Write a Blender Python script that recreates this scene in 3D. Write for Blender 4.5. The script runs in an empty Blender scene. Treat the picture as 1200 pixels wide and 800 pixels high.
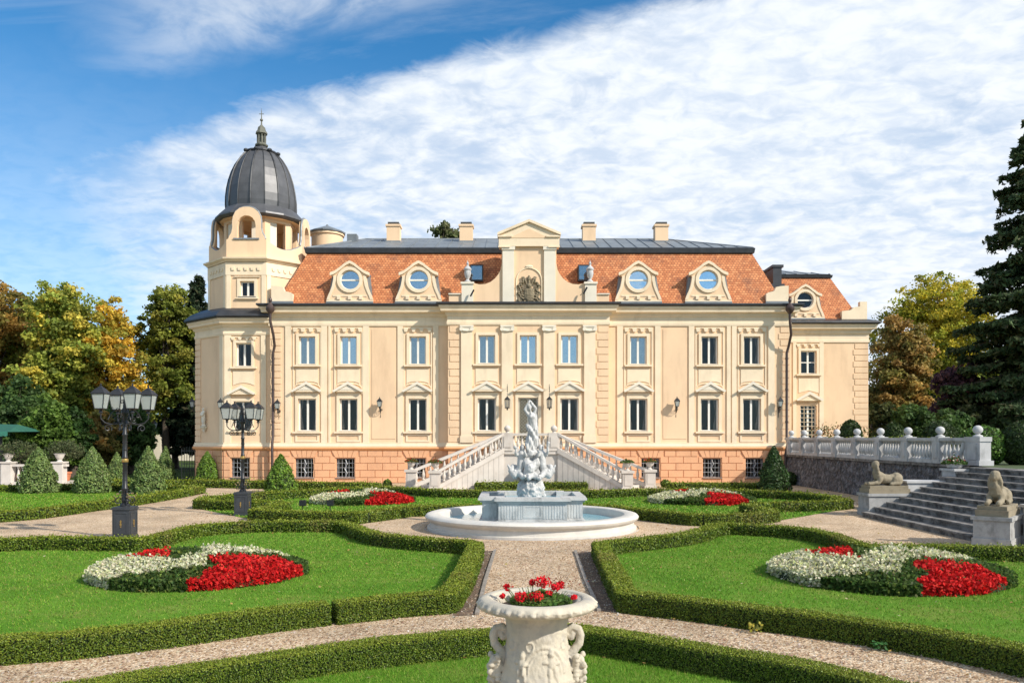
import bpy, bmesh, math, random
import numpy as np
from mathutils import Vector, Matrix, noise
from mathutils.geometry import tessellate_polygon
random.seed(7); rng = np.random.default_rng(7)
PI = math.pi; R = math.radians
scene = bpy.context.scene
COL = scene.collection

# ------------------------------------------------------------------ camera
CAMH, FPX, HY = 2.5, 933.0, 513.0          # eye height, focal length in photo pixels, horizon row
cam_d = bpy.data.cameras.new('camera'); cam = bpy.data.objects.new('camera', cam_d); COL.objects.link(cam)
cam.location = (0, 0, CAMH); cam.rotation_euler = (R(90), 0, 0)
cam_d.sensor_width = 36; cam_d.lens = 36 * FPX / 1200
cam_d.shift_y = (HY - 400) / 1200
cam_d.clip_start = .1; cam_d.clip_end = 3000
scene.camera = cam

# ------------------------------------------------------------------ sky, sun, exposure
SUN_EL, SUN_DIR = R(35), R(32)             # height; swing from +X towards the camera
sdir = Vector((math.cos(SUN_DIR) * math.cos(SUN_EL), -math.sin(SUN_DIR) * math.cos(SUN_EL), math.sin(SUN_EL)))
world = bpy.data.worlds.new('World'); scene.world = world; world.use_nodes = True
nt = world.node_tree; nt.nodes.clear()
def N(t, **kw):
    n = nt.nodes.new(t)
    for k, v in kw.items(): setattr(n, k, v)
    return n
def math_n(op, a, b=None, c=None, clamp=False):
    n = nt.nodes.new('ShaderNodeMath'); n.operation = op; n.use_clamp = clamp
    for i, v in enumerate((a, b, c)):
        if v is None: continue
        if isinstance(v, (int, float)): n.inputs[i].default_value = v
        else: nt.links.new(v, n.inputs[i])
    return n.outputs[0]
sky = N('ShaderNodeTexSky', sky_type='NISHITA'); sky.sun_disc = False
sky.sun_elevation = SUN_EL; sky.sun_rotation = R(90) + SUN_DIR; sky.air_density = 1.0; sky.dust_density = .4; sky.ozone_density = 2.2
tc = N('ShaderNodeTexCoord'); sep = N('ShaderNodeSeparateXYZ'); nt.links.new(tc.outputs['Generated'], sep.inputs[0])
x_, y_, z_ = sep.outputs
zc = math_n('MAXIMUM', z_, .03)
u_ = math_n('DIVIDE', x_, math_n('ADD', zc, .20)); v_ = math_n('DIVIDE', y_, math_n('ADD', zc, .20))
comb = N('ShaderNodeCombineXYZ'); nt.links.new(u_, comb.inputs[0]); nt.links.new(v_, comb.inputs[1])
def noise_n(vec, scale, detail=6, rough=.55, dist=0.0, sx=1, sy=1, rot=0):
    m = N('ShaderNodeMapping'); m.inputs['Scale'].default_value = (sx, sy, 1); m.inputs['Rotation'].default_value = (0, 0, rot)
    nt.links.new(vec, m.inputs[0])
    n = N('ShaderNodeTexNoise'); n.inputs['Scale'].default_value = scale; n.inputs['Detail'].default_value = detail
    n.inputs['Roughness'].default_value = rough; n.inputs['Distortion'].default_value = dist
    nt.links.new(m.outputs[0], n.inputs['Vector']); return n.outputs['Fac']
def sstep(v, a, b):
    n = N('ShaderNodeMapRange', interpolation_type='SMOOTHSTEP'); n.inputs[1].default_value = a; n.inputs[2].default_value = b
    nt.links.new(v, n.inputs[0]); return n.outputs[0]
edge_noise = noise_n(comb.outputs[0], 1.2, 7, .6, .3, 1, .7, .5)
edge2 = noise_n(comb.outputs[0], 9, 6, .65, .6, 1, 1.2, .5)
az = math_n('DIVIDE', x_, math_n('MAXIMUM', y_, .1))
# the cloud bank ends along one long straight front
s_ = math_n('SUBTRACT', math_n('ADD', math_n('MULTIPLY', x_, .281), math_n('MULTIPLY', y_, .508)), z_)
s2 = math_n('ADD', s_, math_n('MULTIPLY', math_n('ADD', math_n('SUBTRACT', edge_noise, .5), math_n('MULTIPLY', math_n('SUBTRACT', edge2, .5), .45)), .10))
bank = math_n('MULTIPLY', sstep(s2, -.006, .034), math_n('ADD', .18, math_n('MULTIPLY', sstep(math_n('ADD', az, math_n('MULTIPLY', edge_noise, .12)), -.60, -.28), .82)))
cells = noise_n(comb.outputs[0], 17, 4, .55, .5, 1, 1.25, .55)
ripple = noise_n(comb.outputs[0], 6.5, 7, .6, .5, 1, 1.3, .55)
big = noise_n(comb.outputs[0], 1.3, 6, .55, .3, 1, .8, .4)
leftness = sstep(math_n('ADD', math_n('MULTIPLY', x_, -1.0), math_n('MULTIPLY', z_, -.35)), -.10, .50)   # thinner to the left
dens = math_n('ADD', math_n('MULTIPLY', sstep(big, .34, .62), .30), math_n('MULTIPLY', sstep(ripple, .34, .64), .28))
dens = math_n('ADD', dens, math_n('SUBTRACT', .74, math_n('MULTIPLY', leftness, .45)), clamp=True)
bankm = math_n('MULTIPLY', bank, dens)
wisp = noise_n(comb.outputs[0], 1.1, 9, .66, 1.0, .5, 1.6, .9)
wm = math_n('MULTIPLY', sstep(wisp, .47, .74), .55)
veil = math_n('MULTIPLY', math_n('MULTIPLY', sstep(s_, -.035, -.095), sstep(az, -.62, -.30)), math_n('ADD', .12, math_n('MULTIPLY', sstep(math_n('ADD', math_n('MULTIPLY', big, .5), math_n('MULTIPLY', ripple, .5)), .38, .60), .52)))
wm = math_n('MAXIMUM', math_n('MULTIPLY', wm, .45), veil)
rear = math_n('MULTIPLY', math_n('MULTIPLY', sstep(y_, .15, -.25), sstep(z_, .22, .5)), .9)      # unseen cloud added behind and overhead as soft fill light
mask = math_n('MAXIMUM', math_n('MAXIMUM', bankm, wm), rear)
mask = math_n('MAXIMUM', mask, math_n('MULTIPLY', sstep(z_, .46, .0), .66), clamp=True)
shade = sstep(math_n('ADD', math_n('ADD', math_n('MULTIPLY', ripple, .35), math_n('MULTIPLY', big, .2)), math_n('MULTIPLY', cells, .45)), .38, .60)
cc = N('ShaderNodeMixRGB'); nt.links.new(shade, cc.inputs[0]); cc.inputs[1].default_value = (2.45, 2.8, 3.3, 1); cc.inputs[2].default_value = (3.35, 3.5, 3.65, 1)
skyc = N('ShaderNodeMixRGB', blend_type='MULTIPLY'); skyc.inputs[0].default_value = 1; skyc.inputs[2].default_value = (.15, .43, .57, 1)
nt.links.new(sky.outputs[0], skyc.inputs[1])
mx = N('ShaderNodeMixRGB'); nt.links.new(mask, mx.inputs[0]); nt.links.new(skyc.outputs[0], mx.inputs[1]); nt.links.new(cc.outputs[0], mx.inputs[2])
bg = N('ShaderNodeBackground'); bg.inputs['Strength'].default_value = .15; nt.links.new(mx.outputs[0], bg.inputs[0])
wo = N('ShaderNodeOutputWorld'); nt.links.new(bg.outputs[0], wo.inputs[0])
sun_d = bpy.data.lights.new('sun', 'SUN'); sun = bpy.data.objects.new('sun', sun_d); COL.objects.link(sun)
sun_d.energy = 2.95; sun_d.angle = R(1.2); sun_d.color = (1, .93, .82)
sun.rotation_euler = sdir.to_track_quat('Z', 'Y').to_euler(); sun.location = (30, -10, 40)
vs = scene.view_settings; vs.view_transform = 'Standard'; vs.look = 'None'; vs.gamma = 1; vs.exposure = .96; vs.use_curve_mapping = False

# ------------------------------------------------------------------ helpers
def at(px, py, Y): return Vector(((px - 600) * Y / FPX, Y, CAMH + (HY - py) * Y / FPX))
def gnd(px, py, Z=0.0):
    d = (CAMH - Z) * FPX / (py - HY); return ((px - 600) * d / FPX, d)
def fx(px, Y=44.4): return (px - 600) * Y / FPX
def fz(py, Y=44.4): return CAMH + (HY - py) * Y / FPX

def tag(o, label=None, cat=None, group=None, kind=None):
    if label: o['label'] = label
    if cat: o['category'] = cat
    if group: o['group'] = group
    if kind: o['kind'] = kind
    return o
def empty(name, loc, rz=0, label=None, cat=None, group=None):
    o = bpy.data.objects.new(name, None); COL.objects.link(o); o.location = loc; o.rotation_euler = (0, 0, rz)
    o.empty_display_size = .3
    return tag(o, label, cat, group)
def copy_tree(o, parent=None):
    c = o.copy(); COL.objects.link(c)
    if parent is not None: c.parent = parent
    for ch in list(o.children): copy_tree(ch, c)
    return c

class MB:
    """collects geometry for one mesh"""
    def __init__(s): s.v = []; s.f = []; s.uv = {}
    def add(s, vs_, fs):
        b = len(s.v); s.v += [tuple(p) for p in vs_]; s.f += [tuple(i + b for i in f) for f in fs]; return b
    def box(s, x0, x1, y0, y1, z0, z1):
        s.add([(x0,y0,z0),(x1,y0,z0),(x1,y1,z0),(x0,y1,z0),(x0,y0,z1),(x1,y0,z1),(x1,y1,z1),(x0,y1,z1)],
              [(0,3,2,1),(4,5,6,7),(0,1,5,4),(1,2,6,5),(2,3,7,6),(3,0,4,7)])
    def obox(s, c, ax, ay, hx, hy, z0, z1, tz=1.0):
        """box turned in plan; tz scales the top"""
        ax = Vector((ax[0], ax[1], 0)).normalized(); ay = Vector((ay[0], ay[1], 0)).normalized(); c = Vector((c[0], c[1], 0))
        p = []
        for z, k in ((z0, 1), (z1, tz)):
            for a, b in ((-1,-1),(1,-1),(1,1),(-1,1)):
                q = c + ax * a * hx * k + ay * b * hy * k; p.append((q.x, q.y, z))
        s.add(p, [(0,3,2,1),(4,5,6,7),(0,1,5,4),(1,2,6,5),(2,3,7,6),(3,0,4,7)])
    def prism(s, outer, y0, y1, holes=(), M=None):
        """outline in (x,z) with holes, extruded from y0 to y1; M places it"""
        loops = [[Vector((p[0], p[1], 0)) for p in lp] for lp in [outer] + list(holes)]
        tris = tessellate_polygon(loops)
        flat = [p for lp in loops for p in lp]; n = len(flat)
        vv = [Vector((p.x, y0, p.y)) for p in flat] + [Vector((p.x, y1, p.y)) for p in flat]
        if M is not None: vv = [M @ p for p in vv]
        ff = []
        for a, b, c in tris:
            ar = (flat[b].x-flat[a].x)*(flat[c].y-flat[a].y)-(flat[c].x-flat[a].x)*(flat[b].y-flat[a].y)
            if abs(ar) < 1e-9: continue
            if ar < 0: a, c = c, a
            ff.append((a, b, c)); ff.append((c + n, b + n, a + n))
        k = 0
        for li, lp in enumerate(loops):
            m = len(lp)
            area = sum(lp[i].x*lp[(i+1)%m].y-lp[(i+1)%m].x*lp[i].y for i in range(m))
            for i in range(m):
                a, b = k + i, k + (i + 1) % m
                if (area < 0) != (li > 0): a, b = b, a
                ff.append((b, a, a + n, b + n))
            k += m
        s.add(vv, ff)
    def flat(s, poly, z0, z1):
        """plan outline extruded upwards"""
        M = Matrix(((1,0,0,0),(0,0,1,0),(0,1,0,0),(0,0,0,1)))
        s.prism(poly, z0, z1, (), M)
    def lathe(s, prof, c=(0,0,0), n=24, fn=None, cap=True):
        b = len(s.v); m = len(prof)
        for r, z in prof:
            for i in range(n):
                a = 2 * PI * i / n; rr = r if fn is None else fn(r, z, a)
                s.v.append((c[0] + rr * math.cos(a), c[1] + rr * math.sin(a), c[2] + z))
        for j in range(m - 1):
            for i in range(n):
                i2 = (i + 1) % n
                s.f.append((b + j*n + i, b + j*n + i2, b + (j+1)*n + i2, b + (j+1)*n + i))
        if cap:
            s.f.append(tuple(b + i for i in range(n))[::-1]); s.f.append(tuple(b + (m-1)*n + i for i in range(n)))
    def tube(s, pts, r, n=8, cap=True):
        pts = [Vector(p) for p in pts]; rs = r if isinstance(r, (list, tuple)) else [r] * len(pts)
        b = len(s.v); m = len(pts); up = None
        for i, p in enumerate(pts):
            t = (pts[min(i+1, m-1)] - pts[max(i-1, 0)])
            t = t.normalized() if t.length > 1e-9 else Vector((0,0,1))
            if up is None:
                up = t.orthogonal().normalized()
            else:
                up = (up - t * up.dot(t)); up = up.normalized() if up.length > 1e-6 else t.orthogonal().normalized()
            w = t.cross(up)
            for k in range(n):
                a = 2 * PI * k / n; q = p + (up * math.cos(a) + w * math.sin(a)) * rs[i]; s.v.append(tuple(q))
        for i in range(m - 1):
            for k in range(n):
                k2 = (k + 1) % n; s.f.append((b + i*n + k, b + i*n + k2, b + (i+1)*n + k2, b + (i+1)*n + k))
        if cap:
            s.f.append(tuple(b + i for i in range(n))[::-1]); s.f.append(tuple(b + (m-1)*n + i for i in range(n)))
    def ell(s, c, r, n=12, m=8, M=None):
        if isinstance(r, (int, float)): r = (r, r, r)
        c = Vector(c); pts = []
        for j in range(1, m):
            t = PI * j / m
            for i in range(n):
                a = 2 * PI * i / n; pts.append(Vector((r[0]*math.sin(t)*math.cos(a), r[1]*math.sin(t)*math.sin(a), -r[2]*math.cos(t))))
        pts.append(Vector((0,0,-r[2]))); pts.append(Vector((0,0,r[2])))
        if M is not None: pts = [M @ p for p in pts]
        B, T = len(pts) - 2, len(pts) - 1; ff = []
        for j in range(m - 2):
            for i in range(n):
                i2 = (i+1) % n; ff.append((j*n+i, j*n+i2, (j+1)*n+i2, (j+1)*n+i))
        for i in range(n):
            i2 = (i+1) % n; ff.append((B, i2, i)); ff.append((T, (m-2)*n+i, (m-2)*n+i2))
        s.add([c + p for p in pts], ff)
    def limb(s, chain, n=12):
        """closed capsule chain [(point, radius), ...] for sculpting"""
        for i, (p, r) in enumerate(chain):
            s.ell(p, r, n, 8)
            if i:
                q, r2 = chain[i-1]; s.tube([q, p], [r2, r], n)
    def sweep(s, path, prof, cap=True):
        """closed profile [(outward offset, z)] along a plan path walked with the outside on its right"""
        P = [Vector((p[0], p[1])) for p in path]; m = len(prof); b = len(s.v); n = len(P)
        for i in range(n):
            ds = []
            if i: ds.append((P[i]-P[i-1]).normalized())
            if i < n-1: ds.append((P[i+1]-P[i]).normalized())
            ns = [Vector((d.y, -d.x)) for d in ds]
            if len(ns) == 2:
                k = ns[0] + ns[1]; k = k / max(k.length_squared, .3) * 2
            else: k = ns[0]
            for off, z in prof: s.v.append((P[i].x + k.x*off, P[i].y + k.y*off, z))
        for i in range(n-1):
            for j in range(m):
                j2 = (j+1) % m; s.f.append((b+i*m+j, b+i*m+j2, b+(i+1)*m+j2, b+(i+1)*m+j))
        if cap:
            s.f.append(tuple(b+j for j in range(m))[::-1]); s.f.append(tuple(b+(n-1)*m+j for j in range(m)))
    def build(s, name, m, parent=None, smooth=False, angle=None, uv=None, recalc=True):
        me = bpy.data.meshes.new(name); me.from_pydata(s.v, [], s.f)
        if recalc:
            bm = bmesh.new(); bm.from_mesh(me); bmesh.ops.recalc_face_normals(bm, faces=bm.faces); bm.to_mesh(me); bm.free()
        if m is not None:
            for q in (m if isinstance(m, (list, tuple)) else [m]): me.materials.append(q)
        if smooth:
            me.polygons.foreach_set('use_smooth', [True] * len(me.polygons))
            me.set_sharp_from_angle(angle=R(angle or 40))
        o = bpy.data.objects.new(name, me); COL.objects.link(o)
        if parent is not None: o.parent = parent
        return o

def sculpt(name, mb, m, parent=None, voxel=.02, amp=0.0, freq=8.0, it=4, fold=None):
    """fuse overlapping closed shapes into one continuous carved skin"""
    o = mb.build(name, m, parent)
    md = o.modifiers.new('r', 'REMESH'); md.mode = 'VOXEL'; md.voxel_size = voxel; md.use_smooth_shade = True
    sm = o.modifiers.new('s', 'SMOOTH'); sm.iterations = it; sm.factor = .5
    dg = bpy.context.evaluated_depsgraph_get(); me = bpy.data.meshes.new_from_object(o.evaluated_get(dg))
    o.modifiers.clear(); o.data = me; me.name = name
    if not me.materials: me.materials.append(m)
    if amp or fold:
        nn = [v.normal.copy() for v in me.vertices]
        for v, q in zip(me.vertices, nn):
            d = amp * noise.noise(v.co * freq) + amp * .5 * noise.noise(v.co * freq * 2.3) if amp else 0
            if fold: d += fold(v.co, q)
            v.co += q * d
    me.polygons.foreach_set('use_smooth', [True] * len(me.polygons))
    return o

# ------------------------------------------------------------------ materials
MATS = {}
def mat(name, col, rough=.8, var=.15, scale=4.0, bump=0.0, bscale=40.0, metal=0.0, col2=None, spec=.5, bdist=.01, stain=None, coat=0):
    if name in MATS: return MATS[name]
    m = bpy.data.materials.new(name); m.use_nodes = True; t = m.node_tree; L = t.links
    b = t.nodes['Principled BSDF']; b.inputs['Roughness'].default_value = rough; b.inputs['Metallic'].default_value = metal
    b.inputs['Specular IOR Level'].default_value = spec
    tcn = t.nodes.new('ShaderNodeTexCoord'); geo = t.nodes.new('ShaderNodeNewGeometry')
    n1 = t.nodes.new('ShaderNodeTexNoise'); n1.inputs['Scale'].default_value = scale; n1.inputs['Detail'].default_value = 8; n1.inputs['Roughness'].default_value = .6
    L.new(geo.outputs['Position'], n1.inputs['Vector'])
    r = t.nodes.new('ShaderNodeMapRange'); r.inputs[1].default_value = .35; r.inputs[2].default_value = .65
    L.new(n1.outputs['Fac'], r.inputs[0])
    mixn = t.nodes.new('ShaderNodeMixRGB'); L.new(r.outputs[0], mixn.inputs[0])
    c2 = col2 or tuple(min(1, c * (1 + var)) for c in col); c1 = tuple(c * (1 - var) for c in col) if not col2 else col
    mixn.inputs[1].default_value = (*c1, 1); mixn.inputs[2].default_value = (*c2, 1)
    out = mixn.outputs[0]
    if stain:     # (colour, scale, low, high, stretch z)
        sc, ss, lo, hi, sz = stain
        mp = t.nodes.new('ShaderNodeMapping'); mp.inputs['Scale'].default_value = (1, 1, sz); L.new(geo.outputs['Position'], mp.inputs[0])
        n2 = t.nodes.new('ShaderNodeTexNoise'); n2.inputs['Scale'].default_value = ss; n2.inputs['Detail'].default_value = 9; n2.inputs['Roughness'].default_value = .65
        L.new(mp.outputs[0], n2.inputs['Vector'])
        r2 = t.nodes.new('ShaderNodeMapRange'); r2.inputs[1].default_value = lo; r2.inputs[2].default_value = hi; L.new(n2.outputs['Fac'], r2.inputs[0])
        mm = t.nodes.new('ShaderNodeMixRGB'); L.new(r2.outputs[0], mm.inputs[0]); L.new(out, mm.inputs[1]); mm.inputs[2].default_value = (*sc, 1); out = mm.outputs[0]
    L.new(out, b.inputs['Base Color'])
    if bump:
        n3 = t.nodes.new('ShaderNodeTexNoise'); n3.inputs['Scale'].default_value = bscale; n3.inputs['Detail'].default_value = 6
        L.new(geo.outputs['Position'], n3.inputs['Vector'])
        bp = t.nodes.new('ShaderNodeBump'); bp.inputs['Strength'].default_value = bump; bp.inputs['Distance'].default_value = bdist
        L.new(n3.outputs['Fac'], bp.inputs['Height']); L.new(bp.outputs[0], b.inputs['Normal'])
    MATS[name] = m; return m

def leafmat(name, trans=.3, rough=.6, spec=.3):
    m = bpy.data.materials.new(name); m.use_nodes = True; t = m.node_tree; L = t.links
    b = t.nodes['Principled BSDF']; b.inputs['Roughness'].default_value = rough; b.inputs['Specular IOR Level'].default_value = spec
    a = t.nodes.new('ShaderNodeAttribute'); a.attribute_name = 'tint'
    L.new(a.outputs['Color'], b.inputs['Base Color'])
    tr = t.nodes.new('ShaderNodeBsdfTranslucent'); L.new(a.outputs['Color'], tr.inputs[0])
    ms = t.nodes.new('ShaderNodeMixShader'); ms.inputs[0].default_value = trans
    L.new(b.outputs[0], ms.inputs[1]); L.new(tr.outputs[0], ms.inputs[2]); L.new(ms.outputs[0], t.nodes['Material Output'].inputs[0])
    return m
LEAF = leafmat('leaf', .48); BOX = leafmat('box_leaf', .22, .5, .3); GRASS = leafmat('grass_blade', .3, .6, .2); PETAL = leafmat('petal', .3, .7, .2)
NEEDLE = leafmat('needle', .15, .7, .2)

def leaves(name, P, size, col, m, parent=None, nrm=None, elong=1.5, jit=.7):
    """many small leaf faces as one mesh; col is per leaf"""
    P = np.asarray(P, dtype=np.float64); n = len(P)
    if nrm is None:
        nr = rng.normal(size=(n, 3))
    else:
        nr = np.asarray(nrm) + rng.normal(size=(n, 3)) * jit
    nr /= np.linalg.norm(nr, axis=1, keepdims=True) + 1e-9
    t = rng.normal(size=(n, 3)); u = np.cross(nr, t); u /= np.linalg.norm(u, axis=1, keepdims=True) + 1e-9
    w = np.cross(nr, u); s = (np.asarray(size) * np.ones(n))[:, None]
    V = np.empty((n, 4, 3)); V[:, 0] = P + u*s*.5*elong; V[:, 1] = P + w*s*.5; V[:, 2] = P - u*s*.5*elong; V[:, 3] = P - w*s*.5
    return rawquads(name, V, col, m, parent)
def rawquads(name, V, col, m, parent=None, k=4):
    n = len(V); me = bpy.data.meshes.new(name)
    me.vertices.add(n*k); me.vertices.foreach_set('co', V.reshape(-1).astype(np.float32))
    me.loops.add(n*k); me.loops.foreach_set('vertex_index', np.arange(n*k, dtype=np.int32))
    me.polygons.add(n); me.polygons.foreach_set('loop_start', np.arange(0, n*k, k, dtype=np.int32))
    me.update(calc_edges=True)
    a = me.attributes.new('tint', 'FLOAT_COLOR', 'POINT')
    c = np.ones((n, k, 4), dtype=np.float32); c[:, :, :3] = np.clip(np.asarray(col), 0, 1)[:, None, :]
    a.data.foreach_set('color', c.reshape(-1)); me.materials.append(m)
    o = bpy.data.objects.new(name, me); COL.objects.link(o)
    if parent is not None: o.parent = parent
    return o
def tints(n, pal, var=.18):
    """a colour per leaf out of a palette [(colour, weight), ...]"""
    cs = np.array([p[0] for p in pal]); w = np.array([p[1] for p in pal], float); w /= w.sum()
    c = cs[rng.choice(len(cs), n, p=w)]
    return c * (1 + rng.normal(size=(n, 1)) * var) * (1 + rng.normal(size=(n, 3)) * var * .3)

PEACH = mat('peach_render', (.785, .56, .36), .88, .05, .6, .15, 60, stain=((.60, .41, .26), 1.3, .50, .85, .22))
CREAM = mat('cream_trim', (.795, .65, .465), .82, .05, 1.2, .12, 60, stain=((.60, .48, .33), 1.6, .52, .85, .25))
PALE = mat('pale_render', (.74, .67, .55), .85, .05, 1.0, .12, 60)
ORANGE = mat('orange_render', (.72, .39, .215), .85, .07, .8, .15, 60, stain=((.52, .28, .17), 2.0, .55, .85, .5))
ORANGE2 = mat('orange_band', (.68, .33, .14), .8, .05, 1)
DARKMET = mat('dark_metal', (.045, .047, .052), .45, .2, 3, metal=.3)
ZINC = mat('zinc_sheet', (.21, .23, .245), .5, .16, .9, .06, 20, metal=.25, stain=((.13, .14, .155), 1.4, .5, .8, .4))
DOMEMET = mat('dome_zinc', (.105, .105, .11), .48, .18, 1.2, .06, 20, metal=.35, stain=((.075, .075, .082), 2.2, .5, .8, .25))
PIPE = mat('pipe_brown', (.07, .045, .04), .45, .15, 3, metal=.2)
SASH = mat('white_sash', (.78, .76, .70), .5, .03)
SILLM = mat('sill_grey', (.20, .19, .18), .6, .1)
IRON = mat('black_iron', (.022, .023, .026), .42, .2, 6, spec=.5, metal=.2)
GOLD = mat('gold_paint', (.55, .36, .12), .35, .1, metal=.8)
MARBLE = mat('white_marble', (.47, .465, .455), .6, .10, 2.2, .5, 30, stain=((.23, .23, .225), 4.5, .5, .72, .35))
STAIRST = mat('stair_stone', (.56, .51, .46), .75, .08, 2.0, .15, 30, stain=((.42, .36, .31), 2.6, .55, .8, .35))
BASINST = mat('basin_stone', (.57, .54, .49), .7, .08, 2.5, .2, 40, stain=((.45, .44, .43), 3.2, .55, .78, .6))
GREYST = mat('weathered_white', (.46, .455, .455), .85, .14, 1.7, .3, 30, stain=((.20, .20, .20), 2.4, .52, .75, .5))
DARKST = mat('step_stone', (.22, .205, .19), .9, .25, 2.5, .5, 30, stain=((.055, .05, .045), 3.0, .42, .62, 1))
SAND = mat('sandstone', (.25, .21, .145), .9, .2, 5, .3, 40, stain=((.17, .15, .11), 5, .52, .8, 1))
ARMS = mat('old_bronze_stone', (.20, .16, .10), .8, .3, 9, .2, 30)
URNST = mat('urn_stone', (.48, .43, .34), .8, .08, 5, .5, 90, stain=((.33, .31, .28), 9, .48, .72, 1), bdist=.004)
TERRA = mat('terracotta', (.50, .17, .08), .8, .1, 6)
BARK = mat('bark', (.075, .058, .042), .95, .3, 6, .6, 25, bdist=.03)
SOIL = mat('soil', (.13, .085, .055), .95, .35, 7, .6, 60, bdist=.02)
HEDGEIN = mat('hedge_inside', (.018, .032, .006), .95, .3, 12, .8, 90, bdist=.03)
CURT = mat('curtain', (.62, .58, .52), .9, .1, 5)
CHIMCAP = mat('cap_dark', (.05, .05, .05), .7)

def glass(name, refl, tint=(.02, .025, .03), alpha=.25):
    m = bpy.data.materials.new(name); m.use_nodes = True; t = m.node_tree; L = t.links; t.nodes.clear()
    g = t.nodes.new('ShaderNodeBsdfGlossy'); g.inputs['Roughness'].default_value = .02; g.inputs[0].default_value = (.80, .93, 1, 1)
    d = t.nodes.new('ShaderNodeBsdfTransparent'); d.inputs[0].default_value = (*[alpha * 3] * 3, 1)
    lw = t.nodes.new('ShaderNodeLayerWeight'); lw.inputs[0].default_value = .35
    ma = t.nodes.new('ShaderNodeMath'); ma.operation = 'MULTIPLY_ADD'; ma.use_clamp = True; L.new(lw.outputs['Fresnel'], ma.inputs[0]); ma.inputs[1].default_value = .3; ma.inputs[2].default_value = refl
    nz = t.nodes.new('ShaderNodeTexNoise'); nz.inputs['Scale'].default_value = 1.6
    geo = t.nodes.new('ShaderNodeNewGeometry'); L.new(geo.outputs['Position'], nz.inputs['Vector'])
    bp = t.nodes.new('ShaderNodeBump'); bp.inputs['Strength'].default_value = .5; bp.inputs['Distance'].default_value = .012; L.new(nz.outputs['Fac'], bp.inputs['Height']); L.new(bp.outputs[0], g.inputs['Normal'])
    mi = t.nodes.new('ShaderNodeMixShader'); L.new(ma.outputs[0], mi.inputs[0]); L.new(d.outputs[0], mi.inputs[1]); L.new(g.outputs[0], mi.inputs[2])
    o = t.nodes.new('ShaderNodeOutputMaterial'); L.new(mi.outputs[0], o.inputs[0]); return m
GL_DARK = glass('window_glass', .015); GL_SKY = glass('window_glass_bright', .42); GL_PALE = glass('window_glass_pale', .6); GL_MID = glass('window_glass_blue', .24)
m = bpy.data.materials.new('lantern_glass'); m.use_nodes = True; b_ = m.node_tree.nodes['Principled BSDF']
b_.inputs['Base Color'].default_value = (.50, .54, .52, 1); b_.inputs['Roughness'].default_value = .25; b_.inputs['Transmission Weight'].default_value = .35; FROST = m
m = bpy.data.materials.new('pool_water'); m.use_nodes = True; t_ = m.node_tree; b_ = t_.nodes['Principled BSDF']
b_.inputs['Base Color'].default_value = (.20, .42, .50, 1); b_.inputs['Roughness'].default_value = .06
nz = t_.nodes.new('ShaderNodeTexNoise'); nz.inputs['Scale'].default_value = 6; bp = t_.nodes.new('ShaderNodeBump'); bp.inputs['Strength'].default_value = .3; bp.inputs['Distance'].default_value = .03
gg = t_.nodes.new('ShaderNodeNewGeometry'); t_.links.new(gg.outputs['Position'], nz.inputs['Vector']); t_.links.new(nz.outputs['Fac'], bp.inputs['Height']); t_.links.new(bp.outputs[0], b_.inputs['Normal']); WATER = m

def gravelmat():
    m = bpy.data.materials.new('gravel'); m.use_nodes = True; t = m.node_tree; L = t.links; b = t.nodes['Principled BSDF']; b.inputs['Roughness'].default_value = .95; b.inputs['Specular IOR Level'].default_value = .15
    geo = t.nodes.new('ShaderNodeNewGeometry')
    vo = t.nodes.new('ShaderNodeTexVoronoi'); vo.inputs['Scale'].default_value = 42; L.new(geo.outputs['Position'], vo.inputs['Vector'])
    cr = t.nodes.new('ShaderNodeValToRGB'); e = cr.color_ramp.elements; e[0].color = (.27, .165, .09, 1); e[1].color = (.72, .60, .45, 1)
    k = e.new(.35); k.color = (.47, .33, .21, 1); k = e.new(.7); k.color = (.60, .455, .31, 1)
    sp = t.nodes.new('ShaderNodeSeparateColor'); L.new(vo.outputs['Color'], sp.inputs[0]); L.new(sp.outputs[0], cr.inputs[0])
    nz = t.nodes.new('ShaderNodeTexNoise'); nz.inputs['Scale'].default_value = .7; nz.inputs['Detail'].default_value = 8; nz.inputs['Roughness'].default_value = .65; L.new(geo.outputs['Position'], nz.inputs['Vector'])
    mr = t.nodes.new('ShaderNodeMapRange'); mr.inputs[1].default_value = .3; mr.inputs[2].default_value = .7; mr.inputs[3].default_value = .70; mr.inputs[4].default_value = 1.15; L.new(nz.outputs['Fac'], mr.inputs[0])
    ml = t.nodes.new('ShaderNodeVectorMath'); ml.operation = 'SCALE'; L.new(cr.outputs[0], ml.inputs[0]); L.new(mr.outputs[0], ml.inputs['Scale']); L.new(ml.outputs[0], b.inputs['Base Color'])
    bp = t.nodes.new('ShaderNodeBump'); bp.inputs['Strength'].default_value = .9; bp.inputs['Distance'].default_value = .012; bp.invert = True; L.new(vo.outputs['Distance'], bp.inputs['Height']); L.new(bp.outputs[0], b.inputs['Normal'])
    return m
GRAVEL = gravelmat()
LAWN = mat('lawn_turf', (.075, .18, .014), .95, .3, .55, .6, 70, col2=(.12, .24, .024), bdist=.02, spec=.1, stain=((.19, .19, .05), 1.1, .50, .80, 1))
ROUGHG = mat('rough_grass', (.04, .065, .015), .95, .4, .3, .6, 20, bdist=.05, spec=.1)

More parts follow.
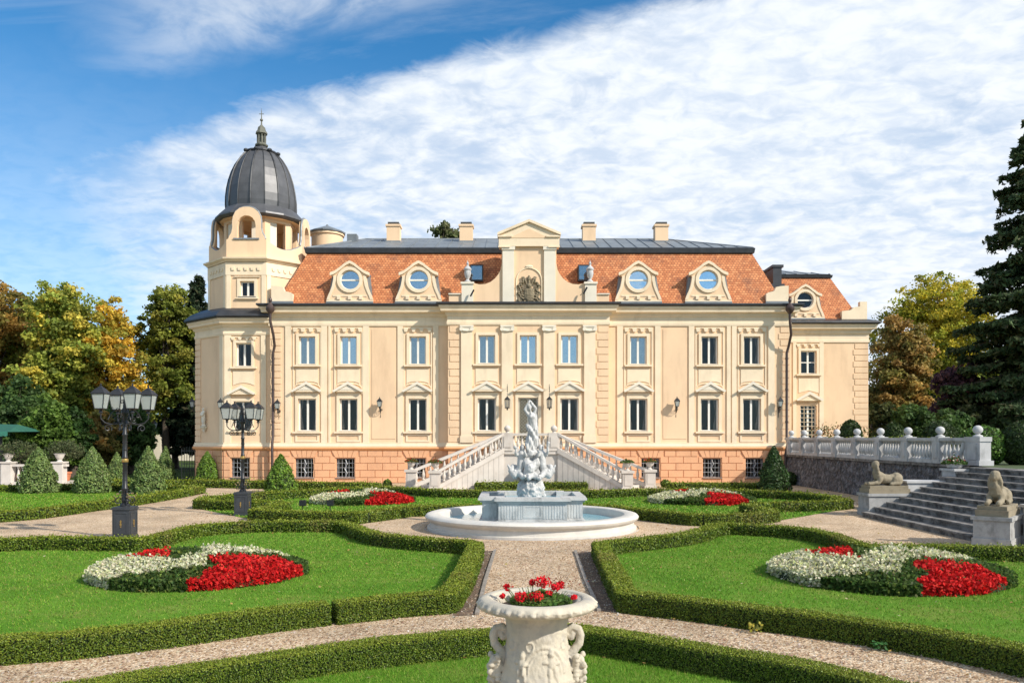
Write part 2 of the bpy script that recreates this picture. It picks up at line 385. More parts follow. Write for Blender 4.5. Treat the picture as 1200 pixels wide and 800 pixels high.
def tilemat():
    m = bpy.data.materials.new('clay_tiles'); m.use_nodes = True; t = m.node_tree; L = t.links; b = t.nodes['Principled BSDF']; b.inputs['Roughness'].default_value = .8
    uv = t.nodes.new('ShaderNodeUVMap')
    br = t.nodes.new('ShaderNodeTexBrick'); br.inputs['Scale'].default_value = 1; br.inputs['Brick Width'].default_value = .17; br.inputs['Row Height'].default_value = .15
    br.inputs['Mortar Size'].default_value = .010; br.inputs['Mortar Smooth'].default_value = .3; br.offset = .5
    br.inputs['Color1'].default_value = (0, 0, 0, 1); br.inputs['Color2'].default_value = (1, 1, 1, 1); br.inputs['Mortar'].default_value = (.5, .5, .5, 1)
    L.new(uv.outputs[0], br.inputs['Vector'])
    cr = t.nodes.new('ShaderNodeValToRGB'); e = cr.color_ramp.elements; e[0].color = (.43, .14, .05, 1); e[1].color = (.64, .26, .105, 1); k = e.new(.5); k.color = (.54, .19, .07, 1); L.new(br.outputs['Color'], cr.inputs[0])
    geo = t.nodes.new('ShaderNodeNewGeometry')
    n = t.nodes.new('ShaderNodeTexNoise'); n.inputs['Scale'].default_value = 1.1; n.inputs['Detail'].default_value = 10; n.inputs['Roughness'].default_value = .72; L.new(geo.outputs['Position'], n.inputs['Vector'])
    r = t.nodes.new('ShaderNodeMapRange'); r.inputs[1].default_value = .52; r.inputs[2].default_value = .74; L.new(n.outputs['Fac'], r.inputs[0])
    m1 = t.nodes.new('ShaderNodeMixRGB'); L.new(r.outputs[0], m1.inputs[0]); L.new(cr.outputs[0], m1.inputs[1]); m1.inputs[2].default_value = (.17, .07, .045, 1)
    m2 = t.nodes.new('ShaderNodeMixRGB'); L.new(br.outputs['Fac'], m2.inputs[0]); L.new(m1.outputs[0], m2.inputs[1]); m2.inputs[2].default_value = (.16, .05, .025, 1)
    L.new(m2.outputs[0], b.inputs['Base Color'])
    sp = t.nodes.new('ShaderNodeSeparateXYZ'); L.new(uv.outputs[0], sp.inputs[0])
    fr = t.nodes.new('ShaderNodeMath'); fr.operation = 'DIVIDE'; fr.inputs[1].default_value = .15; L.new(sp.outputs[1], fr.inputs[0])
    f2 = t.nodes.new('ShaderNodeMath'); f2.operation = 'FRACT'; L.new(fr.outputs[0], f2.inputs[0])
    f3 = t.nodes.new('ShaderNodeMath'); f3.operation = 'MULTIPLY_ADD'; f3.inputs[1].default_value = -.6; L.new(f2.outputs[0], f3.inputs[0])
    f4 = t.nodes.new('ShaderNodeMath'); f4.operation = 'SUBTRACT'; f4.inputs[0].default_value = 1; L.new(br.outputs['Fac'], f4.inputs[1]); L.new(f4.outputs[0], f3.inputs[2])
    bp = t.nodes.new('ShaderNodeBump'); bp.inputs['Strength'].default_value = .9; bp.inputs['Distance'].default_value = .022; L.new(f3.outputs[0], bp.inputs['Height']); L.new(bp.outputs[0], b.inputs['Normal'])
    return m
TILES = tilemat()
def rubblemat():
    m = bpy.data.materials.new('rubble_wall'); m.use_nodes = True; t = m.node_tree; L = t.links; b = t.nodes['Principled BSDF']; b.inputs['Roughness'].default_value = .95
    geo = t.nodes.new('ShaderNodeNewGeometry')
    n = t.nodes.new('ShaderNodeTexNoise'); n.inputs['Scale'].default_value = 4.5; n.inputs['Detail'].default_value = 10; n.inputs['Roughness'].default_value = .7; n.inputs['Distortion'].default_value = .8; L.new(geo.outputs['Position'], n.inputs['Vector'])
    cr = t.nodes.new('ShaderNodeValToRGB'); e = cr.color_ramp.elements; e[0].position = .36; e[0].color = (.035, .032, .033, 1); e[1].position = .68; e[1].color = (.30, .29, .31, 1); k = e.new(.5); k.color = (.105, .10, .105, 1); L.new(n.outputs['Fac'], cr.inputs[0])
    L.new(cr.outputs[0], b.inputs['Base Color'])
    vo = t.nodes.new('ShaderNodeTexVoronoi'); vo.inputs['Scale'].default_value = 5; L.new(geo.outputs['Position'], vo.inputs['Vector'])
    ad = t.nodes.new('ShaderNodeMath'); ad.operation = 'ADD'; L.new(vo.outputs['Distance'], ad.inputs[0]); L.new(n.outputs['Fac'], ad.inputs[1])
    bp = t.nodes.new('ShaderNodeBump'); bp.inputs['Strength'].default_value = 1; bp.inputs['Distance'].default_value = .12; L.new(ad.outputs[0], bp.inputs['Height']); L.new(bp.outputs[0], b.inputs['Normal']); return m
RUBBLE = rubblemat()

# ------------------------------------------------------------------ ground
def sheet(name, poly, z, m, kind='structure'):
    me = bpy.data.meshes.new(name); me.from_pydata([(x, y, z) for x, y in poly], [], [tuple(range(len(poly)))])
    bm = bmesh.new(); bm.from_mesh(me); bmesh.ops.triangulate(bm, faces=bm.faces)
    for f in bm.faces:
        if f.normal.z < 0: f.normal_flip()
    bm.to_mesh(me); bm.free(); me.materials.append(m)
    o = bpy.data.objects.new(name, me); COL.objects.link(o); o['kind'] = kind; return o
sheet('ground', [(-900, -300), (900, -300), (900, 1500), (-900, 1500)], -.02, ROUGHG)
sheet('gravel_path', [(-34, -2), (15.4, -2), (15.4, 46), (-13.5, 46), (-13.5, 41.5), (-34, 41.5)], 0, GRAVEL)
TERZ = 1.56
tb = MB(); tb.box(15.45, 120, 18.6, 110, -.3, TERZ)
tag(tb.build('terrace', mat('terrace_turf', (.05, .075, .02), .95, .3, .5, .5, 30)), kind='structure')

# ------------------------------------------------------------------ hedges
def pl(pts, Z=.265): return [gnd(x, y, Z) for x, y in pts]
def smooth_path(P, step=.12, closed=False):
    P = [Vector((p[0], p[1])) for p in P]; out = []
    n = len(P)
    for i in range(n if closed else n - 1):
        if closed: p0, p1, p2, p3 = P[(i-1) % n], P[i], P[(i+1) % n], P[(i+2) % n]
        else: p0, p1, p2, p3 = P[max(i-1, 0)], P[i], P[i+1], P[min(i+2, n-1)]
        # keep real corners sharp
        def tan(a, b, c):
            d1 = (b-a); d2 = (c-b)
            if d1.length < 1e-6 or d2.length < 1e-6: return None
            return (c - a) * .5 if d1.normalized().dot(d2.normalized()) > .75 else None
        t1 = tan(p0, p1, p2); t2 = tan(p1, p2, p3)
        if t1 is None: t1 = (p2 - p1)
        if t2 is None: t2 = (p2 - p1)
        L = (p2 - p1).length; t1 = t1.normalized() * L; t2 = t2.normalized() * L
        k = max(1, int(L / step))
        for j in range(k):
            t = j / k; h = t*t*(3-2*t)
            out.append((2*t**3-3*t*t+1)*p1 + (t**3-2*t*t+t)*t1 + h*p2 + (t**3-t*t)*t2)
    if not closed: out.append(P[-1])
    return out
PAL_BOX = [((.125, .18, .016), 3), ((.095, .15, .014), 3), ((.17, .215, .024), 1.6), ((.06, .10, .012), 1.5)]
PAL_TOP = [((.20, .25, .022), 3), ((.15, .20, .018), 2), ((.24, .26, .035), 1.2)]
def hedge(label, paths, w=.31, h=.275, group='clipped box hedges of the parterre', zbase=0.0, lo=.012):
    if not isinstance(paths[0], list): paths = [paths]
    C = paths[0][len(paths[0])//2]
    root = empty('box_hedge', (C[0], C[1], zbase), 0, label, 'hedge', group)
    body = MB(); PT = []; NR = []; SZ = []; CT = []
    for path in paths:
        S = smooth_path(path, .10 if min(p[1] for p in path) < 20 else .25); n = len(S)
        prof = [(-.5, 0), (-.52, .5), (-.5, .9), (-.42, 1), (0, 1.01), (.42, 1), (.5, .9), (.52, .5), (.5, 0)]
        b = len(body.v); m = len(prof); tang = []
        for i, p in enumerate(S):
            t = (S[min(i+1, n-1)] - S[max(i-1, 0)]).normalized(); tang.append(t); q = Vector((t.y, -t.x))
            for o, z in prof:
                k = 1 + .14 * noise.noise(Vector((p.x*2.2, p.y*2.2, z*2 + o*3))) + .05 * noise.noise(Vector((p.x*7, p.y*7, z*5 + o)))
                hh = h * (1 + .05 * noise.noise(Vector((p.x*1.3, p.y*1.3, 5))))
                body.v.append((p.x + q.x*o*w*k*.82 - C[0], p.y + q.y*o*w*k*.82 - C[1], z*hh*.94))
        for i in range(n-1):
            for j in range(m-1): body.f.append((b+i*m+j, b+i*m+j+1, b+(i+1)*m+j+1, b+(i+1)*m+j))
        body.f.append(tuple(b+j for j in range(m))); body.f.append(tuple(b+(n-1)*m+j for j in range(m)))
        # leaf skin
        Sx = np.array([(p.x, p.y) for p in S]); T = np.array([(t.x, t.y) for t in tang]); Q = np.stack([T[:,1], -T[:,0]], 1)
        seg = np.linalg.norm(np.diff(Sx, axis=0), axis=1)
        mid = (Sx[1:] + Sx[:-1]) / 2; dist = np.linalg.norm(mid, axis=1)
        ls = np.clip(dist * .00150, lo, .06)
        vis = np.abs(mid[:, 0]) < mid[:, 1] * .70 + 1.0
        cnt = np.where(vis, seg * (2*h + w) * 1.7 / (ls**2 * .75), 0).astype(int)
        idx = np.repeat(np.arange(len(seg)), cnt); k = len(idx)
        if k == 0: continue
        f = rng.random(k)[:, None]; base = Sx[idx]*(1-f) + Sx[idx+1]*f; q = Q[idx]
        s = rng.random(k) * (2*h + w)
        o = np.where(s < h, -w/2, np.where(s > h + w, w/2, s - h - w/2)); z = np.where(s < h, s, np.where(s > h + w, 2*h + w - s, h))
        nz = np.where((s >= h) & (s <= h+w), 1.0, 0.0); no = np.where(s < h, -1.0, np.where(s > h + w, 1.0, 0.0))
        lump = np.array([noise.noise(Vector((x*2.2, y*2.2, zz*2+oo*3))) for (x, y), zz, oo in zip(base[::8], z[::8], o[::8])])
        lump = np.repeat(lump, 8)[:k]
        jj = np.abs(rng.normal(size=k)) * ls[idx] * .55
        o2 = o * (1 + .14*lump) + no * jj; z2 = z * (1 + .07*lump) + nz * (jj + (rng.random(k) < .05) * ls[idx]*1.6)
        PT.append(np.stack([base[:,0] + q[:,0]*o2 - C[0], base[:,1] + q[:,1]*o2 - C[1], np.maximum(z2, .005)], 1))
        NR.append(np.stack([q[:,0]*no, q[:,1]*no, nz], 1)); SZ.append(ls[idx] * (.7 + .6*rng.random(k)))
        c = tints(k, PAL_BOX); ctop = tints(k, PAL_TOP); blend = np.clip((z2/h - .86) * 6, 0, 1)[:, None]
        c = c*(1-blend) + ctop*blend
        patch = np.repeat(np.array([noise.noise(Vector((x*.9, y*.9, 3))) for (x, y) in base[::16]]), 16)[:k]
        dry = np.clip(patch*1.8 - .30, 0, .65)[:, None] * (rng.random(k)[:, None] < .6)
        c = c*(1-dry) + np.array([.20, .155, .045])*dry
        CT.append(c)
    for path in paths:      # leafy corners and ends
        S = smooth_path(path, .25)
        for i in range(1, len(S)-1):
            if (S[i]-S[i-1]).normalized().dot((S[i+1]-S[i]).normalized()) < .96:
                e = S[i]; ls = min(.06, max(lo, e.length*.0015)); k = int(PI*w*h*2.2/(ls*ls*.75)); a = rng.random(k)*2*PI; r = w*.5*(1+.08*rng.normal(size=k)); z = rng.random(k)*h
                top = rng.random(k) < .3; z[top] = h*(1+.03*rng.random(top.sum())); r[top] *= rng.random(top.sum())**.5
                PT.append(np.stack([e.x+r*np.cos(a), e.y+r*np.sin(a), z], 1)-np.array([C[0], C[1], 0])); NR.append(np.stack([np.cos(a), np.sin(a), top*1.0], 1)); SZ.append(ls*(.7+.6*rng.random(k))); ct = tints(k, PAL_BOX); ct[top] = tints(top.sum(), PAL_TOP); CT.append(ct)
        for e, q0 in ((S[0], S[1]), (S[-1], S[-2])):
            t = (e - q0).normalized(); q = Vector((t.y, -t.x)); ls = min(.06, max(lo, e.length*.0015)); k = int(w*h*2.2/(ls*ls*.75))
            o = (rng.random(k)-.5)*w; z = rng.random(k)*h; jj = np.abs(rng.normal(size=k))*ls*.6
            PT.append(np.stack([e.x+q.x*o+t.x*jj-C[0], e.y+q.y*o+t.y*jj-C[1], z], 1)); NR.append(np.tile([t.x, t.y, 0], (k, 1))); SZ.append(ls*(.7+.6*rng.random(k))); CT.append(tints(k, PAL_BOX))
    body.build('branches', HEDGEIN, root, recalc=True)
    P = np.concatenate(PT); leaves('foliage', P, np.concatenate(SZ), np.concatenate(CT), BOX, root, np.concatenate(NR), 1.35, .75)
    return root

LG_front_a = pl([(-150, 764), (0, 748), (75, 743), (150, 735.5), (225, 726.5), (300, 716.5), (345, 711), (383, 707)])
LG_b = pl([(393, 706.5), (450, 700.5), (490, 697), (524, 695), (540, 675), (550, 655), (558, 636.5), (540, 634), (500, 631.5), (450, 626.5), (425, 620.5), (407, 613.5), (396, 612), (350, 611.5), (300, 611.8), (250, 614.5), (225, 617.5), (200, 623.5), (177, 629.5), (162, 631.5), (100, 630.5), (50, 630), (0, 632), (-60, 635)])
hedge('near hedge edging the left lawn on its path side, up to a small gap', LG_front_a)
hedge('long hedge wrapping the large left lawn from the small gap round by the central path', LG_b)
RG = pl([(1330, 790), (1200, 760), (1150, 750), (1100, 741), (1025, 729.5), (950, 719.5), (900, 713.5), (860, 708.5), (810, 702.5), (772, 698.5), (735, 694.5), (724, 675), (713, 655), (703, 636.5), (722, 634), (760, 630), (797, 626), (822, 621), (837, 616), (852, 614), (885, 615.5), (925, 618), (962, 623), (987, 630), (1005, 636.5), (1020, 639.5), (1075, 639.5), (1125, 640.5), (1200, 642.5), (1300, 646)])
hedge('long hedge wrapping the large right lawn beside the central path and steps', RG)
FG = pl([(20, 817), (150, 794), (225, 783), (300, 772.5), (362, 762.5), (425, 754.5), (487, 748), (575, 739.5), (628, 736.5), (682, 737), (722, 742.5), (772, 750.5), (835, 761), (885, 769), (935, 778), (975, 786), (1025, 797.5), (1100, 815)], .25)
hedge('foreground hedge crossing behind the big stone urn', FG, w=.31, h=.265)
FL = pl([(-70, 606), (0, 601), (50, 597), (100, 590.5), (150, 584.5), (200, 577), (236, 570.8), (190, 569.5), (125, 569), (75, 568.5), (0, 570), (-60, 571)])
hedge('hedge round the far left lawn in front of the cone trees', FL, h=.29)
tmp = pl([(125, 564.5), (192, 565), (220, 564.7), (310, 566), (345, 567), (445, 568.5)])
hedge('hedge running below the palace wall on the left of the stairs', tmp, w=.45, h=.34)
hedge('hedge running below the palace wall on the right of the stairs', pl([(783, 568), (892, 568.5)]), w=.45, h=.34)
MLo = pl([(333, 588.5), (300, 589.5), (270, 589), (232, 587), (245, 584), (295, 579.5), (345, 576.5), (395, 574), (445, 571.5), (480, 573.5), (520, 575.5), (600, 576), (700, 576), (762, 574.5), (825, 574.5), (875, 576), (925, 577.8), (962, 581.3), (994, 587), (975, 588.7), (925, 590.2), (880, 591.3)])
MLi = pl([(336, 590), (297, 598.8), (345, 601), (420, 602.5), (445, 599.5), (480, 595)]) + [(-2.1, 25.75), (-.9, 26.05), (.55, 26.15), (2.0, 26.05), (3.2, 25.75)] + pl([(730, 596), (775, 601), (812, 604.5), (850, 604.8), (887, 603), (907, 600.5), (872, 592)])
hedge('far hedge bounding the middle lawns behind the fountain, nearest the stairs', MLo, h=.31)
hedge('winding hedge at the front of the middle lawns, passing just behind the fountain', MLi, h=.31)

# ------------------------------------------------------------------ lawns, soil, kerbs
lawnL = LG_front_a + LG_b
lawns = [('large left lawn', lawnL, 0), ('large right lawn', RG, 0), ('foreground lawn', FG + [(7, 5.2), (-7, 5.2)], 0),
         ('far left lawn', FL, 0), ('middle lawns', MLo[3:19] + MLi[::-1][1:-1], 0)]
for nm, poly, _ in lawns: sheet('lawn', poly, .008, LAWN)
sheet('lawn', [MLo[-1], MLo[-2], MLo[-3], MLo[-4], MLi[-1], MLi[-2]][:4] + [gnd(880, 591)], .010, LAWN)
sheet('lawn', [gnd(232, 587), gnd(300, 579), gnd(336, 590)], .010, LAWN)
# soil beds beside the central path, stone kerbs
kl = [gnd(580, 645), gnd(569, 680), gnd(559, 720)]; kr = [gnd(674, 646), gnd(686, 680), gnd(702, 716)]
hl = [gnd(566, 645), gnd(525, 720)]; hr = [gnd(700, 646), gnd(745, 716)]
sheet('soil_strip', [hl[0], kl[0], kl[2], gnd(530, 722)], .005, SOIL)
sheet('soil_strip', [kr[0], hr[0], gnd(740, 718), kr[2]], .005, SOIL)
for p in (kl, kr):
    k = MB(); k.sweep(p, [(-.03, 0), (.03, 0), (.03, .035), (-.03, .035)]); o = k.build('kerb', mat('kerb_stone', (.24, .21, .18), .9, .2, 8)); o['kind'] = 'structure'

def inpoly(P, poly):
    x, y = P[:, 0], P[:, 1]; ins = np.zeros(len(P), bool); n = len(poly)
    for i in range(n):
        x1, y1 = poly[i]; x2, y2 = poly[(i+1) % n]
        c = ((y1 > y) != (y2 > y)) & (x < (x2-x1)*(y-y1)/(y2-y1+1e-12)+x1); ins ^= c
    return ins
def grass(poly, dens, hgt, wid, pal):
    p = np.array(poly); lo = p.min(0); hi = p.max(0); n = int((hi-lo).prod() * dens)
    P = lo + rng.random((n, 2)) * (hi-lo); P = P[inpoly(P, poly)]; P = P[np.abs(P[:, 0]) < P[:, 1]*.68 + .6]
    P = P[P[:, 1] > 6.8]
    n = len(P); a = rng.random(n)*2*PI; k = .6 + .8*rng.random(n); far = np.clip(P[:, 1]/12, .8, 3)
    pt = np.repeat(np.array([noise.noise(Vector((x*.8, y*.8, 0))) for x, y in P[::4]]), 4)[:n]
    u = np.stack([np.cos(a), np.sin(a)], 1) * (wid*far)[:, None]; tip = rng.normal(size=(n, 2)) * hgt*.5
    V = np.zeros((n, 3, 3)); V[:, 0, :2] = P - u; V[:, 1, :2] = P + u; V[:, 2, :2] = P + tip; V[:, :2, 2] = .006; V[:, 2, 2] = hgt*k
    c = tints(n, pal); pp = np.clip(pt*1.3, -.5, .5)[:, None]; fine = np.repeat(np.array([noise.noise(Vector((x*3.1, y*3.1, 7))) for x, y in P[::4]]), 4)[:n]; c = c * (1 + pp*.42 + .22*fine[:, None]) + np.array([.06, .02, .01])*np.clip(pp, 0, 1)
    return rawquads('grass', V, c, GRASS, None, 3)
PAL_G = [((.105, .25, .018), 3), ((.15, .30, .028), 2), ((.25, .32, .05), 1), ((.30, .29, .09), .45)]
for i, (nm, poly, _) in enumerate(lawns):
    d, h_, w_ = [(900, .035, .006), (900, .035, .006), (5200, .035, .0035), (260, .05, .010), (170, .05, .012)][i]
    g = grass(poly, d, h_, w_, PAL_G); g['kind'] = 'stuff'; g['label'] = 'short mown grass of the ' + nm; g['category'] = 'grass'

# ------------------------------------------------------------------ flower beds
BED_L = dict(c=(-5.69, 14.4), r=(1.86, 1.5),
    white=[[(100, 672), (101, 660), (112, 655), (135, 654), (160, 656.5), (185, 657.5), (215, 656), (228, 655.5), (238, 650), (252, 645), (275, 640), (300, 640), (330, 646), (352, 652), (345, 655), (325, 651), (300, 650), (275, 650), (255, 652), (244, 655), (238, 659), (238, 664), (215, 667), (180, 671), (155, 673), (137, 675), (133, 688), (120, 690), (104, 683)]],
    red=[[(247, 659), (250, 654), (275, 652), (300, 654), (325, 655), (343, 662), (349, 672), (350, 684), (320, 692), (290, 698), (215, 702), (190, 700), (190, 688), (205, 683), (225, 676), (240, 670), (255, 665)], [(152, 655), (165, 649), (180, 644), (195, 643), (206, 647), (197, 654), (185, 657)]])
BED_R = dict(c=(6.7, 14.25), r=(2.0, 1.72),
    white=[[(909, 662), (911, 654), (920, 649), (945, 649), (955, 652), (985, 655), (1008, 657), (1030, 650), (1045, 647), (1065, 650), (1095, 649), (1125, 655), (1122, 659), (1090, 656), (1060, 658), (1050, 662), (1051, 668), (1040, 672), (1000, 673), (977, 673), (971, 680), (967, 692), (945, 690), (925, 680), (912, 671)]],
    red=[[(943, 648), (955, 642), (970, 640), (985, 642), (998, 651), (1009, 655), (1005, 659), (985, 655), (955, 652)], [(1066, 661), (1080, 659), (1110, 660), (1145, 664), (1166, 671), (1171, 680), (1170, 696), (1140, 702), (1060, 706), (1025, 700), (1028, 691), (1050, 685), (1072, 684), (1086, 677), (1085, 670), (1076, 665)]])
def bedz(rr): return .17 + .25*np.clip(1-rr*rr, 0, 1)
def bed_uv(px, py, c, r):
    """where a point of the bed's planting plan lies on its domed top, in bed radii"""
    Z = .3
    for _ in range(12):
        x, y = gnd(px, py, Z); u, v = (x-c[0])/r[0], (y-c[1])/r[1]; Z = .5*Z+.5*float(bedz(min(1.0, math.hypot(u, v))))
    return u, v
def push(q):
    r = math.hypot(*q); return (q[0]*1.10, q[1]*1.10) if r > .88 else q      # plants run right to the rim
for B in (BED_L, BED_R):
    for k in ('white', 'red'): B[k] = [[push(bed_uv(x, y, B['c'], B['r'])) for x, y in p] for p in B[k]]
def flowerbed(cx, cy, r, ry, label, B, k=1.0, seed=0):
    root = empty('flower_bed', (cx, cy, 0), 0, label, 'flower bed', 'round flower beds on the lawns'); root.scale = (1, ry/r, 1)
    def pick(u, v):
        Q = np.stack([u, v], 1); w = np.zeros(len(u), bool); rd = w.copy()
        Q = Q + .035*np.stack([np.sin(v*19+u*7), np.cos(u*17-v*5)], 1)
        for p in B['white']: w |= inpoly(Q, p)
        for p in B['red']: rd |= inpoly(Q, p)
        return w, rd & ~w
    s = MB(); pr = np.linspace(1, .02, 9); s.lathe([(r*.98, 0), (r*.98, .08)] + [(r*q*.97, float(bedz(q))*.80) for q in pr], n=40); s.build('stems', HEDGEIN, root)
    n = int(21000*k*(r/2.1)**2); a = rng.random(n)*2*PI; rr = np.sqrt(rng.random(n)); ru = 1 + .03*np.sin(a*3+seed)+.015*np.sin(a*9)
    u, v = rr*np.cos(a), rr*np.sin(a); z = bedz(rr); bump = np.sin(u*21+np.sin(v*17)*1.4)*np.sin(v*23+u*5)
    wh, rd = pick(u, v); gr = ~(wh | rd)
    z = z*(1+.10*bump+.10*rng.normal(size=n)) + np.where(wh, .035, np.where(rd, .01, -.02))
    P = np.stack([u*r*ru, v*r*ru, z], 1)
    ns = int(7000*k); aa = rng.random(ns)*2*PI; zz = rng.random(ns)*.21; ru = 1 + .03*np.sin(aa*3+seed)+.015*np.sin(aa*9)+.012*rng.normal(size=ns)
    side = np.stack([np.cos(aa)*r*ru*1.0, np.sin(aa)*r*ru*1.0, zz], 1); sw, sr = pick(np.cos(aa)*.985, np.sin(aa)*.985); low = zz < .02; sw &= ~low; sr &= ~low
    sz = .046 if k >= 1 else .07
    G = np.concatenate([P[gr], side[~(sw | sr)], P[wh][::3]-np.array([0, 0, .06]), P[rd][::3]-np.array([0, 0, .05])])
    leaves('foliage', G, sz*1.15, tints(len(G), [((.06, .11, .025), 3), ((.09, .145, .03), 2), ((.16, .21, .04), .7)], .25), LEAF, root)
    k1 = rng.random(wh.sum()) < .86; W = np.concatenate([P[wh][k1], side[sw]]); leaves('white_flowers', W, sz*(.7+.6*rng.random(len(W))), tints(len(W), [((.66, .63, .46), 3), ((.58, .57, .34), 2), ((.44, .47, .20), 1)], .14), PETAL, root, None, 1.1)
    k2 = rng.random(rd.sum()) < .88; Q = np.concatenate([P[rd][k2], side[sr]]); leaves('red_flowers', Q, sz*(.7+.7*rng.random(len(Q))), tints(len(Q), [((.58, .014, .014), 4), ((.38, .008, .010), 2), ((.70, .05, .035), 1)], .18), PETAL, root, None, 1.3)
    return root
flowerbed(-5.69, 14.4, 1.86, 1.5, 'red and white flower bed on the large left lawn, nearest the camera', BED_L, 1.4, 0)
flowerbed(6.7, 14.25, 2.0, 1.72, 'red and white flower bed on the large right lawn, nearest the camera', BED_R, 1.4, 1)
flowerbed(-5.85, 31.0, 1.95, 1.75, 'red and white flower bed on the middle lawn left of the fountain', BED_L, .6, 2)
flowerbed(7.35, 31.0, 2.0, 1.75, 'red and white flower bed on the middle lawn right of the fountain', BED_R, .6, 3)

# ------------------------------------------------------------------ the palace
YF = 44.4; YR = 43.9; YT = 44.65; YW = 50.5; CX = .93
palace = empty('palace', (CX, YF, 0), 0, 'peach and cream baroque palace with orange tiled mansard roof and domed corner tower', 'palace')
def pb(mb, name, m, parent=None, **k):
    """link a palace part; geometry is written in world metres"""
    o = mb.build(name, m, None, **k)
    par = parent or palace
    o.parent = par
    for v in o.data.vertices: v.co -= Vector((CX, YF, 0))
    return o
XL, XR = -13.5, 15.5
XA, XB = fx(525, YR), fx(713.5, YR)
UP_Z = (6.59, 8.16); LO_Z = (2.88, 4.69); BA_Z = (.31, 1.36)
wing_w = [360, 408.5, 489.5, 748, 831.5, 881]
cen_w = [570.5, 619, 667.3]
base_w = [357, 405, 488, 762, 834, 884]
def rect(xc, hw, z0, z1): return [(xc-hw, z0), (xc+hw, z0), (xc+hw, z1), (xc-hw, z1)]
def wallpiece(x0, x1, Y, holes, z0=1.9, z1=8.75, t=.4):
    w = MB(); w.prism([(x0, z0), (x1, z0), (x1, z1), (x0, z1)], Y, Y+t, holes); return w
def hole_list(cs, Y):
    h = []
    for c in cs:
        x = fx(c, YF if Y != YR else YR); h += [rect(x, .46, *UP_Z), rect(x, .50, *LO_Z)]
    return h
lw = [c for c in wing_w if c < 600]; rw = [c for c in wing_w if c > 600]
pb(wallpiece(XL, XA, YF, hole_list(lw, YF)), 'wall', PEACH)
pb(wallpiece(XB, XR, YF, hole_list(rw, YF)), 'wall', PEACH)
ch = []
for c in cen_w:
    x = fx(c, YR); ch.append(rect(x, .46, *UP_Z)); ch.append(rect(x, .50, *LO_Z) if c != 619 else rect(x, .55, 2.0, 4.72))
w = wallpiece(XA, XB, YR, ch); w.box(XA, XA+.35, YR+.4, YF+.4, 1.9, 8.75); w.box(XB-.35, XB, YR+.4, YF+.4, 1.9, 8.75)
pb(w, 'wall', PEACH)
w = MB(); w.box(XL, XL+.4, YF+.4, 57, 0, 9.4); w.box(XR-.4, XR, YF+.4, 57, 0, 9.4); w.box(XL+.4, XR-.4, 56.6, 57, 0, 9.4)
w.box(XL+.4, XR-.4, YF+.4, 56.6, 5.2, 5.4); w.box(XL+.4, XR-.4, YF+.4, 56.6, 1.6, 1.8); w.box(XL+.4, XR-.4, YF+.4, 56.6, 9.2, 9.4); w.box(XL+.4, XR-.4, 48.5, 48.7, 0, 9.2)
pb(w, 'rear_wall', PEACH)

# rusticated basement
def rustic(name, x0, x1, Y, holes, ztop=1.87, M=None, parent=None):
    b = MB(); b.prism([(x0, 0), (x1, 0), (x1, ztop), (x0, ztop)], Y-.06, Y+.34, [rect(h, .50, *BA_Z) for h in holes])
    rows = [.02, .31, .71, 1.10, 1.47, 1.84]; rnd = random.Random(int(x0*10))
    for r in range(5):
        za, zb = rows[r]+.016, rows[r+1]-.016; x = x0 + .02 + (0 if r % 2 else -.42)
        while x < x1:
            a, e = max(x, x0+.012), min(x+.80, x1-.012); x += .84
            if e-a < .1: continue
            segs = [(a, e)]
            for h in holes:
                hx0, hx1 = h-.56, h+.56
                if zb > BA_Z[0]-.08 and za < BA_Z[1]+.05:
                    ns = []
                    for s0, s1 in segs:
                        if s1 <= hx0 or s0 >= hx1: ns.append((s0, s1)); continue
                        if s0 < hx0-.08: ns.append((s0, hx0))
                        if s1 > hx1+.08: ns.append((hx1, s1))
                    segs = ns
                elif r == 4 and za > 1.4:
                    ns = []
                    for s0, s1 in segs:
                        if s1 <= h-.8 or s0 >= h+.8: ns.append((s0, s1)); continue
                        if s0 < h-.88: ns.append((s0, h-.8))
                        if s1 > h+.88: ns.append((h+.8, s1))
                    segs = ns
            for s0, s1 in segs: b.prism([(s0, za), (s1, za), (s1, zb), (s0, zb)], Y-.10, Y-.05)
    for h in holes:      # fan of voussoirs over the window
        for k in range(5):
            t0, t1 = (k-2.5)*.27+.012, (k-1.5)*.27-.012
            b.prism([(h+t0*.82, 1.42), (h+t1*.82, 1.42), (h+t1*1.15, 1.82), (h+t0*1.15, 1.82)], Y-.115, Y-.05)
    return b
bh = [fx(c) for c in base_w]
pb(rustic('', XL, XA, YF, bh[:3]), 'plinth', ORANGE)
pb(rustic('', XA, XB, YR, []), 'plinth', ORANGE)
pb(rustic('', XB, XR, YF, bh[3:]), 'plinth', ORANGE)

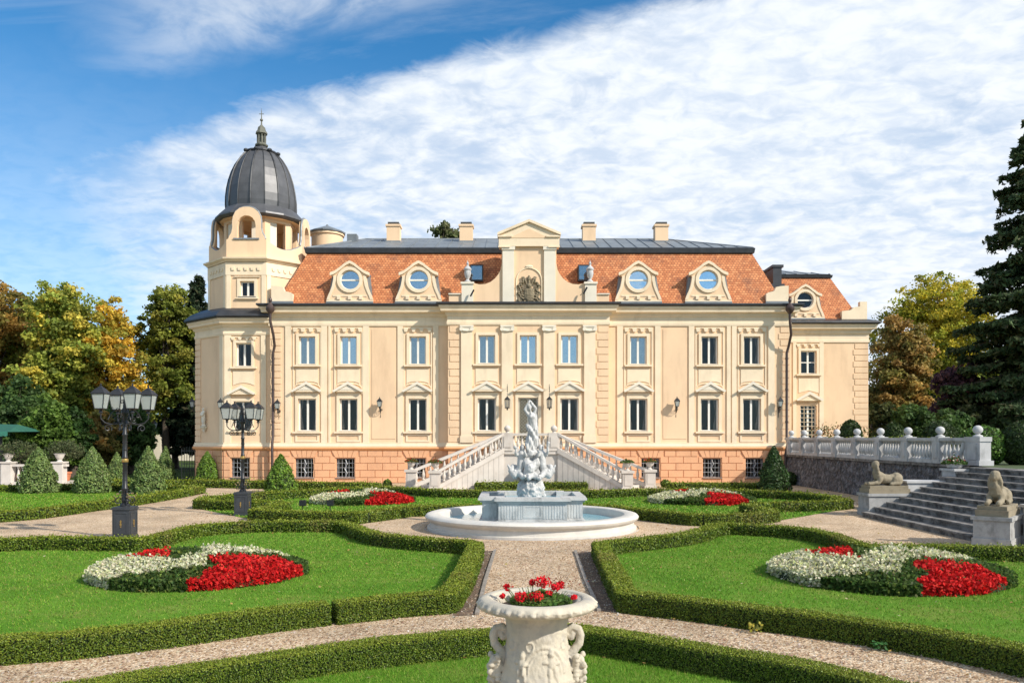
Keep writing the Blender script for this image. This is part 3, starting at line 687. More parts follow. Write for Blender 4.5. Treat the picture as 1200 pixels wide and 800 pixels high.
outline = [(-18.9, 58), (-18.55, 46.7), (-16.15, YT), (XL, YT), (XL, YF), (XA, YF), (XA, YR), (XB, YR), (XB, YF), (XR, YF), (XR, 57)]
main_out = [(XL, YT), (XL, YF), (XA, YF), (XA, YR), (XB, YR), (XB, YF), (XR, YF), (XR, 57)]
tow_out = [(-18.9, 58), (-18.55, 46.7), (-16.15, YT), (XL, YT)]
c = MB(); c.sweep(outline, [(-.05, 1.80), (.10, 1.80), (.17, 1.86), (.20, 1.93), (.17, 2.0), (-.05, 2.0)]); pb(c, 'string_course', ORANGE2)
c = MB(); c.sweep(outline, [(-.05, 2.002), (.12, 2.002), (.12, 2.10), (.07, 2.14), (.07, 2.24), (-.05, 2.24)]); pb(c, 'string_course', CREAM)
c = MB(); c.sweep(main_out, [(-.05, 8.72), (.05, 8.72), (.07, 8.78), (.07, 8.92), (.04, 8.94), (.04, 9.20), (.10, 9.24), (.14, 9.32), (.16, 9.40), (.38, 9.46), (.40, 9.60), (.46, 9.66), (.48, 9.76), (-.05, 9.76)]); pb(c, 'cornice', CREAM)
c = MB(); c.sweep(main_out, [(-.3, 9.765), (.52, 9.765), (.60, 9.83), (.60, 9.91), (.50, 9.93), (-.3, 10.05)]); pb(c, 'gutter', DARKMET)

# mansard roof with tiles mapped in metres
def tiled(quads):
    me = bpy.data.meshes.new('roof'); vs_, fs, uvs = [], [], []
    for q in quads:
        q = [Vector(p) for p in q]; b = len(vs_); vs_ += q; fs.append(tuple(range(b, b+len(q))))
        ux = (q[1]-q[0]).normalized(); nn = ux.cross(q[-1]-q[0]).normalized(); uy = nn.cross(ux)
        uvs += [((p-q[0]).dot(ux), (p-q[0]).dot(uy)) for p in q]
    me.from_pydata([tuple(v - Vector((CX, YF, 0))) for v in vs_], [], fs)
    l = me.uv_layers.new(name='UVMap')
    for i, p in enumerate(uvs): l.data[i].uv = p
    me.materials.append(TILES); o = bpy.data.objects.new('roof', me); COL.objects.link(o); o.parent = palace
    md = o.modifiers.new('t', 'SOLIDIFY'); md.thickness = .12; return o
def mansard(b0, b1, zb, t0, t1, zt):
    """front-left, back-right corners at the foot and at the top"""
    A = [(b0[0], b0[1], zb), (b1[0], b0[1], zb), (b1[0], b1[1], zb), (b0[0], b1[1], zb)]
    B = [(t0[0], t0[1], zt), (t1[0], t0[1], zt), (t1[0], t1[1], zt), (t0[0], t1[1], zt)]
    return tiled([(A[i], A[(i+1) % 4], B[(i+1) % 4], B[i]) for i in range(4)])
roof = mansard((-13.2, YF+.12), (15.2, 56.9), 9.98, (-11.75, 46.0), (13.8, 55.4), 13.25)
def metal_top(x0, x1, y0, y1, zt, rx0, rx1, ry, rz):
    c = MB(); path = [(x0, y1), (x0, y0), (x1, y0), (x1, y1)]
    c.sweep(path, [(-.1, zt-.10), (.16, zt-.10), (.20, zt+.16), (.12, zt+.22), (-.1, zt+.22)]); pb(c, 'eave_trim', DARKMET)
    m = MB(); e = .1; zz = zt+.2
    P = [(x0-e, y0-e, zz), (x1+e, y0-e, zz), (x1+e, y1+e, zz), (x0-e, y1+e, zz), (rx0, ry, rz), (rx1, ry, rz)]
    m.add(P, [(0, 1, 5, 4), (1, 2, 5), (2, 3, 4, 5), (3, 0, 4)])
    n = int((x1-x0)/.72)
    for i in range(n+1):
        x = x0 + (x1-x0)*i/n; rx = min(max(x, rx0), rx1)
        if x < rx0: f = (x-x0+e)/(rx0-x0+e)
        elif x > rx1: f = (x1+e-x)/(x1+e-rx1)
        else: f = 1
        y2, z2 = y0-e+(ry-y0+e)*f, zz+(rz-zz)*f
        m.tube([(x, y0-e, zz+.02), (x, y2, z2+.02)], .028, 4)
    m.tube([P[0], P[4], P[5], P[1]], .06, 6)
    pb(m, 'metal_roof', ZINC)
metal_top(-11.75, 13.8, 46.0, 55.4, 13.25, -9.3, 9.5, 50.5, 15.1)

# dormers
def circle(cx, cz, r, n=28): return [(cx + r*math.cos(2*PI*i/n), cz + r*math.sin(2*PI*i/n)) for i in range(n)]
def dormer(px, Y, k=1.0, zb=None):
    x = fx(px, Y); zb = zb or fz(353.5, Y); H = 2.22*k; s = k
    half = [(1.30, 0), (1.30, .10), (1.22, .32), (1.10, .58), (1.0, .85), (.93, 1.2), (.91, 1.42), (1.06, 1.46), (1.06, 1.60), (.80, 1.70), (.50, 1.92), (.25, 2.12), (0, 2.24)]
    out = [(x+a*s, zb+b*s) for a, b in half] + [(x-a*s, zb+b*s) for a, b in half[-2::-1]]
    zc = zb + 1.22*s; r = .56*s
    f = MB(); f.prism(out[::1], Y, Y+.22, [circle(x, zc, r)])
    inner = [(x+(a-.25 if a > .3 else a)*s, zb+(b-.16 if b > .3 else b+.12)*s) for a, b in half] + [(x-(a-.25 if a > .3 else a)*s, zb+(b-.16 if b > .3 else b+.12)*s) for a, b in half[-2::-1]]
    d = pb(f, 'dormer', PEACH)
    t = MB()     # mouldings: raking hood, ring, sides, three little brackets
    hood = [(1.10, 1.46), (1.10, 1.62), (.82, 1.73), (.52, 1.95), (.26, 2.16), (0, 2.29)]
    hin = [(0, 2.13), (.22, 2.02), (.46, 1.82), (.76, 1.60), (.95, 1.50)]
    t.prism([(x+a*s, zb+b*s) for a, b in hood] + [(x-a*s, zb+b*s) for a, b in hood[-2::-1]] + [(x-a*s, zb+b*s) for a, b in hin[::-1]] + [(x+a*s, zb+b*s) for a, b in hin[1:]], Y-.10, Y-.002)
    ring = circle(x, zc, r+.16*s); t.prism(ring, Y-.07, Y-.003, [circle(x, zc, r-.01)])
    for sg in (-1, 1):
        side = [(1.30, .12), (1.22, .34), (1.10, .6), (1.0, .87), (.93, 1.2), (.91, 1.44)]
        t.prism([(x+sg*a*s, zb+b*s) for a, b in side] + [(x+sg*(a-.16)*s, zb+b*s) for a, b in side[::-1]], Y-.04, Y-.004)
    t.box(x-1.3*s, x+1.3*s, Y-.05, Y-.002, zb, zb+.09*s); t.box(x-.95*s, x+.95*s, Y-.03, Y-.002, zb+.30*s, zb+.36*s)
    for q in (-.62, 0, .62): t.box(x+q*s-.09, x+q*s+.09, Y-.10, Y-.002, zb+.12*s, zb+.30*s)
    pb(t, 'moulding', CREAM, d)
    c2 = MB(); c2.prism([(x-1.28*s, zb), (x-.9*s, zb), (x-.9*s, zb+1.5*s), (x-1.04*s, zb+1.5*s)], Y+.22, Y+.9); c2.prism([(x+1.28*s, zb), (x+.9*s, zb), (x+.9*s, zb+1.5*s), (x+1.04*s, zb+1.5*s)], Y+.22, Y+.9)
    top = [(x+a*s, zb+b*s) for a, b in [(1.06, 1.60), (.80, 1.70), (.50, 1.92), (.25, 2.12), (0, 2.24)]]; top = top + [(2*x-a, b) for a, b in top[-2::-1]]
    c2.prism(top + [(a, b-.1) for a, b in top[::-1]], Y+.2, Y+1.35)
    pb(c2, 'dormer_cheek', ZINC, d)
    bk = MB(); bk.box(x-.88*s, x+.88*s, Y+.5, Y+.56, zb+.2, zb+1.6*s); pb(bk, 'dormer_back', CHIMCAP, d)
    g = MB(); g.prism(circle(x, zc, r+.02), Y+.13, Y+.15); pb(g, 'oculus_pane', GL_SKY if px < 700 else (GL_PALE if px < 900 else GL_DARK), d)
    g = MB(); g.prism(circle(x, zc, r+.015), Y+.08, Y+.129, [circle(x, zc, r-.06)]); g.box(x-r, x+r, Y+.07, Y+.125, zc-.045, zc+.045); pb(g, 'oculus_frame', SASH, d)
    a = MB(); a.prism([(x-1.36*s, zb-.30), (x+1.36*s, zb-.30), (x+1.30*s, zb-.004), (x-1.30*s, zb-.004)], Y-.12, Y+.3); pb(a, 'dormer_flashing', ZINC, d)
for px in (410, 490.5, 748, 830): dormer(px, 44.52)
# low corner parapets
for sg, xa, xb in ((1, XL, XL+1.25), (-1, XR, XR-1.3)):
    o = [(xa+sg*.05, 10.0), (xb, 10.0), (xb, 10.55), (xb-sg*.12, 10.62), (xb-sg*.45, 10.70), (xb-sg*.55, 10.92), (xb-sg*.85, 10.98), (xa+sg*.05, 11.0)]
    p = MB(); p.prism(o, YF+.06, YF+.34); par = pb(p, 'corner_parapet', CREAM)
    p = MB(); p.box(min(xa, xb)-.05, max(xa, xb)+.05, YF-.02, YF+.055, 9.96, 10.12); pb(p, 'parapet_flashing', ZINC, par)
# skylights
for px in (559, 684):
    x = fx(px, 45.4); s = MB(); s.box(x-.36, x+.36, 44.85, 45.6, 11.35, 12.25); k = pb(s, 'skylight', DARKMET); g = MB(); g.box(x-.30, x+.30, 44.83, 44.848, 11.42, 12.18); pb(g, 'skylight_pane', GL_MID, k)
# chimneys
for px in (461.5, 546.5, 690, 774.5):
    x = fx(px, 49.3); zt = fz(263.5, 49.3); s = MB(); s.box(x-.40, x+.40, 49.0, 49.7, 14.0, zt-.16); s.box(x-.46, x+.46, 48.94, 49.76, zt-.16, zt-.04); k = pb(s, 'chimney', PEACH)
    g = MB(); g.box(x-.34, x+.34, 49.06, 49.64, zt-.04, zt+.12); pb(g, 'chimney_cap', CHIMCAP, k); g = MB(); g.box(x-.46, x+.46, 48.92, 48.99, 14.35, 14.62); pb(g, 'chimney_flashing', ZINC, k)
s = MB(); x = fx(413, 49.5); s.box(x-.3, x+.3, 49.3, 49.9, 14.0, fz(275, 49.5)); pb(s, 'chimney', ZINC)

# pedimented gable over the centre
def A2(px, py, Y=YR): return (fx(px, Y), fz(py, Y))
ax = fx(620, YR)
left = [A2(526, 364.5), A2(526, 345), A2(541, 345), A2(541, 331.5), A2(555, 331.5), A2(562, 333), A2(569, 332.5), A2(575, 330), A2(580, 326), A2(584, 321), A2(586.5, 316), A2(588, 308), A2(588, 287)]
g = MB(); g.prism(left + [(2*ax-a, b) for a, b in left[::-1]], YR+.05, YR+.6); gable = pb(g, 'gable', PEACH)
pd = [A2(584.5, 289), A2(584.5, 276), A2(620, 260.5)]; g = MB(); g.prism([A2(588, 289)]+pd + [(2*ax-a, b) for a, b in pd[-2::-1]]+[(2*ax-A2(588, 289)[0], A2(588, 289)[1])], YR-.12, YR+.7); pb(g, 'pediment', CREAM, gable)
g = MB(); tri = [A2(597, 279.5), A2(643, 279.5), A2(620, 268.5)]; g.prism(tri, YR-.14, YR-.118); pb(g, 'tympanum', PEACH, gable)
g = MB()
for sg in (-1, 1):      # raking cornice and a level one
    q = [(-37, 276.5), (-37, 273.5), (0, 258), (0, 261)]
    g.prism([(ax + sg*a*YR/FPX, fz(b, YR)) for a, b in q], YR-.24, YR+.72)
    g.box(min(ax+sg*fx(600+36.5, YR), ax+sg*fx(600+20, YR)), max(ax+sg*fx(600+36.5, YR), ax+sg*fx(600+20, YR)), YR-.20, YR-.121, fz(278.5, YR), fz(276.6, YR))
    g.box(min(ax+sg*1.70, ax+sg*1.05), max(ax+sg*1.70, ax+sg*1.05), YR-.17, YR-.121, fz(290.5, YR), fz(289, YR))
pb(g, 'raking_cornice', CREAM, gable)
g = MB()
for sg in (-1, 1):
    x0, x1 = sorted((ax+sg*31*YR/FPX, ax+sg*17.5*YR/FPX)); g.box(x0, x1, YR-.06, YR+.048, fz(361.5, YR), fz(293, YR)); g.box(x0-.05, x1+.05, YR-.11, YR+.047, fz(293, YR), fz(289, YR))
    x0, x1 = sorted((ax+sg*79*YR/FPX, ax+sg*65.5*YR/FPX)); g.box(x0, x1, YR-.06, YR+.048, fz(361.5, YR), fz(333, YR)); g.box(x0-.05, x1+.05, YR-.12, YR+.3, fz(332.9, YR), fz(330.5, YR))
    x0, x1 = sorted((ax+sg*94.5*YR/FPX, ax+sg*80*YR/FPX)); g.box(x0, x1, YR-.02, YR+.3, fz(345, YR)+.002, fz(343.6, YR))
g.box(ax-.80, ax+.80, YR-.10, YR+.046, fz(361.5, YR), fz(358, YR))
pb(g, 'gable_pilasters', PALE, gable)
arch = [(ax-.70, 10.05)] + [(ax + .70*math.cos(a), 11.15 + .72*math.sin(a)) for a in [PI - PI*i/16 for i in range(17)]] + [(ax+.70, 10.05)]
g = MB(); g.tube([(a, YR+.03, b) for a, b in arch], .035, 6); g.ell((ax, YR+.02, 11.95), (.22, .05, .08), 8, 6); pb(g, 'niche_moulding', CREAM, gable)
# carved coat of arms
s = MB(); zA = fz(340, YR)
def E(dx, dz, rx, rz, ry=.10, rot=0): s.ell((ax+dx, YR-.02, zA+dz), (rx, ry, rz), 10, 8, Matrix.Rotation(rot, 3, 'Y'))
E(0, -.30, .33, .40, .13); E(0, -.05, .32, .20, .12); E(0, .22, .15, .17, .16); E(0, .42, .07, .12, .1)
E(0, .62, .12, .14); E(0, .75, .06, .07)
for sg in (-1, 1):
    E(sg*.20, .50, .055, .30, .08, sg*.35); E(sg*.33, .52, .05, .20, .07, sg*.1); E(sg*.36, .70, .08, .05, .06)
    for i in range(9):
        a = -1.1 + i*.27; E(sg*(.52 + .06*math.sin(i*2.1)), -.62 + i*.125, .11, .06, .08, sg*(i*.9)); E(sg*(.40 + .05*math.cos(i*1.7)), -.55+i*.12, .07, .045, .09, sg*(1+i*.7))
for i in range(9):
    a = PI + PI*i/8; E(.36*math.cos(a), -.30 + .45*math.sin(a), .07, .05, .12)
sc = sculpt('coat_of_arms', s, ARMS, None, .022, .012, 14, 1); sc.parent = gable
for v in sc.data.vertices: v.co -= Vector((CX, YF, 0))

# quoins, pilasters, strips
def quoins(x0, x1, Y, z0=2.26, z1=8.70, n=17, parent=None, m=PEACH):
    q = MB(); h = (z1-z0)/n
    for i in range(n): q.box(x0 + (.10 if i % 2 and x1-x0 > .6 else 0), x1, Y-.030, Y-.002, z0+i*h+.03, z0+(i+1)*h-.03)
    return q
pb(quoins(XL+.01, XL+.62, YF, n=18), 'quoins', PEACH); pb(quoins(fx(912.5), XR-.01, YF, n=18), 'quoins', PEACH)
pb(quoins(XA+.01, fx(539, YR), YR, n=16), 'quoins', PEACH); pb(quoins(fx(699, YR), XB-.01, YR, n=16), 'quoins', PEACH)
st = MB()
for a, b in ((334.5, 341.5), (376.5, 383.5), (385, 387.5), (425.5, 432.5), (466, 472.5), (507.5, 514), (723, 730), (767.5, 774), (807, 813.5), (851.5, 856), (857.5, 863), (900, 907.5)):
    st = MB(); st.box(fx(a), fx(b), YF-.055, YF-.001, 2.23, 8.74); pb(st, 'wall_strip', CREAM)
for pc in (547, 594.5, 643.5, 691):
    x = fx(pc, YR); p = MB(); p.box(x-.31, x+.31, YR-.10, YR-.001, 2.62, 8.35); p.box(x-.36, x+.36, YR-.14, YR-.0015, 2.25, 2.62)
    col = pb(p, 'pilaster', CREAM)
    p = MB(); p.box(x-.38, x+.38, YR-.17, YR-.002, 8.60, 8.70); p.box(x-.33, x+.33, YR-.13, YR-.0025, 8.352, 8.60)
    for sg in (-1, 1): p.tube([(x+sg*.29, YR-.17, 8.49), (x+sg*.29, YR-.01, 8.49)], .11, 12)
    p.tube([(x-.25, YR-.15, 8.42), (x, YR-.16, 8.38), (x+.25, YR-.15, 8.42)], .035, 6)
    pb(p, 'capital', PALE, col)

def sash(x, z0, z1, hw, Y, name='window', rows=1, bright=GL_DARK, curtain=True, par=None, M=None, cutype=0):
    f = MB(); yf = Y+.14; t = .065
    f.prism(rect(x, hw+.01, z0-.005, z1+.005), yf, yf+.07, [rect(x-hw/2+.01, hw/2-t, z0+t, z1-t), rect(x+hw/2-.01, hw/2-t, z0+t, z1-t)])
    if rows > 1: f.box(x-hw, x+hw, yf-.01, yf+.06, (z0+z1)/2-.03, (z0+z1)/2+.03) if rows == 2 else None
    w = pb(f, name, SASH, par)
    g = MB(); g.prism(rect(x, hw-.02, z0+.02, z1-.02), yf+.03, yf+.04); pb(g, 'pane', bright, w)
    if curtain:
        for sg in (-1, 1):
            c = MB(); n = 14; wd = hw*(.42 if cutype == 0 else .95); pts = []
            for i in range(n+1):
                u = i/n; 
                for k in range(7):
                    z = z1 - (z1-z0)*k/6; sw = 1 - (.55*math.sin(PI*min(1, k/6*1.1))**2 if cutype == 0 else 0)
                    pts.append((x + sg*(hw - wd*u*sw), yf+.22+.03*math.sin(u*20+k*.3), z))
            c.add(pts, [(i*7+k, i*7+k+1, (i+1)*7+k+1, (i+1)*7+k) for i in range(n) for k in range(6)]); pb(c, 'curtain', CURT, w)
    return w
def trim_window(x, Y, lower=True, hw=.46, z0=6.59, z1=8.16, par=None):
    """raised surround, sill and ornaments; geometry stays on the wall"""
    t = MB(); e = .15
    t.prism(rect(x, hw+e, z0-.02, z1+e), Y-.06, Y-.002, [rect(x, hw+.004, z0+.03, z1)])
    t.box(x-hw-.30, x+hw+.30, Y-.15, Y-.003, z0-.12, z0-.024)
    return t
def bay(px, Y, mods, glasses, door=False, curt=(0, 0), Yx=None):
    x = fx(px, Yx or Y)
    a = trim_window(x, Y)
    if mods:
        a.box(x-.78, x+.78, Y-.04, Y-.0025, 8.60, 8.66)
        for q in (-.66, -.22, .22, .66): a.prism([(x+q-.07, 8.40), (x+q+.07, 8.40), (x+q+.13, 8.60), (x+q-.13, 8.60)], Y-.10, Y-.003)
        a.box(x-.80, x-.735, Y-.04, Y-.0035, 4.95, 8.599); a.box(x+.735, x+.80, Y-.04, Y-.0035, 4.95, 8.599)
    # panel below with arched head over the hood
    b0 = 5.45; arc = [(x+.62*math.cos(t), b0+.05 + .16*math.sin(t)) for t in [PI*i/10 for i in range(11)]]
    a.prism([(x-.62, 6.34), (x-.62, b0)] + arc[::-1][1:-1] + [(x+.62, b0), (x+.62, 6.34)], Y-.03, Y-.0045)
    pb(a, 'window_surround', CREAM)
    l = MB(); l.tube([(x+.72*math.cos(t), Y-.03, b0-.13+.22*math.sin(t)) for t in [PI*i/12 for i in range(13)]], .028, 5); 
    s = sash(x, *UP_Z, .46, Y, 'window', 1, glasses[0], curt[0] is not None, None, None, curt[0] or 0)
    k = MB(); k.box(x-.5, x+.5, Y-.10, Y+.13, 6.545, 6.588); pb(k, 'sill', SILLM, s)
    z1 = LO_Z[1] + (.03 if door else 0); z0 = LO_Z[0] if not door else 2.0; hw = .50 if not door else .55
    t = MB(); t.prism(rect(x, hw+.16, z0-.02 if not door else z0+.3, z1+.16), Y-.06, Y-.0022, [rect(x, hw+.004, z0+.03 if not door else z0+.33, z1)])
    t.box(x-hw-.14, x+hw+.14, Y-.035, Y-.0028, z1+.17, 5.02)
    if not door:
        t.box(x-hw-.30, x+hw+.30, Y-.14, Y-.0033, z0-.12, z0-.024)
        t.prism(rect(x, .66, 2.28, z0-.16), Y-.035, Y-.004, [rect(x, .56, 2.38, z0-.26)])
    pb(t, 'window_surround', CREAM)
    h = MB(); h.prism([(x-.80, 5.06), (x+.80, 5.06), (x+.80, 5.13), (x, 5.56), (x-.80, 5.13)], Y-.20, Y-.0026); hood = pb(h, 'pediment_hood', CREAM)
    h = MB(); h.prism([(x-.52, 5.16), (x+.52, 5.16), (x, 5.44)], Y-.215, Y-.201); h.prism([(x-.86, 5.13), (x-.80, 5.05), (x-.74, 5.05), (x, 5.47), (x+.74, 5.05), (x+.80, 5.05), (x+.86, 5.13), (x, 5.64)], Y-.28, Y-.216); pb(h, 'hood_moulding', PALE, hood)
    pb(l, 'arch_moulding', CREAM, hood)
    if door:
        s = sash(x, z0, z1, hw, Y, 'entrance_door', 1, GL_DARK, False)
        g = MB()
        for i in range(-9, 16):
            for sg in (-1, 1):
                za = z0 + .4 + i*.18
                p0 = Vector((x-hw+.05, Y+.06, za if sg > 0 else za+1.0)); p1 = Vector((x+hw-.05, Y+.06, za+1.0 if sg > 0 else za))
                # clip to the opening
                lo, hi = z0+.05, z1-.05; t0, t1 = 0.0, 1.0; dz = p1.z-p0.z
                ta, tb_ = (lo-p0.z)/dz, (hi-p0.z)/dz; 
                if ta > tb_: ta, tb_ = tb_, ta
                t0, t1 = max(0, ta), min(1, tb_)
                if t1-t0 > .03: g.tube([p0.lerp(p1, t0), p0.lerp(p1, t1)], .016, 4)
        pb(g, 'lattice_grille', mat('brass_lattice', (.42, .38, .28), .5, .1), s)
    else:
        s = sash(x, z0, z1, hw, Y, 'window', 1, glasses[1], curt[1] is not None, None, None, curt[1] or 0)
        k = MB(); k.box(x-.54, x+.54, Y-.10, Y+.13, z0-.045, z0-.002); pb(k, 'sill', SILLM, s)
for px, gl, cu in ((360, (GL_MID, GL_DARK), (1, 0)), (408.5, (GL_SKY, GL_DARK), (1, 0)), (489.5, (GL_MID, GL_DARK), (1, None)), (748, (GL_MID, GL_DARK), (1, 0)), (831.5, (GL_DARK, GL_DARK), (0, 0)), (881, (GL_DARK, GL_DARK), (0, 0))):
    bay(px, YF, True, gl, False, cu)
for px, gl, dr in ((570.5, (GL_MID, GL_DARK), False), (619, (GL_SKY, GL_DARK), True), (667.3, (GL_SKY, GL_DARK), False)):
    bay(px, YR, False, gl, dr, (1, 0))
def cellar_window(x, Y, M=None):
    f = MB(); f.prism(rect(x, .51, BA_Z[0]-.01, BA_Z[1]+.01), Y+.10, Y+.16, [rect(x-.25, .20, BA_Z[0]+.05, BA_Z[1]-.05), rect(x+.25, .20, BA_Z[0]+.05, BA_Z[1]-.05)]); w = pb(f, 'cellar_window', mat('blue_grey_frame', (.15, .17, .20), .6, .1))
    g = MB(); g.box(x-.49, x+.49, Y+.12, Y+.13, BA_Z[0], BA_Z[1]); pb(g, 'pane', GL_DARK, w)
    g = MB()
    for q in (-.38, -.19, .0, .19, .38): g.tube([(x+q, Y+.02, BA_Z[0]), (x+q, Y+.02, BA_Z[1])], .013, 5)
    for z in (.6, .85, 1.1): g.tube([(x-.49, Y+.02, z), (x+.49, Y+.02, z)], .013, 5)
    g.tube([(x, Y, BA_Z[0]+.05), (x+.09, Y, .55), (x-.05, Y, .8), (x+.09, Y, 1.05), (x, Y, BA_Z[1]-.05)], .028, 5); pb(g, 'window_grille', mat('grille_grey', (.33, .34, .35), .5, .1, metal=.3), w)
    g = MB(); g.box(x-.55, x+.55, Y-.14, Y+.1, BA_Z[0]-.05, BA_Z[0]-.004); pb(g, 'sill', SILLM, w)
for x in bh: cellar_window(x, YF)
# raised field panels between the bays
fp = MB()
for a, b in ((435.5, 463.5), (777, 804.5)):
    fp = MB(); fp.box(fx(a), fx(b), YF-.02, YF-.0012, 2.45, 8.55); pb(fp, 'field_panel', PEACH)

# ---------------- corner tower
tc_ = MB(); tc_.sweep(tow_out, [(-.05, 8.25), (.05, 8.25), (.08, 8.32), (.08, 8.42), (.04, 8.45), (.04, 8.68), (.10, 8.72), (.16, 8.84), (.36, 8.90), (.38, 9.02), (.45, 9.10), (.45, 9.18), (-.05, 9.18)]); tower = pb(tc_, 'tower_cornice', CREAM)
def M_edge(p, q):
    """frame whose x runs along p->q, y inwards"""
    p = Vector((p[0], p[1], 0)); d = (Vector((q[0], q[1], 0))-p).normalized(); n = Vector((-d.y, d.x, 0))
    return Matrix(((d.x, n.x, 0, p.x), (d.y, n.y, 0, p.y), (0, 0, 1, 0), (0, 0, 0, 1)))
txu, txl = fx(285.8, YT), fx(284, YT)
w = MB(); w.prism([(-16.15, 1.9), (XL, 1.9), (XL, 8.3), (-16.15, 8.3)], YT, YT+.35, [rect(txu, .43, 6.50, 7.82), rect(txl, .48, 2.95, 4.56)])
Mc = M_edge((-18.55, 46.7), (-16.15, YT)); Lc = math.hypot(2.4, 46.7-YT); w.prism([(0, 1.9), (Lc, 1.9), (Lc, 8.3), (0, 8.3)], 0, .35, (), Mc)
Ms = M_edge((-18.9, 58), (-18.55, 46.7)); w.prism([(0, 1.9), (11.3, 1.9), (11.3, 8.3), (0, 8.3)], 0, .35, (), Ms)
w.flat([(-18.3, 57), (-18.2, 46.9), (-16.1, YT+.36), (XL, YT+.36), (XL, 57)], 5.3, 5.5); w.flat([(-18.3, 57), (-18.2, 46.9), (-16.1, YT+.36), (XL, YT+.36), (XL, 57)], 8.2, 8.3); w.box(-18.1, XL, 48.3, 48.5, 0, 8.2)
pb(w, 'tower_wall', PEACH)
b = rustic('', -16.15, XL, YT, [fx(282, YT)]); 
b2 = MB(); b2.prism([(0, 0), (Lc, 0), (Lc, 1.87), (0, 1.87)], -.06, .3, (), Mc); b2.prism([(0, 0), (11.3, 0), (11.3, 1.87), (0, 1.87)], -.06, .3, (), Ms)
rows = [.02, .31, .71, 1.10, 1.47, 1.84]
for r in range(5):
    x = .02 + (0 if r % 2 else -.42)
    while x < Lc:
        a, e = max(x, .012), min(x+.80, Lc-.012); x += .84
        if e-a > .1: b2.prism([(a, rows[r]+.016), (e, rows[r]+.016), (e, rows[r+1]-.016), (a, rows[r+1]-.016)], -.10, -.05, (), Mc)
b.add(b2.v, b2.f); pb(b, 'plinth', ORANGE); cellar_window(fx(282, YT), YT)
q = MB(); n = 17
for i in range(n):
    za, zb = 2.26+i*.355+.03, 2.26+(i+1)*.355-.03; q.prism([(.02, za), (.62, za), (.62, zb), (.02, zb)], -.045, -.002, (), Mc); q.prism([(10.7, za), (11.28, za), (11.28, zb), (10.7, zb)], -.045, -.002, (), Ms)
pb(q, 'quoins', PEACH)
q = MB(); q.prism([(Lc-.42, 2.23), (Lc-.03, 2.23), (Lc-.03, 8.27), (Lc-.42, 8.27)], -.05, -.001, (), Mc); pb(q, 'wall_strip', CREAM)
for xa, xb in ((-16.12, -15.75), (fx(306, YT), fx(312, YT))): q = MB(); q.box(xa, xb, YT-.05, YT-.001, 2.23, 8.27); pb(q, 'wall_strip', CREAM)
# tower windows
for x, hw, z0, z1 in ((txu, .43, 6.50, 7.82), (txl, .48, 2.95, 4.56)):
    t = trim_window(x, YT, True, hw, z0, z1)
    if z0 > 5:
        t.box(x-.78, x+.78, YT-.04, YT-.0025, 8.12, 8.18)
        for u in (-.6, -.2, .2, .6): t.prism([(x+u-.06, 7.98), (x+u+.06, 7.98), (x+u+.11, 8.12), (x+u-.11, 8.12)], YT-.09, YT-.003)
        t.prism([(x-.6, 6.25), (x-.6, 5.45), (x-.3, 5.56), (x, 5.60), (x+.3, 5.56), (x+.6, 5.45), (x+.6, 6.25)], YT-.03, YT-.0045)
    pb(t, 'window_surround', CREAM); s = sash(x, z0, z1, hw, YT, 'window', 1, GL_DARK, z0 > 5)
    k = MB(); k.box(x-hw-.04, x+hw+.04, YT-.10, YT+.13, z0-.045, z0-.002); pb(k, 'sill', SILLM, s)
x = txl; h = MB(); h.prism([(x-.74, 4.93), (x+.74, 4.93), (x+.74, 5.0), (x, 5.36), (x-.74, 5.0)], YT-.20, YT-.0026); hd = pb(h, 'pediment_hood', CREAM)
h = MB(); h.prism([(x-.80, 5.0), (x-.74, 4.92), (x-.68, 4.92), (x, 5.27), (x+.68, 4.92), (x+.74, 4.92), (x+.80, 5.0), (x, 5.44)], YT-.28, YT-.201); pb(h, 'hood_moulding', PALE, hd)
# skirt roof
c = MB(); c.sweep(tow_out, [(-.3, 9.19), (.55, 9.19), (.60, 9.26), (.58, 9.34), (.30, 9.62), (-.35, 9.98)]); pb(c, 'skirt_roof', DARKMET)
# upper octagon
TX, TY = -14.9, 47.36; AP = 2.72
def octa(ap, z=None, k=8, off=22.5):
    r = ap / math.cos(PI/k); return [(TX + r*math.cos(R(off) + 2*PI*i/k), TY + r*math.sin(R(off) + 2*PI*i/k)) for i in range(k)]
def face_M(i, ap):   # i=0 faces the camera; positive turns towards +X
    a = -PI/2 + i*PI/4; c = Vector((TX + ap*math.cos(a), TY + ap*math.sin(a), 0)); n = Vector((-math.cos(a), -math.sin(a), 0)); d = Vector((-math.sin(a), math.cos(a), 0))
    return Matrix(((d.x, n.x, 0, c.x), (d.y, n.y, 0, c.y), (0, 0, 1, 0), (0, 0, 0, 1)))
HA = AP*math.tan(PI/8)
w = MB()
for i in range(-3, 5):
    M = face_M(i, AP); w.prism([(-HA, 9.3), (HA, 9.3), (HA, 12.35), (-HA, 12.35)], 0, .3, [rect(.06, .40, 10.42, 11.28)] if i == 0 else (), M)
w.flat(octa(AP-.1), 12.3, 12.40)
pb(w, 'tower_wall', PEACH)
t = MB()
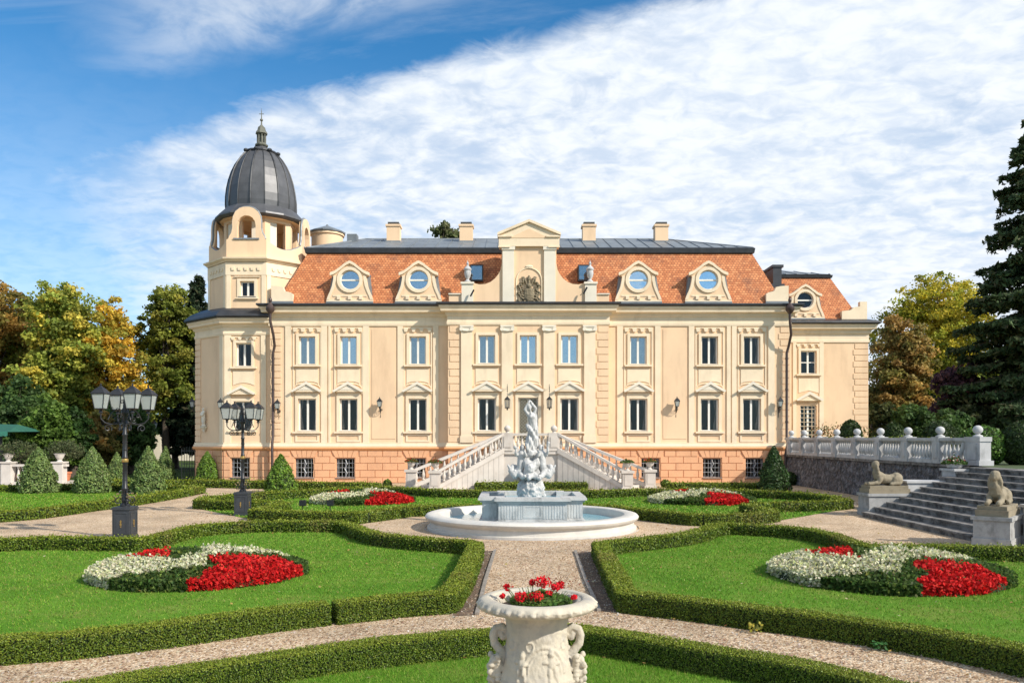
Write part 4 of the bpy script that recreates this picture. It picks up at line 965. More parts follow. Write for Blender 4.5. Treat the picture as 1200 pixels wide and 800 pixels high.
for i in range(-3, 5):
    M = face_M(i, AP); 
    t.prism([(-HA+.02, 9.6), (-HA+.26, 9.6), (-HA+.26, 11.62), (-HA+.02, 11.62)], -.04, -.001, (), M); t.prism([(HA-.26, 9.6), (HA-.02, 9.6), (HA-.02, 11.62), (HA-.26, 11.62)], -.04, -.001, (), M)
    t.prism([(-HA-.02, 11.62), (HA+.02, 11.62), (HA+.02, 12.32), (-HA-.02, 12.32)], -.05, -.002, (), M)
    for k in range(5):
        u = -.72 + k*.36; t.prism([(u-.07, 11.88), (u+.07, 11.88), (u+.10, 12.05), (u-.10, 12.05)], -.10, -.051, (), M)
    if i in (0,):
        t.prism(rect(.06, .56, 10.38, 11.42), -.05, -.0015, [rect(.06, .404, 10.45, 11.28)], M); t.prism(rect(.06, .62, 10.28, 10.36), -.12, -.002, (), M); t.prism(rect(.06, .72, 11.50, 11.55), -.08, -.0052, (), M)
pb(t, 'tower_mouldings', CREAM)
xw = TX+.06; yy = TY-AP; s = sash(xw, 10.42, 11.28, .40, yy, 'window', 1, GL_DARK, False); k = MB(); k.box(xw-.5, xw+.5, yy-.13, yy+.12, 10.365, 10.415); pb(k, 'sill', SILLM, s)
ring = octa(AP)[::-1]; ring = [ring[i] for i in range(8)] + [ring[0]]
ring = ring[::-1]   # counter-clockwise seen from above: outside on the right
c = MB(); c.sweep(ring, [(-.1, 12.36), (.08, 12.36), (.12, 12.42), (.26, 12.50), (.28, 12.58), (-.1, 12.60)], False); pb(c, 'tower_cornice', CREAM)
def dome_col(): pass
par = MB(); trim = MB()
for i in range(-3, 5):
    M = face_M(i, AP-.02)
    if i % 2 == 0:
        half = [(HA, 12.6), (HA, 13.62), (HA-.10, 13.66), (.98, 13.80), (.86, 14.0), (.80, 14.25), (.80, 14.62), (.76, 14.92), (.62, 15.20), (.40, 15.38), (.18, 15.45), (0, 15.46)]
        o = half + [(-a, b) for a, b in half[-2::-1]]
        op = [(.52, 13.72), (.52, 14.42), (.47, 14.66), (.33, 14.86), (.15, 14.96), (0, 14.98)]; opn = op + [(-a, b) for a, b in op[-2::-1]]
        par.prism(o, 0, .26, [opn], M)
        rim = [(a, b) for a, b in half[2:]]; outer = rim + [(-a, b) for a, b in rim[-2::-1]]
        trim.tube([M @ Vector((a, .13, b+.02)) for a, b in outer], .065, 6); 
        trim.prism([(a*1.0, b) for a, b in [(.72, 13.62), (.72, 13.70), (-.72, 13.70), (-.72, 13.62)]], -.06, .3, (), M)
    else:
        n = 12; sc_ = [(HA - 2*HA*k/n, 13.62 - .42*math.sin(PI*k/n)**1.0 + (0 if 0 < k < n else 0)) for k in range(n+1)]
        par.prism([(-HA, 12.6), (HA, 12.6)] + sc_, 0, .26, (), M)
        trim.tube([M @ Vector((a, .13, b+.02)) for a, b in sc_], .05, 6)
pb(par, 'belvedere_parapet', PEACH); pb(trim, 'parapet_coping', ZINC)
# belvedere core, eaves, dome
w = MB()
API = 1.95; HI = API*math.tan(PI/8)
for i in range(-3, 5):
    M = face_M(i, API); w.prism([(-HI, 12.4), (HI, 12.4), (HI, 15.5), (-HI, 15.5)], 0, .25, [rect(0, .48, 13.0, 14.9)], M)
core = pb(w, 'belvedere_wall', PEACH)
w = MB()
for i in range(-3, 5):
    M = face_M(i, API); w.prism(rect(-.24 if i else .24, .22, 13.0, 14.9), .10, .14, (), M)
pb(w, 'shutters', PALE, core)
d = MB(); prof = [(2.50, 15.12), (2.62, 15.22), (2.60, 15.32), (2.20, 15.72), (2.10, 15.84)]
d.lathe([(1.5, 15.10)] + prof, (TX, TY, 0), 16, None, True); pb(d, 'eave_skirt', DOMEMET)
w = MB(); w.lathe([(1.2, 15.05), (2.35, 15.09)], (TX, TY, 0), 16, None, True); pb(w, 'eave_soffit', PEACH)
prof = [(r*.965, z) for r, z in [(2.06, 15.82), (2.09, 16.15), (2.08, 16.6), (2.02, 17.1), (1.91, 17.6), (1.75, 18.1), (1.54, 18.55), (1.30, 18.92), (1.06, 19.2), (.90, 19.36), (.62, 19.56), (.34, 19.72), (.26, 19.86)]]
d = MB(); d.lathe(prof, (TX, TY, 0), 16, None, True); dome = pb(d, 'dome', DOMEMET)
rb = MB()
for i in range(16):
    a = 2*PI*i/16; rr = .05 if i % 2 == 0 else .028; rb.tube([(TX + (r+.02)*math.cos(a), TY + (r+.02)*math.sin(a), z) for r, z in prof[:10]], rr, 5)
    if i % 2 == 0: rb.ell((TX + .98*math.cos(a), TY + .98*math.sin(a), 19.36), (.15, .15, .11), 8, 6)
rb.lathe([(.9, 19.30), (.98, 19.34), (.95, 19.42), (.85, 19.44)], (TX, TY, 0), 16)
pb(rb, 'dome_ribs', DARKMET, dome)
ln = MB(); ln.lathe([(.36, 19.80), (.40, 19.86), (.36, 19.92), (.27, 19.96), (.27, 20.0)], (TX, TY, 0), 8)
for i in range(8):
    a = 2*PI*(i+.5)/8; ln.tube([(TX+.24*math.cos(a), TY+.24*math.sin(a), 19.95), (TX+.24*math.cos(a), TY+.24*math.sin(a), 20.55)], .035, 6)
ln.lathe([(.15, 19.98), (.15, 20.55)], (TX, TY, 0), 8); ln.lathe([(.27, 20.50), (.36, 20.56), (.34, 20.64), (.26, 20.74), (.22, 20.92), (.12, 21.02), (.05, 21.10), (.035, 21.3), (.09, 21.36), (.09, 21.42), (.03, 21.48), (.02, 21.9), (.004, 22.1)], (TX, TY, 0), 8)
ln.tube([(TX-.14, TY, 21.75), (TX+.14, TY, 21.75)], .02, 5); pb(ln, 'dome_lantern', mat('old_copper', (.13, .13, .10), .6, .2), dome)
# small round turret behind
t = MB(); t.lathe([(.97, 11), (.97, 15.15), (1.06, 15.2), (1.06, 15.32), (.98, 15.34)], (-11.65, 50.2, 0), 24); tr = pb(t, 'round_turret', PEACH, smooth=True)
t = MB(); t.lathe([(1.14, 15.34), (1.16, 15.42), (.1, 15.85), (.03, 15.95)], (-11.65, 50.2, 0), 12); pb(t, 'turret_roof', ZINC, tr)

# ---------------- right wing
XW = 22.6
gx = fx(947.5, YW); w = MB(); w.prism([(XR, 1.5), (XW, 1.5), (XW, 9.0), (XR, 9.0)], YW, YW+.4, [rect(gx, .50, 6.56, 8.02), rect(gx, .52, 1.7, 4.56)])
w.box(XW-.4, XW, YW+.4, 62, 0, 9.0); w.box(XR, XW-.4, 61.6, 62, 0, 9); w.box(XR, XW-.4, YW+.4, 61.6, 5.2, 5.4); w.box(XR, XW-.4, 54, 54.2, 0, 9)
pb(w, 'wing_wall', PEACH)
wo_ = [(XR-.2, YW), (XW, YW), (XW, 62)]
c = MB(); c.sweep(wo_, [(-.05, 8.55), (.06, 8.55), (.06, 8.7), (.03, 8.72), (.03, 9.05), (.12, 9.12), (.14, 9.3), (.36, 9.38), (.40, 9.55), (.45, 9.66), (-.05, 9.66)]); pb(c, 'wing_cornice', CREAM)
c = MB(); c.sweep(wo_, [(-.3, 9.665), (.50, 9.665), (.60, 9.74), (.58, 9.84), (-.3, 10.12)]); pb(c, 'gutter', DARKMET)
A_ = mansard((XR-1, YW+.15), (22.2, 61.8), 10.0, (XR-1, 52.1), (20.75, 60.2), 13.05)
c = MB(); c.sweep([(XR-1, 52.1), (20.75, 52.1), (20.75, 60.2)], [(-.1, 12.95), (.14, 12.95), (.18, 13.12), (-.1, 13.2)]); pb(c, 'eave_trim', DARKMET)
m_ = MB(); m_.add([(XR-1, 52, 13.18), (20.85, 52, 13.18), (20.85, 60.3, 13.18), (XR-1, 60.3, 13.18), (XR-1, 56, 14.3), (18.5, 56, 14.3)], [(0, 1, 5, 4), (1, 2, 5), (2, 3, 4, 5)])
for i in range(9):
    x = XR-.5+i*.72
    f = 1 if x < 18.5 else max(.05, (20.85-x)/2.35); m_.tube([(x, 52, 13.2), (x, 52+4*f, 13.2+1.12*f)], .028, 4)
pb(m_, 'metal_roof', ZINC)
dormer(943.5, 50.62, .95, fz(373, 50.62))
p = MB(); p.prism([(20.95, 10.02), (22.55, 10.02), (22.55, 11.15), (22.1, 11.15), (22.1, 10.85), (21.7, 10.80), (21.55, 10.62), (20.95, 10.55)], YW+.05, YW+.35); pb(p, 'corner_parapet', CREAM)
p = MB(); p.box(fx(904, 47.5), fx(914, 47.5), 47.2, 49.2, 9.9, fz(313, 47.5)); p.box(fx(901, 47.5), fx(917, 47.5), 47.1, 49.3, 9.9, fz(334, 47.5)); p.box(fx(903, 47.5), fx(916, 47.5), 47.15, 49.25, fz(314.5, 47.5), fz(311.5, 47.5)); pb(p, 'fire_wall', DARKMET)
t = trim_window(gx, YW, True, .50, 6.56, 8.02); t.box(gx-.82, gx+.82, YW-.04, YW-.0025, 8.42, 8.47)
for u in (-.66, -.22, .22, .66): t.prism([(gx+u-.07, 8.26), (gx+u+.07, 8.26), (gx+u+.12, 8.42), (gx+u-.12, 8.42)], YW-.09, YW-.003)
t.prism([(gx-.64, 6.28), (gx-.64, 5.35), (gx, 5.52), (gx+.64, 5.35), (gx+.64, 6.28)], YW-.03, YW-.0045)
t.box(fx(929, YW), fx(933, YW), YW-.05, YW-.001, 1.6, 8.55); t.box(fx(960, YW), fx(965, YW), YW-.05, YW-.001, 1.6, 8.55)
pb(t, 'window_surround', CREAM)
s = sash(gx, 6.56, 8.02, .50, YW, 'window', 2, GL_DARK, False); k = MB(); k.box(gx-.54, gx+.54, YW-.10, YW+.13, 6.51, 6.555); pb(k, 'sill', SILLM, s)
s = sash(gx, 1.7, 4.56, .52, YW, 'terrace_door', 1, GL_DARK, False); g = MB()
for i in range(10):
    z = 1.9 + i*.27; g.tube([(gx-.5, YW+.10, z), (gx+.5, YW+.10, z)], .02, 4)
g.tube([(gx-.25, YW+.10, 1.75), (gx-.25, YW+.10, 4.5)], .02, 4); g.tube([(gx+.25, YW+.10, 1.75), (gx+.25, YW+.10, 4.5)], .02, 4); pb(g, 'door_lattice', CREAM, s)
h = MB(); h.prism([(gx-.80, 4.85), (gx+.80, 4.85), (gx+.80, 4.93), (gx, 5.35), (gx-.80, 4.93)], YW-.2, YW-.0026); hd = pb(h, 'pediment_hood', CREAM)
h = MB(); h.prism([(gx-.88, 4.93), (gx-.8, 4.85), (gx-.72, 4.85), (gx, 5.24), (gx+.72, 4.85), (gx+.8, 4.85), (gx+.88, 4.93), (gx, 5.44)], YW-.28, YW-.201); pb(h, 'hood_moulding', PALE, hd)
pb(quoins(XW-.95, XW-.01, YW, 1.7, 8.5, 18), 'quoins', PEACH)
# drain pipes
for X0, Y0, zf in ((fx(319.5, 44.1), 44.12, 0), (fx(922.5, 44.1), 44.12, 1)):
    d = MB(); d.lathe([(.05, 9.95), (.10, 9.85), (.16, 9.75), (.24, 9.66), (.24, 9.50), (.16, 9.40), (.08, 9.30)], (X0, Y0-.45, 0), 12); d.tube([(X0, Y0-.45, 9.4), (X0, Y0-.45, 8.9), (X0+.12, Y0-.30, 8.2), (X0+.10, Y0+.02, 7.6), (X0, Y0+.06, 7.2), (X0, Y0+.06, 2.6), (X0, Y0-.1, 2.2), (X0-.12 if zf else X0, Y0-.1, 1.6), (X0-.12 if zf else X0, Y0-.08, .02)], .075, 8)
    d.ell((X0, Y0-.45, 10.05), (.10, .10, .16), 8, 6)
    for z in (3.4, 5.2, 6.9): d.lathe([(.095, z-.04), (.095, z+.04)], (X0, Y0+.06, 0), 10)
    pb(d, 'drain_pipe', PIPE, smooth=True)
# bird spikes / small spotlights on the gable blocks
for px, py in ((553.5, 344), (685.5, 341)):
    p = at(px, py, YR-.1); s = MB(); s.tube([p+Vector((-.10, -.15, -.18)), p+Vector((.10, -.2, .18))], .05, 6); s.tube([p, p+Vector((0, .1, 0))], .03, 5); pb(s, 'gable_spotlight', IRON)

# ------------------------------------------------------------------ entrance stairs
def loc(o, c):
    """shift a mesh written in world metres to its thing's origin"""
    c = Vector(c)
    for v in o.data.vertices: v.co -= c
    return o
BAL_PROF = [(.5, 0), (.5, .06), (.30, .09), (.30, .12), (.46, .2), (.62, .32), (.60, .42), (.38, .6), (.26, .78), (.26, .84), (.42, .88), (.42, .93), (.5, .94), (.5, 1)]
def baluster_mesh(h, w, m):
    b = MB(); b.lathe([(r*w, z*h) for r, z in BAL_PROF], n=10); o = b.build('baluster', m, None, smooth=True); me = o.data; bpy.data.objects.remove(o); return me
def put(me, name, p, root, c, rz=0, sc=1):
    o = bpy.data.objects.new(name, me); COL.objects.link(o); o.parent = root; o.location = Vector(p) - Vector(c); o.rotation_euler.z = rz
    if sc != 1: o.scale = (1, 1, sc)
    return o
SX = CX; LZ = 1.86; SC = (SX, 39.60, 0)
stairs = empty('entrance_stairs', SC, 0, 'double white stone stairs with balustrades leading up to the palace door', 'stairs')
LX = 1.36      # half width of the landing
b = MB(); b.box(SX-LX, SX+LX, 39.60, YR-.005, 0, LZ-.16); loc(b.build('landing_wall', STAIRST, stairs), SC)
b = MB(); b.box(SX-LX-.08, SX+LX+.08, 39.50, YR-.006, LZ-.158, LZ); loc(b.build('landing', STAIRST, stairs), SC)
bm_big = baluster_mesh(.62, .085*1.6, STAIRST)
BM = bm_big
NST = 12
# flight ends: front newel and rear newel, mirrored for the left
FN = Vector((fx(735, 38.6), 38.6)) - Vector((SX, 0)); RN = Vector((fx(761.5, 39.9), 39.9)) - Vector((SX, 0))
for sg in (1, -1):
    F0, F1 = Vector((LX, 39.60)), FN; R0, R1 = Vector((LX+.05, 41.3)), RN
    w = lambda p, z=0: (SX + sg*p.x, p.y, z)
    s = MB()
    for i in range(NST):
        t0, t1 = i/NST, (i+1)/NST; z = LZ*(1-t0) - LZ/NST
        a, b_, c_, d_ = F0.lerp(F1, t0), F0.lerp(F1, t1), R0.lerp(R1, t1), R0.lerp(R1, t0)
        zt = LZ*(1-t1)
        if zt < .02: continue
        P = [w(a), w(b_), w(c_), w(d_)]; P2 = [(x, y, zt) for x, y, _ in P]; s.add(P + P2, [(0, 3, 2, 1), (4, 5, 6, 7), (0, 1, 5, 4), (1, 2, 6, 5), (2, 3, 7, 6), (3, 0, 4, 7)])
    loc(s.build('flight', STAIRST, stairs), SC)
    for A0, A1, zoff in ((F0, F1, 0), (R0, R1, 0)):
        d = (A1-A0).normalized(); q = Vector((-d.y, d.x)); L = (A1-A0).length
        def P3(t, off, z): p = A0.lerp(A1, t) + q*off; return (SX+sg*p.x, p.y, z)
        zs = lambda t: LZ*(1-t)
        # wall below, string, top rail
        s = MB(); te = 1 - .12/L; hw = .13
        for (z0a, z0b, z1a, z1b, ww) in ((0, 0, LZ-.10, .0, .10), (LZ-.10, 0.0, LZ+.16, .20, .16), (LZ+.16+.60, .20+.60, LZ+.16+.74, .94, .15)):
            vv = []
            for t, za, zb in ((0, z0a, z1a), (te, z0b, max(z1b, z0b+.01))):
                for off, z in ((-ww, za), (ww, za), (ww, zb), (-ww, zb)): vv.append(P3(t, off, z))
            s.add(vv, [(0, 1, 2, 3), (4, 7, 6, 5), (0, 4, 5, 1), (1, 5, 6, 2), (2, 6, 7, 3), (3, 7, 4, 0)])
            if ww == .10: loc(s.build('flank_wall', STAIRST, stairs), SC); s = MB()
            elif ww == .16: loc(s.build('stair_string', STAIRST, stairs), SC); s = MB()
        loc(s.build('handrail', STAIRST, stairs), SC)
        nb = 13
        for i in range(nb):
            t = (i+.6)/(nb+.3); z = LZ*(1-t)+.13+.05*t; put(bm_big, 'baluster', P3(t, 0, z), stairs, SC, 0, 1.05)
        # joints of the marble slabs below
        for k in range(1, 13):
            t = k/13; zt = LZ*(1-t)-.12; s = MB()
            if zt > .1 and A0 is F0:
                p = P3(t, 0, 0); off = -.104 if A0 is F0 else 0
                pa, pb2 = P3(t-.0025, -.1035, 0.02), P3(t+.0025, -.1035, 0.02); s.add([pa, pb2, (pb2[0], pb2[1], zt), (pa[0], pa[1], zt)], [(0, 1, 2, 3)])
                loc(s.build('slab_joint', mat('joint_grey', (.30, .27, .25), .9, .1), stairs), SC)
        # newel
        c = A1; s = MB(); X, Y = SX+sg*c.x, c.y
        s.box(X-.30, X+.30, Y-.30, Y+.30, 0, .12); s.box(X-.25, X+.25, Y-.25, Y+.25, .12, .80); s.box(X-.31, X+.31, Y-.31, Y+.31, .80, .92)
        s.box(X-.17, X+.17, Y-.27, Y-.25, .2, .72); loc(s.build('newel_post', STAIRST, stairs), SC)
    # landing pier with ball
# landing parapet
s = MB(); s.box(SX-LX-.02, SX+LX+.02, 39.52, 39.76, LZ+.002, LZ+.12); s.box(SX-LX-.05, SX+LX+.05, 39.49, 39.79, LZ+.76, LZ+.88); loc(s.build('landing_rail', STAIRST, stairs), SC)
for sg in (-1, 1):
    X = SX+sg*(LX-.20); s = MB(); s.box(X-.28, X+.28, 39.46, 39.82, LZ+.003, LZ+.90); s.box(X-.18, X+.18, 39.43, 39.46, LZ+.18, LZ+.70)
    s.lathe([(.10, LZ+.90), (.07, LZ+.95), (.15, LZ+1.03), (.17, LZ+1.13), (.12, LZ+1.22), (.04, LZ+1.27), (.02, LZ+1.30)], (X, 39.64, 0), 14); loc(s.build('landing_pier', STAIRST, stairs), SC)
for i in range(9): put(bm_big, 'baluster', (SX-.85+i*.2125, 39.64, LZ+.12), stairs, SC)
for sg in (-1, 1):
    s = MB(); X = SX+sg*LX; s.box(X-.12, X+.12, 41.4, 43.7, LZ+.76, LZ+.88); s.box(X-.12, X+.12, 41.4, 43.7, LZ+.002, LZ+.12); loc(s.build('landing_rail', STAIRST, stairs), SC)
    for i in range(9): put(bm_big, 'baluster', (X, 41.55+i*.24, LZ+.12), stairs, SC)
s = MB(); s.lathe([(.2, .15), (.45, .35), (.72, .62), (.80, .80), (.86, .84), (.86, .92), (.76, .92), (.70, .80)], (SX, 39.58, 0), 28); s.box(SX-.35, SX+.35, 39.2, 39.59, 0, .3); loc(s.build('wall_basin', GREYST, stairs, smooth=True), SC)

def planter(p, label, red=True, h=.40, seed=0):
    root = empty('flower_urn', p, 0, label, 'urn', 'small flower urns on the stair posts')
    s = MB(); s.lathe([(.13, 0), (.13, .04), (.06, .08), (.06, .12), (.13, .17), (.19, .26), (.20, .36), (.25, .39), (.25, .42), (.19, .42), (.16, .38)], n=18); s.build('urn', STAIRST, root, smooth=True)
    n = 260; a = rng.random(n)*2*PI; r = .34*np.sqrt(rng.random(n)); z = .40 + .16*rng.random(n)*(1.2-r/.36) - .15*np.clip(r-.22, 0, 1)
    P = np.stack([r*np.cos(a), r*np.sin(a), z], 1); leaves('foliage', P, .07, tints(n, [((.08, .14, .03), 2), ((.14, .17, .05), 1)]), LEAF, root)
    if red:
        m2 = 60; P = P[:m2] + np.array([0, 0, .04]); leaves('flowers', P, .055, tints(m2, [((.55, .05, .03), 2), ((.62, .18, .08), 1)]), PETAL, root)
for sg, nm in ((1, 'right'), (-1, 'left')):
    planter((SX+sg*FN.x, FN.y, .921), 'flower urn on the front post of the %s stair flight' % nm, sg < 0)
    planter((SX+sg*RN.x, RN.y, .921), 'flower urn on the outer rear post of the %s stair flight' % nm, True)
hedge('short hedge at the foot of the stair wall behind the fountain', [(SX-2.7, 38.75), (SX-1.0, 38.95), (SX+1.0, 38.95), (SX+2.7, 38.75)], w=.35, h=.30)

def box_ball(x, y, r, label, zb=0, group='small clipped box balls', stretch=1.0, seed=0, pal=PAL_BOX, lump=.05, name='box_ball', cat='shrub', lsz=None):
    root = empty(name, (x, y, zb), 0, label, cat, group)
    s = MB(); s.ell((0, 0, r*stretch*.85), (r*.94, r*.94, r*stretch*.92), 20, 12); s.build('branches', HEDGEIN, root, smooth=True)
    d = math.hypot(x, y); sz = lsz or max(.03, min(.09, d*.0021)); n = int(4*PI*r*r*stretch*1.5/(sz*sz*.7))
    v = rng.normal(size=(n, 3)); v /= np.linalg.norm(v, axis=1, keepdims=True); lm = np.array([noise.noise(Vector(q)*3+Vector((seed, 0, 0))) for q in v])
    P = v*np.array([r, r, r*stretch])*(1+lump*lm*2)[:, None] + np.array([0, 0, r*stretch*.85]); k = P[:, 2] > 0; leaves('foliage', P[k], sz, tints(k.sum(), pal), BOX, root, v[k], 1.3, .7); return root
x, y = gnd(454, 571); box_ball(x, y, .22, 'small round box ball at the end of the left wall hedge')
x, y = gnd(779.5, 571); box_ball(x, y, .22, 'small round box ball at the end of the right wall hedge')

# ------------------------------------------------------------------ fountain
FX_, FY_ = .55, 22.4; FC = (FX_, FY_, 0)
ft = empty('fountain', FC, 0, 'large round white stone fountain with blue water and raised inner basin', 'fountain')
s = MB(); s.lathe([(3.06, 0), (3.06, .06), (2.98, .08), (2.98, .20), (3.04, .24), (3.10, .28), (3.12, .34), (3.08, .39), (3.0, .41), (2.72, .41), (2.68, .38), (2.66, .05), (.02, .05)], n=96, cap=False); s.build('outer_basin', BASINST, ft, smooth=True, angle=50)
s = MB()
for i in range(72):
    a = 2*PI*i/72; 
s.lathe([(3.13, -.001), (3.13, .022)], n=64, cap=False); s.build('foot_ring', GREYST, ft)
s = MB(); s.lathe([(2.665, .20), (.01, .20)], n=64, cap=False); s.build('water', WATER, ft)
ft.scale = (.955, .955, 1)
# inner basin: centre block with lower side wings, fluted fronts, moulded rim
def cross(a, b, c, d): return [(-a, -d), (a, -d), (a, -c), (b, -c), (b, c), (a, c), (a, d), (-a, d), (-a, c), (-b, c), (-b, -c), (-a, -c)]
A_, B_, C_, D_ = .95, 1.42, 1.02, 1.40
s = MB()
def ringwall(s, off, z0, z1, inner):
    o = cross(A_+off, B_+off, C_+off, D_+off); i = cross(A_-inner, B_-inner, C_-inner, D_-inner)
    b = len(s.v); n = 12
    for lp in (o, i):
        for z in (z0, z1): s.v += [(x, y, z) for x, y in lp]
    for k in range(n):
        k2 = (k+1) % n; s.f += [(b+k, b+k2, b+n+k2, b+n+k), (b+2*n+k2, b+2*n+k, b+3*n+k, b+3*n+k2), (b+n+k, b+n+k2, b+3*n+k2, b+3*n+k), (b+k2, b+k, b+2*n+k, b+2*n+k2)]
ringwall(s, .09, .06, .27, .2); ringwall(s, .05, .271, .31, .2); ringwall(s, 0, .311, .78, .18); ringwall(s, .05, .781, .83, .18); ringwall(s, .11, .831, .89, .17); ringwall(s, .08, .891, .93, .17)
ib = s.build('inner_basin', MARBLE, ft)
for x0, x1, y in ((-A_+.06, A_-.06, -D_), (-B_+.04, -A_-.04, -C_), (A_+.04, B_-.04, -C_)):
    s = MB(); s.box(x0, x1, y-.004, y-.0005, .35, .75); n = int((x1-x0)/.075)
    for i in range(n):
        x = x0 + (x1-x0)*(i+.5)/n
        if abs(x) < .30 and y == -D_: continue
        s.box(x-.018, x+.018, y-.013, y-.003, .36, .74)
    if y == -D_: s.prism([(-.27, .38), (.27, .38), (.27, .72), (-.27, .72)], -D_-.014, -D_-.003, [[(-.21, .43), (.21, .43), (.21, .67), (-.21, .67)]])
    s.build('fluting', MARBLE, ib)
s = MB(); s.flat(cross(A_-.185, B_-.185, C_-.185, D_-.185), .5, .80); s.build('inner_water', WATER, ft)

# the statue group: rock, dolphins, two tritons, a draped nymph
ST = Vector((at(622.5, 560, FY_).x, FY_, 0))
stt = empty('fountain_statue', ST, 0, 'tall white marble group of nymph, tritons and dolphins rising from the fountain', 'statue')
stt.scale = (.90, .92, 1)
def S(px, py, dy=0.0): p = at(px, py, FY_); return Vector((p.x - ST.x, dy, p.z))
s = MB()
for i in range(11):
    a = 2*PI*i/11 + .3; s.ell((.22*math.cos(a), .22*math.sin(a), .98 + .06*math.sin(i*2.7)), (.21, .21, .34), 10, 8)
s.ell((0, 0, 1.0), (.36, .34, .40)); s.ell((.0, 0, .75), (.45, .42, .12))
for i in range(14):
    a = 2*PI*i/14; s.ell((.36*math.cos(a), .34*math.sin(a), .86+.22*((i*7) % 5)/5), (.10, .10, .13), 8, 6)
sculpt('rock_base', s, MARBLE, stt, .02, .05, 11, 1)
s = MB()   # entwined dolphins and shells
s.limb([(S(616, 557, -.15), .14), (S(621, 548, -.28), .16), (S(629, 543, -.18), .13), (S(631, 536, 0), .11), (S(622, 533, .15), .10)])
s.limb([(S(631, 556, -.1), .13), (S(626, 549, -.1), .17), (S(617, 543, -.2), .14), (S(615, 537, -.05), .11), (S(622, 531, -.16), .10), (S(629, 529, -.06), .07)])
s.limb([(S(623, 556, -.30), .10), (S(619, 559, -.42), .07)]); s.limb([(S(627, 556, -.3), .09), (S(633, 560, -.4), .06)])
s.ell(S(623, 553, 0), (.27, .25, .14)); s.ell(S(622, 541, .05), (.16, .16, .24)); s.ell(S(623, 531, 0), (.15, .14, .18))
for i in range(10):
    a = 2*PI*i/10; s.ell(S(623, 557) + Vector((.36*math.cos(a), .33*math.sin(a), .03*math.sin(i*3))), (.10, .10, .07), 8, 6)
sculpt('dolphins', s, MARBLE, stt, .018, .018, 14, 1)
def triton(k):
    s = MB(); c = 623
    T = lambda px, py, dy=0: S(c + k*(px-c), py, dy)
    s.limb([(T(639, 552, -.12), .11), (T(637, 545, -.12), .125), (T(636.5, 538, -.10), .12), (T(636, 532, -.08), .13), (T(635.5, 528.5, -.08), .06)])   # trunk
    s.ell(T(635, 525.3, -.10), (.075, .085, .10)); s.ell(T(635, 524, -.06), (.085, .09, .085))                              # head, hair
    s.limb([(T(638.5, 530.5, -.08), .06), (T(642.5, 533, -.16), .048), (T(644, 528 if k > 0 else 530, -.24), .038), (T(643, 523 if k > 0 else 527, -.24), .03)])  # arm with a shell
    s.limb([(T(633.5, 530.5, -.10), .06), (T(630.5, 533.5, -.26), .048), (T(632.5, 528.5, -.32), .036)])
    s.limb([(T(643, 524, -.24), .035), (T(644.5, 519 if k > 0 else 524, -.24), .055)])
    s.limb([(T(639, 552, -.12), .12), (T(645, 556, -.14), .11), (T(649.5, 551.5, -.10), .095), (T(647.5, 546.5, -.04), .075), (T(643.5, 546.5, 0), .055), (T(642.5, 549.5, -.02), .04)])   # curled tail
    s.limb([(T(639, 553, -.15), .10), (T(635, 558, -.32), .07), (T(632, 557, -.38), .05)])
    s.limb([(T(651, 549, -.1), .05), (T(653.5, 545, -.1), .03)]); s.limb([(T(642.5, 549.5, -.02), .05), (T(645, 551, -.2), .03)])
    return sculpt('triton', s, MARBLE, stt, .015, .008, 18, 1)
triton(1); triton(-1)
s = MB()   # nymph with both arms raised, robe twisting round her legs
s.limb([(S(624, 531, 0), .17), (S(622, 523, -.02), .15), (S(623, 515, -.02), .15), (S(625.5, 508, 0), .155), (S(626, 502, 0), .135), (S(624.5, 496, -.02), .115), (S(623.5, 490, -.02), .135), (S(622.5, 486.5, -.01), .10), (S(621, 483, -.01), .05), (S(620.5, 480.5, -.02), .045)])
s.limb([(S(620.5, 515, -.10), .11), (S(619, 522, -.14), .10), (S(620, 529, -.12), .09)])
s.ell(S(619.8, 477.5, -.03), (.075, .085, .10)); s.ell(S(620.5, 476.0, .02), (.09, .095, .085)); s.ell(S(622.5, 477.5, .06), (.06, .06, .06))
s.ell(S(621.5, 488.5, -.12), (.055, .05, .055)); s.ell(S(625.5, 488.5, -.12), (.055, .05, .055))
s.limb([(S(618.5, 486, -.01), .055), (S(614.5, 480, -.04), .045), (S(617.5, 474, -.05), .036), (S(620, 470.5, -.04), .028)])
s.limb([(S(626.5, 485.5, -.01), .055), (S(628, 478.5, -.03), .045), (S(623.5, 473, -.04), .036), (S(620.7, 469.5, -.04), .028)])
s.limb([(S(628, 500, -.05), .06), (S(628.5, 492, .05), .055), (S(628, 485, .08), .045)])
s.limb([(S(618, 499, -.05), .07), (S(622, 506, -.15), .07), (S(629.5, 514, -.08), .06), (S(630, 523, 0), .06)])
def robe(p, q):
    a = math.atan2(p.y, p.x); w = .5 + .5*math.sin(max(0, min(1, (2.95-p.z)/.5))*PI/2)
    return (.022*math.sin(a*7 + p.z*16) + .010*math.sin(a*15-p.z*13)) * (1 if p.z < 2.75 else .25)
sculpt('nymph', s, MARBLE, stt, .014, .004, 20, 1, robe)

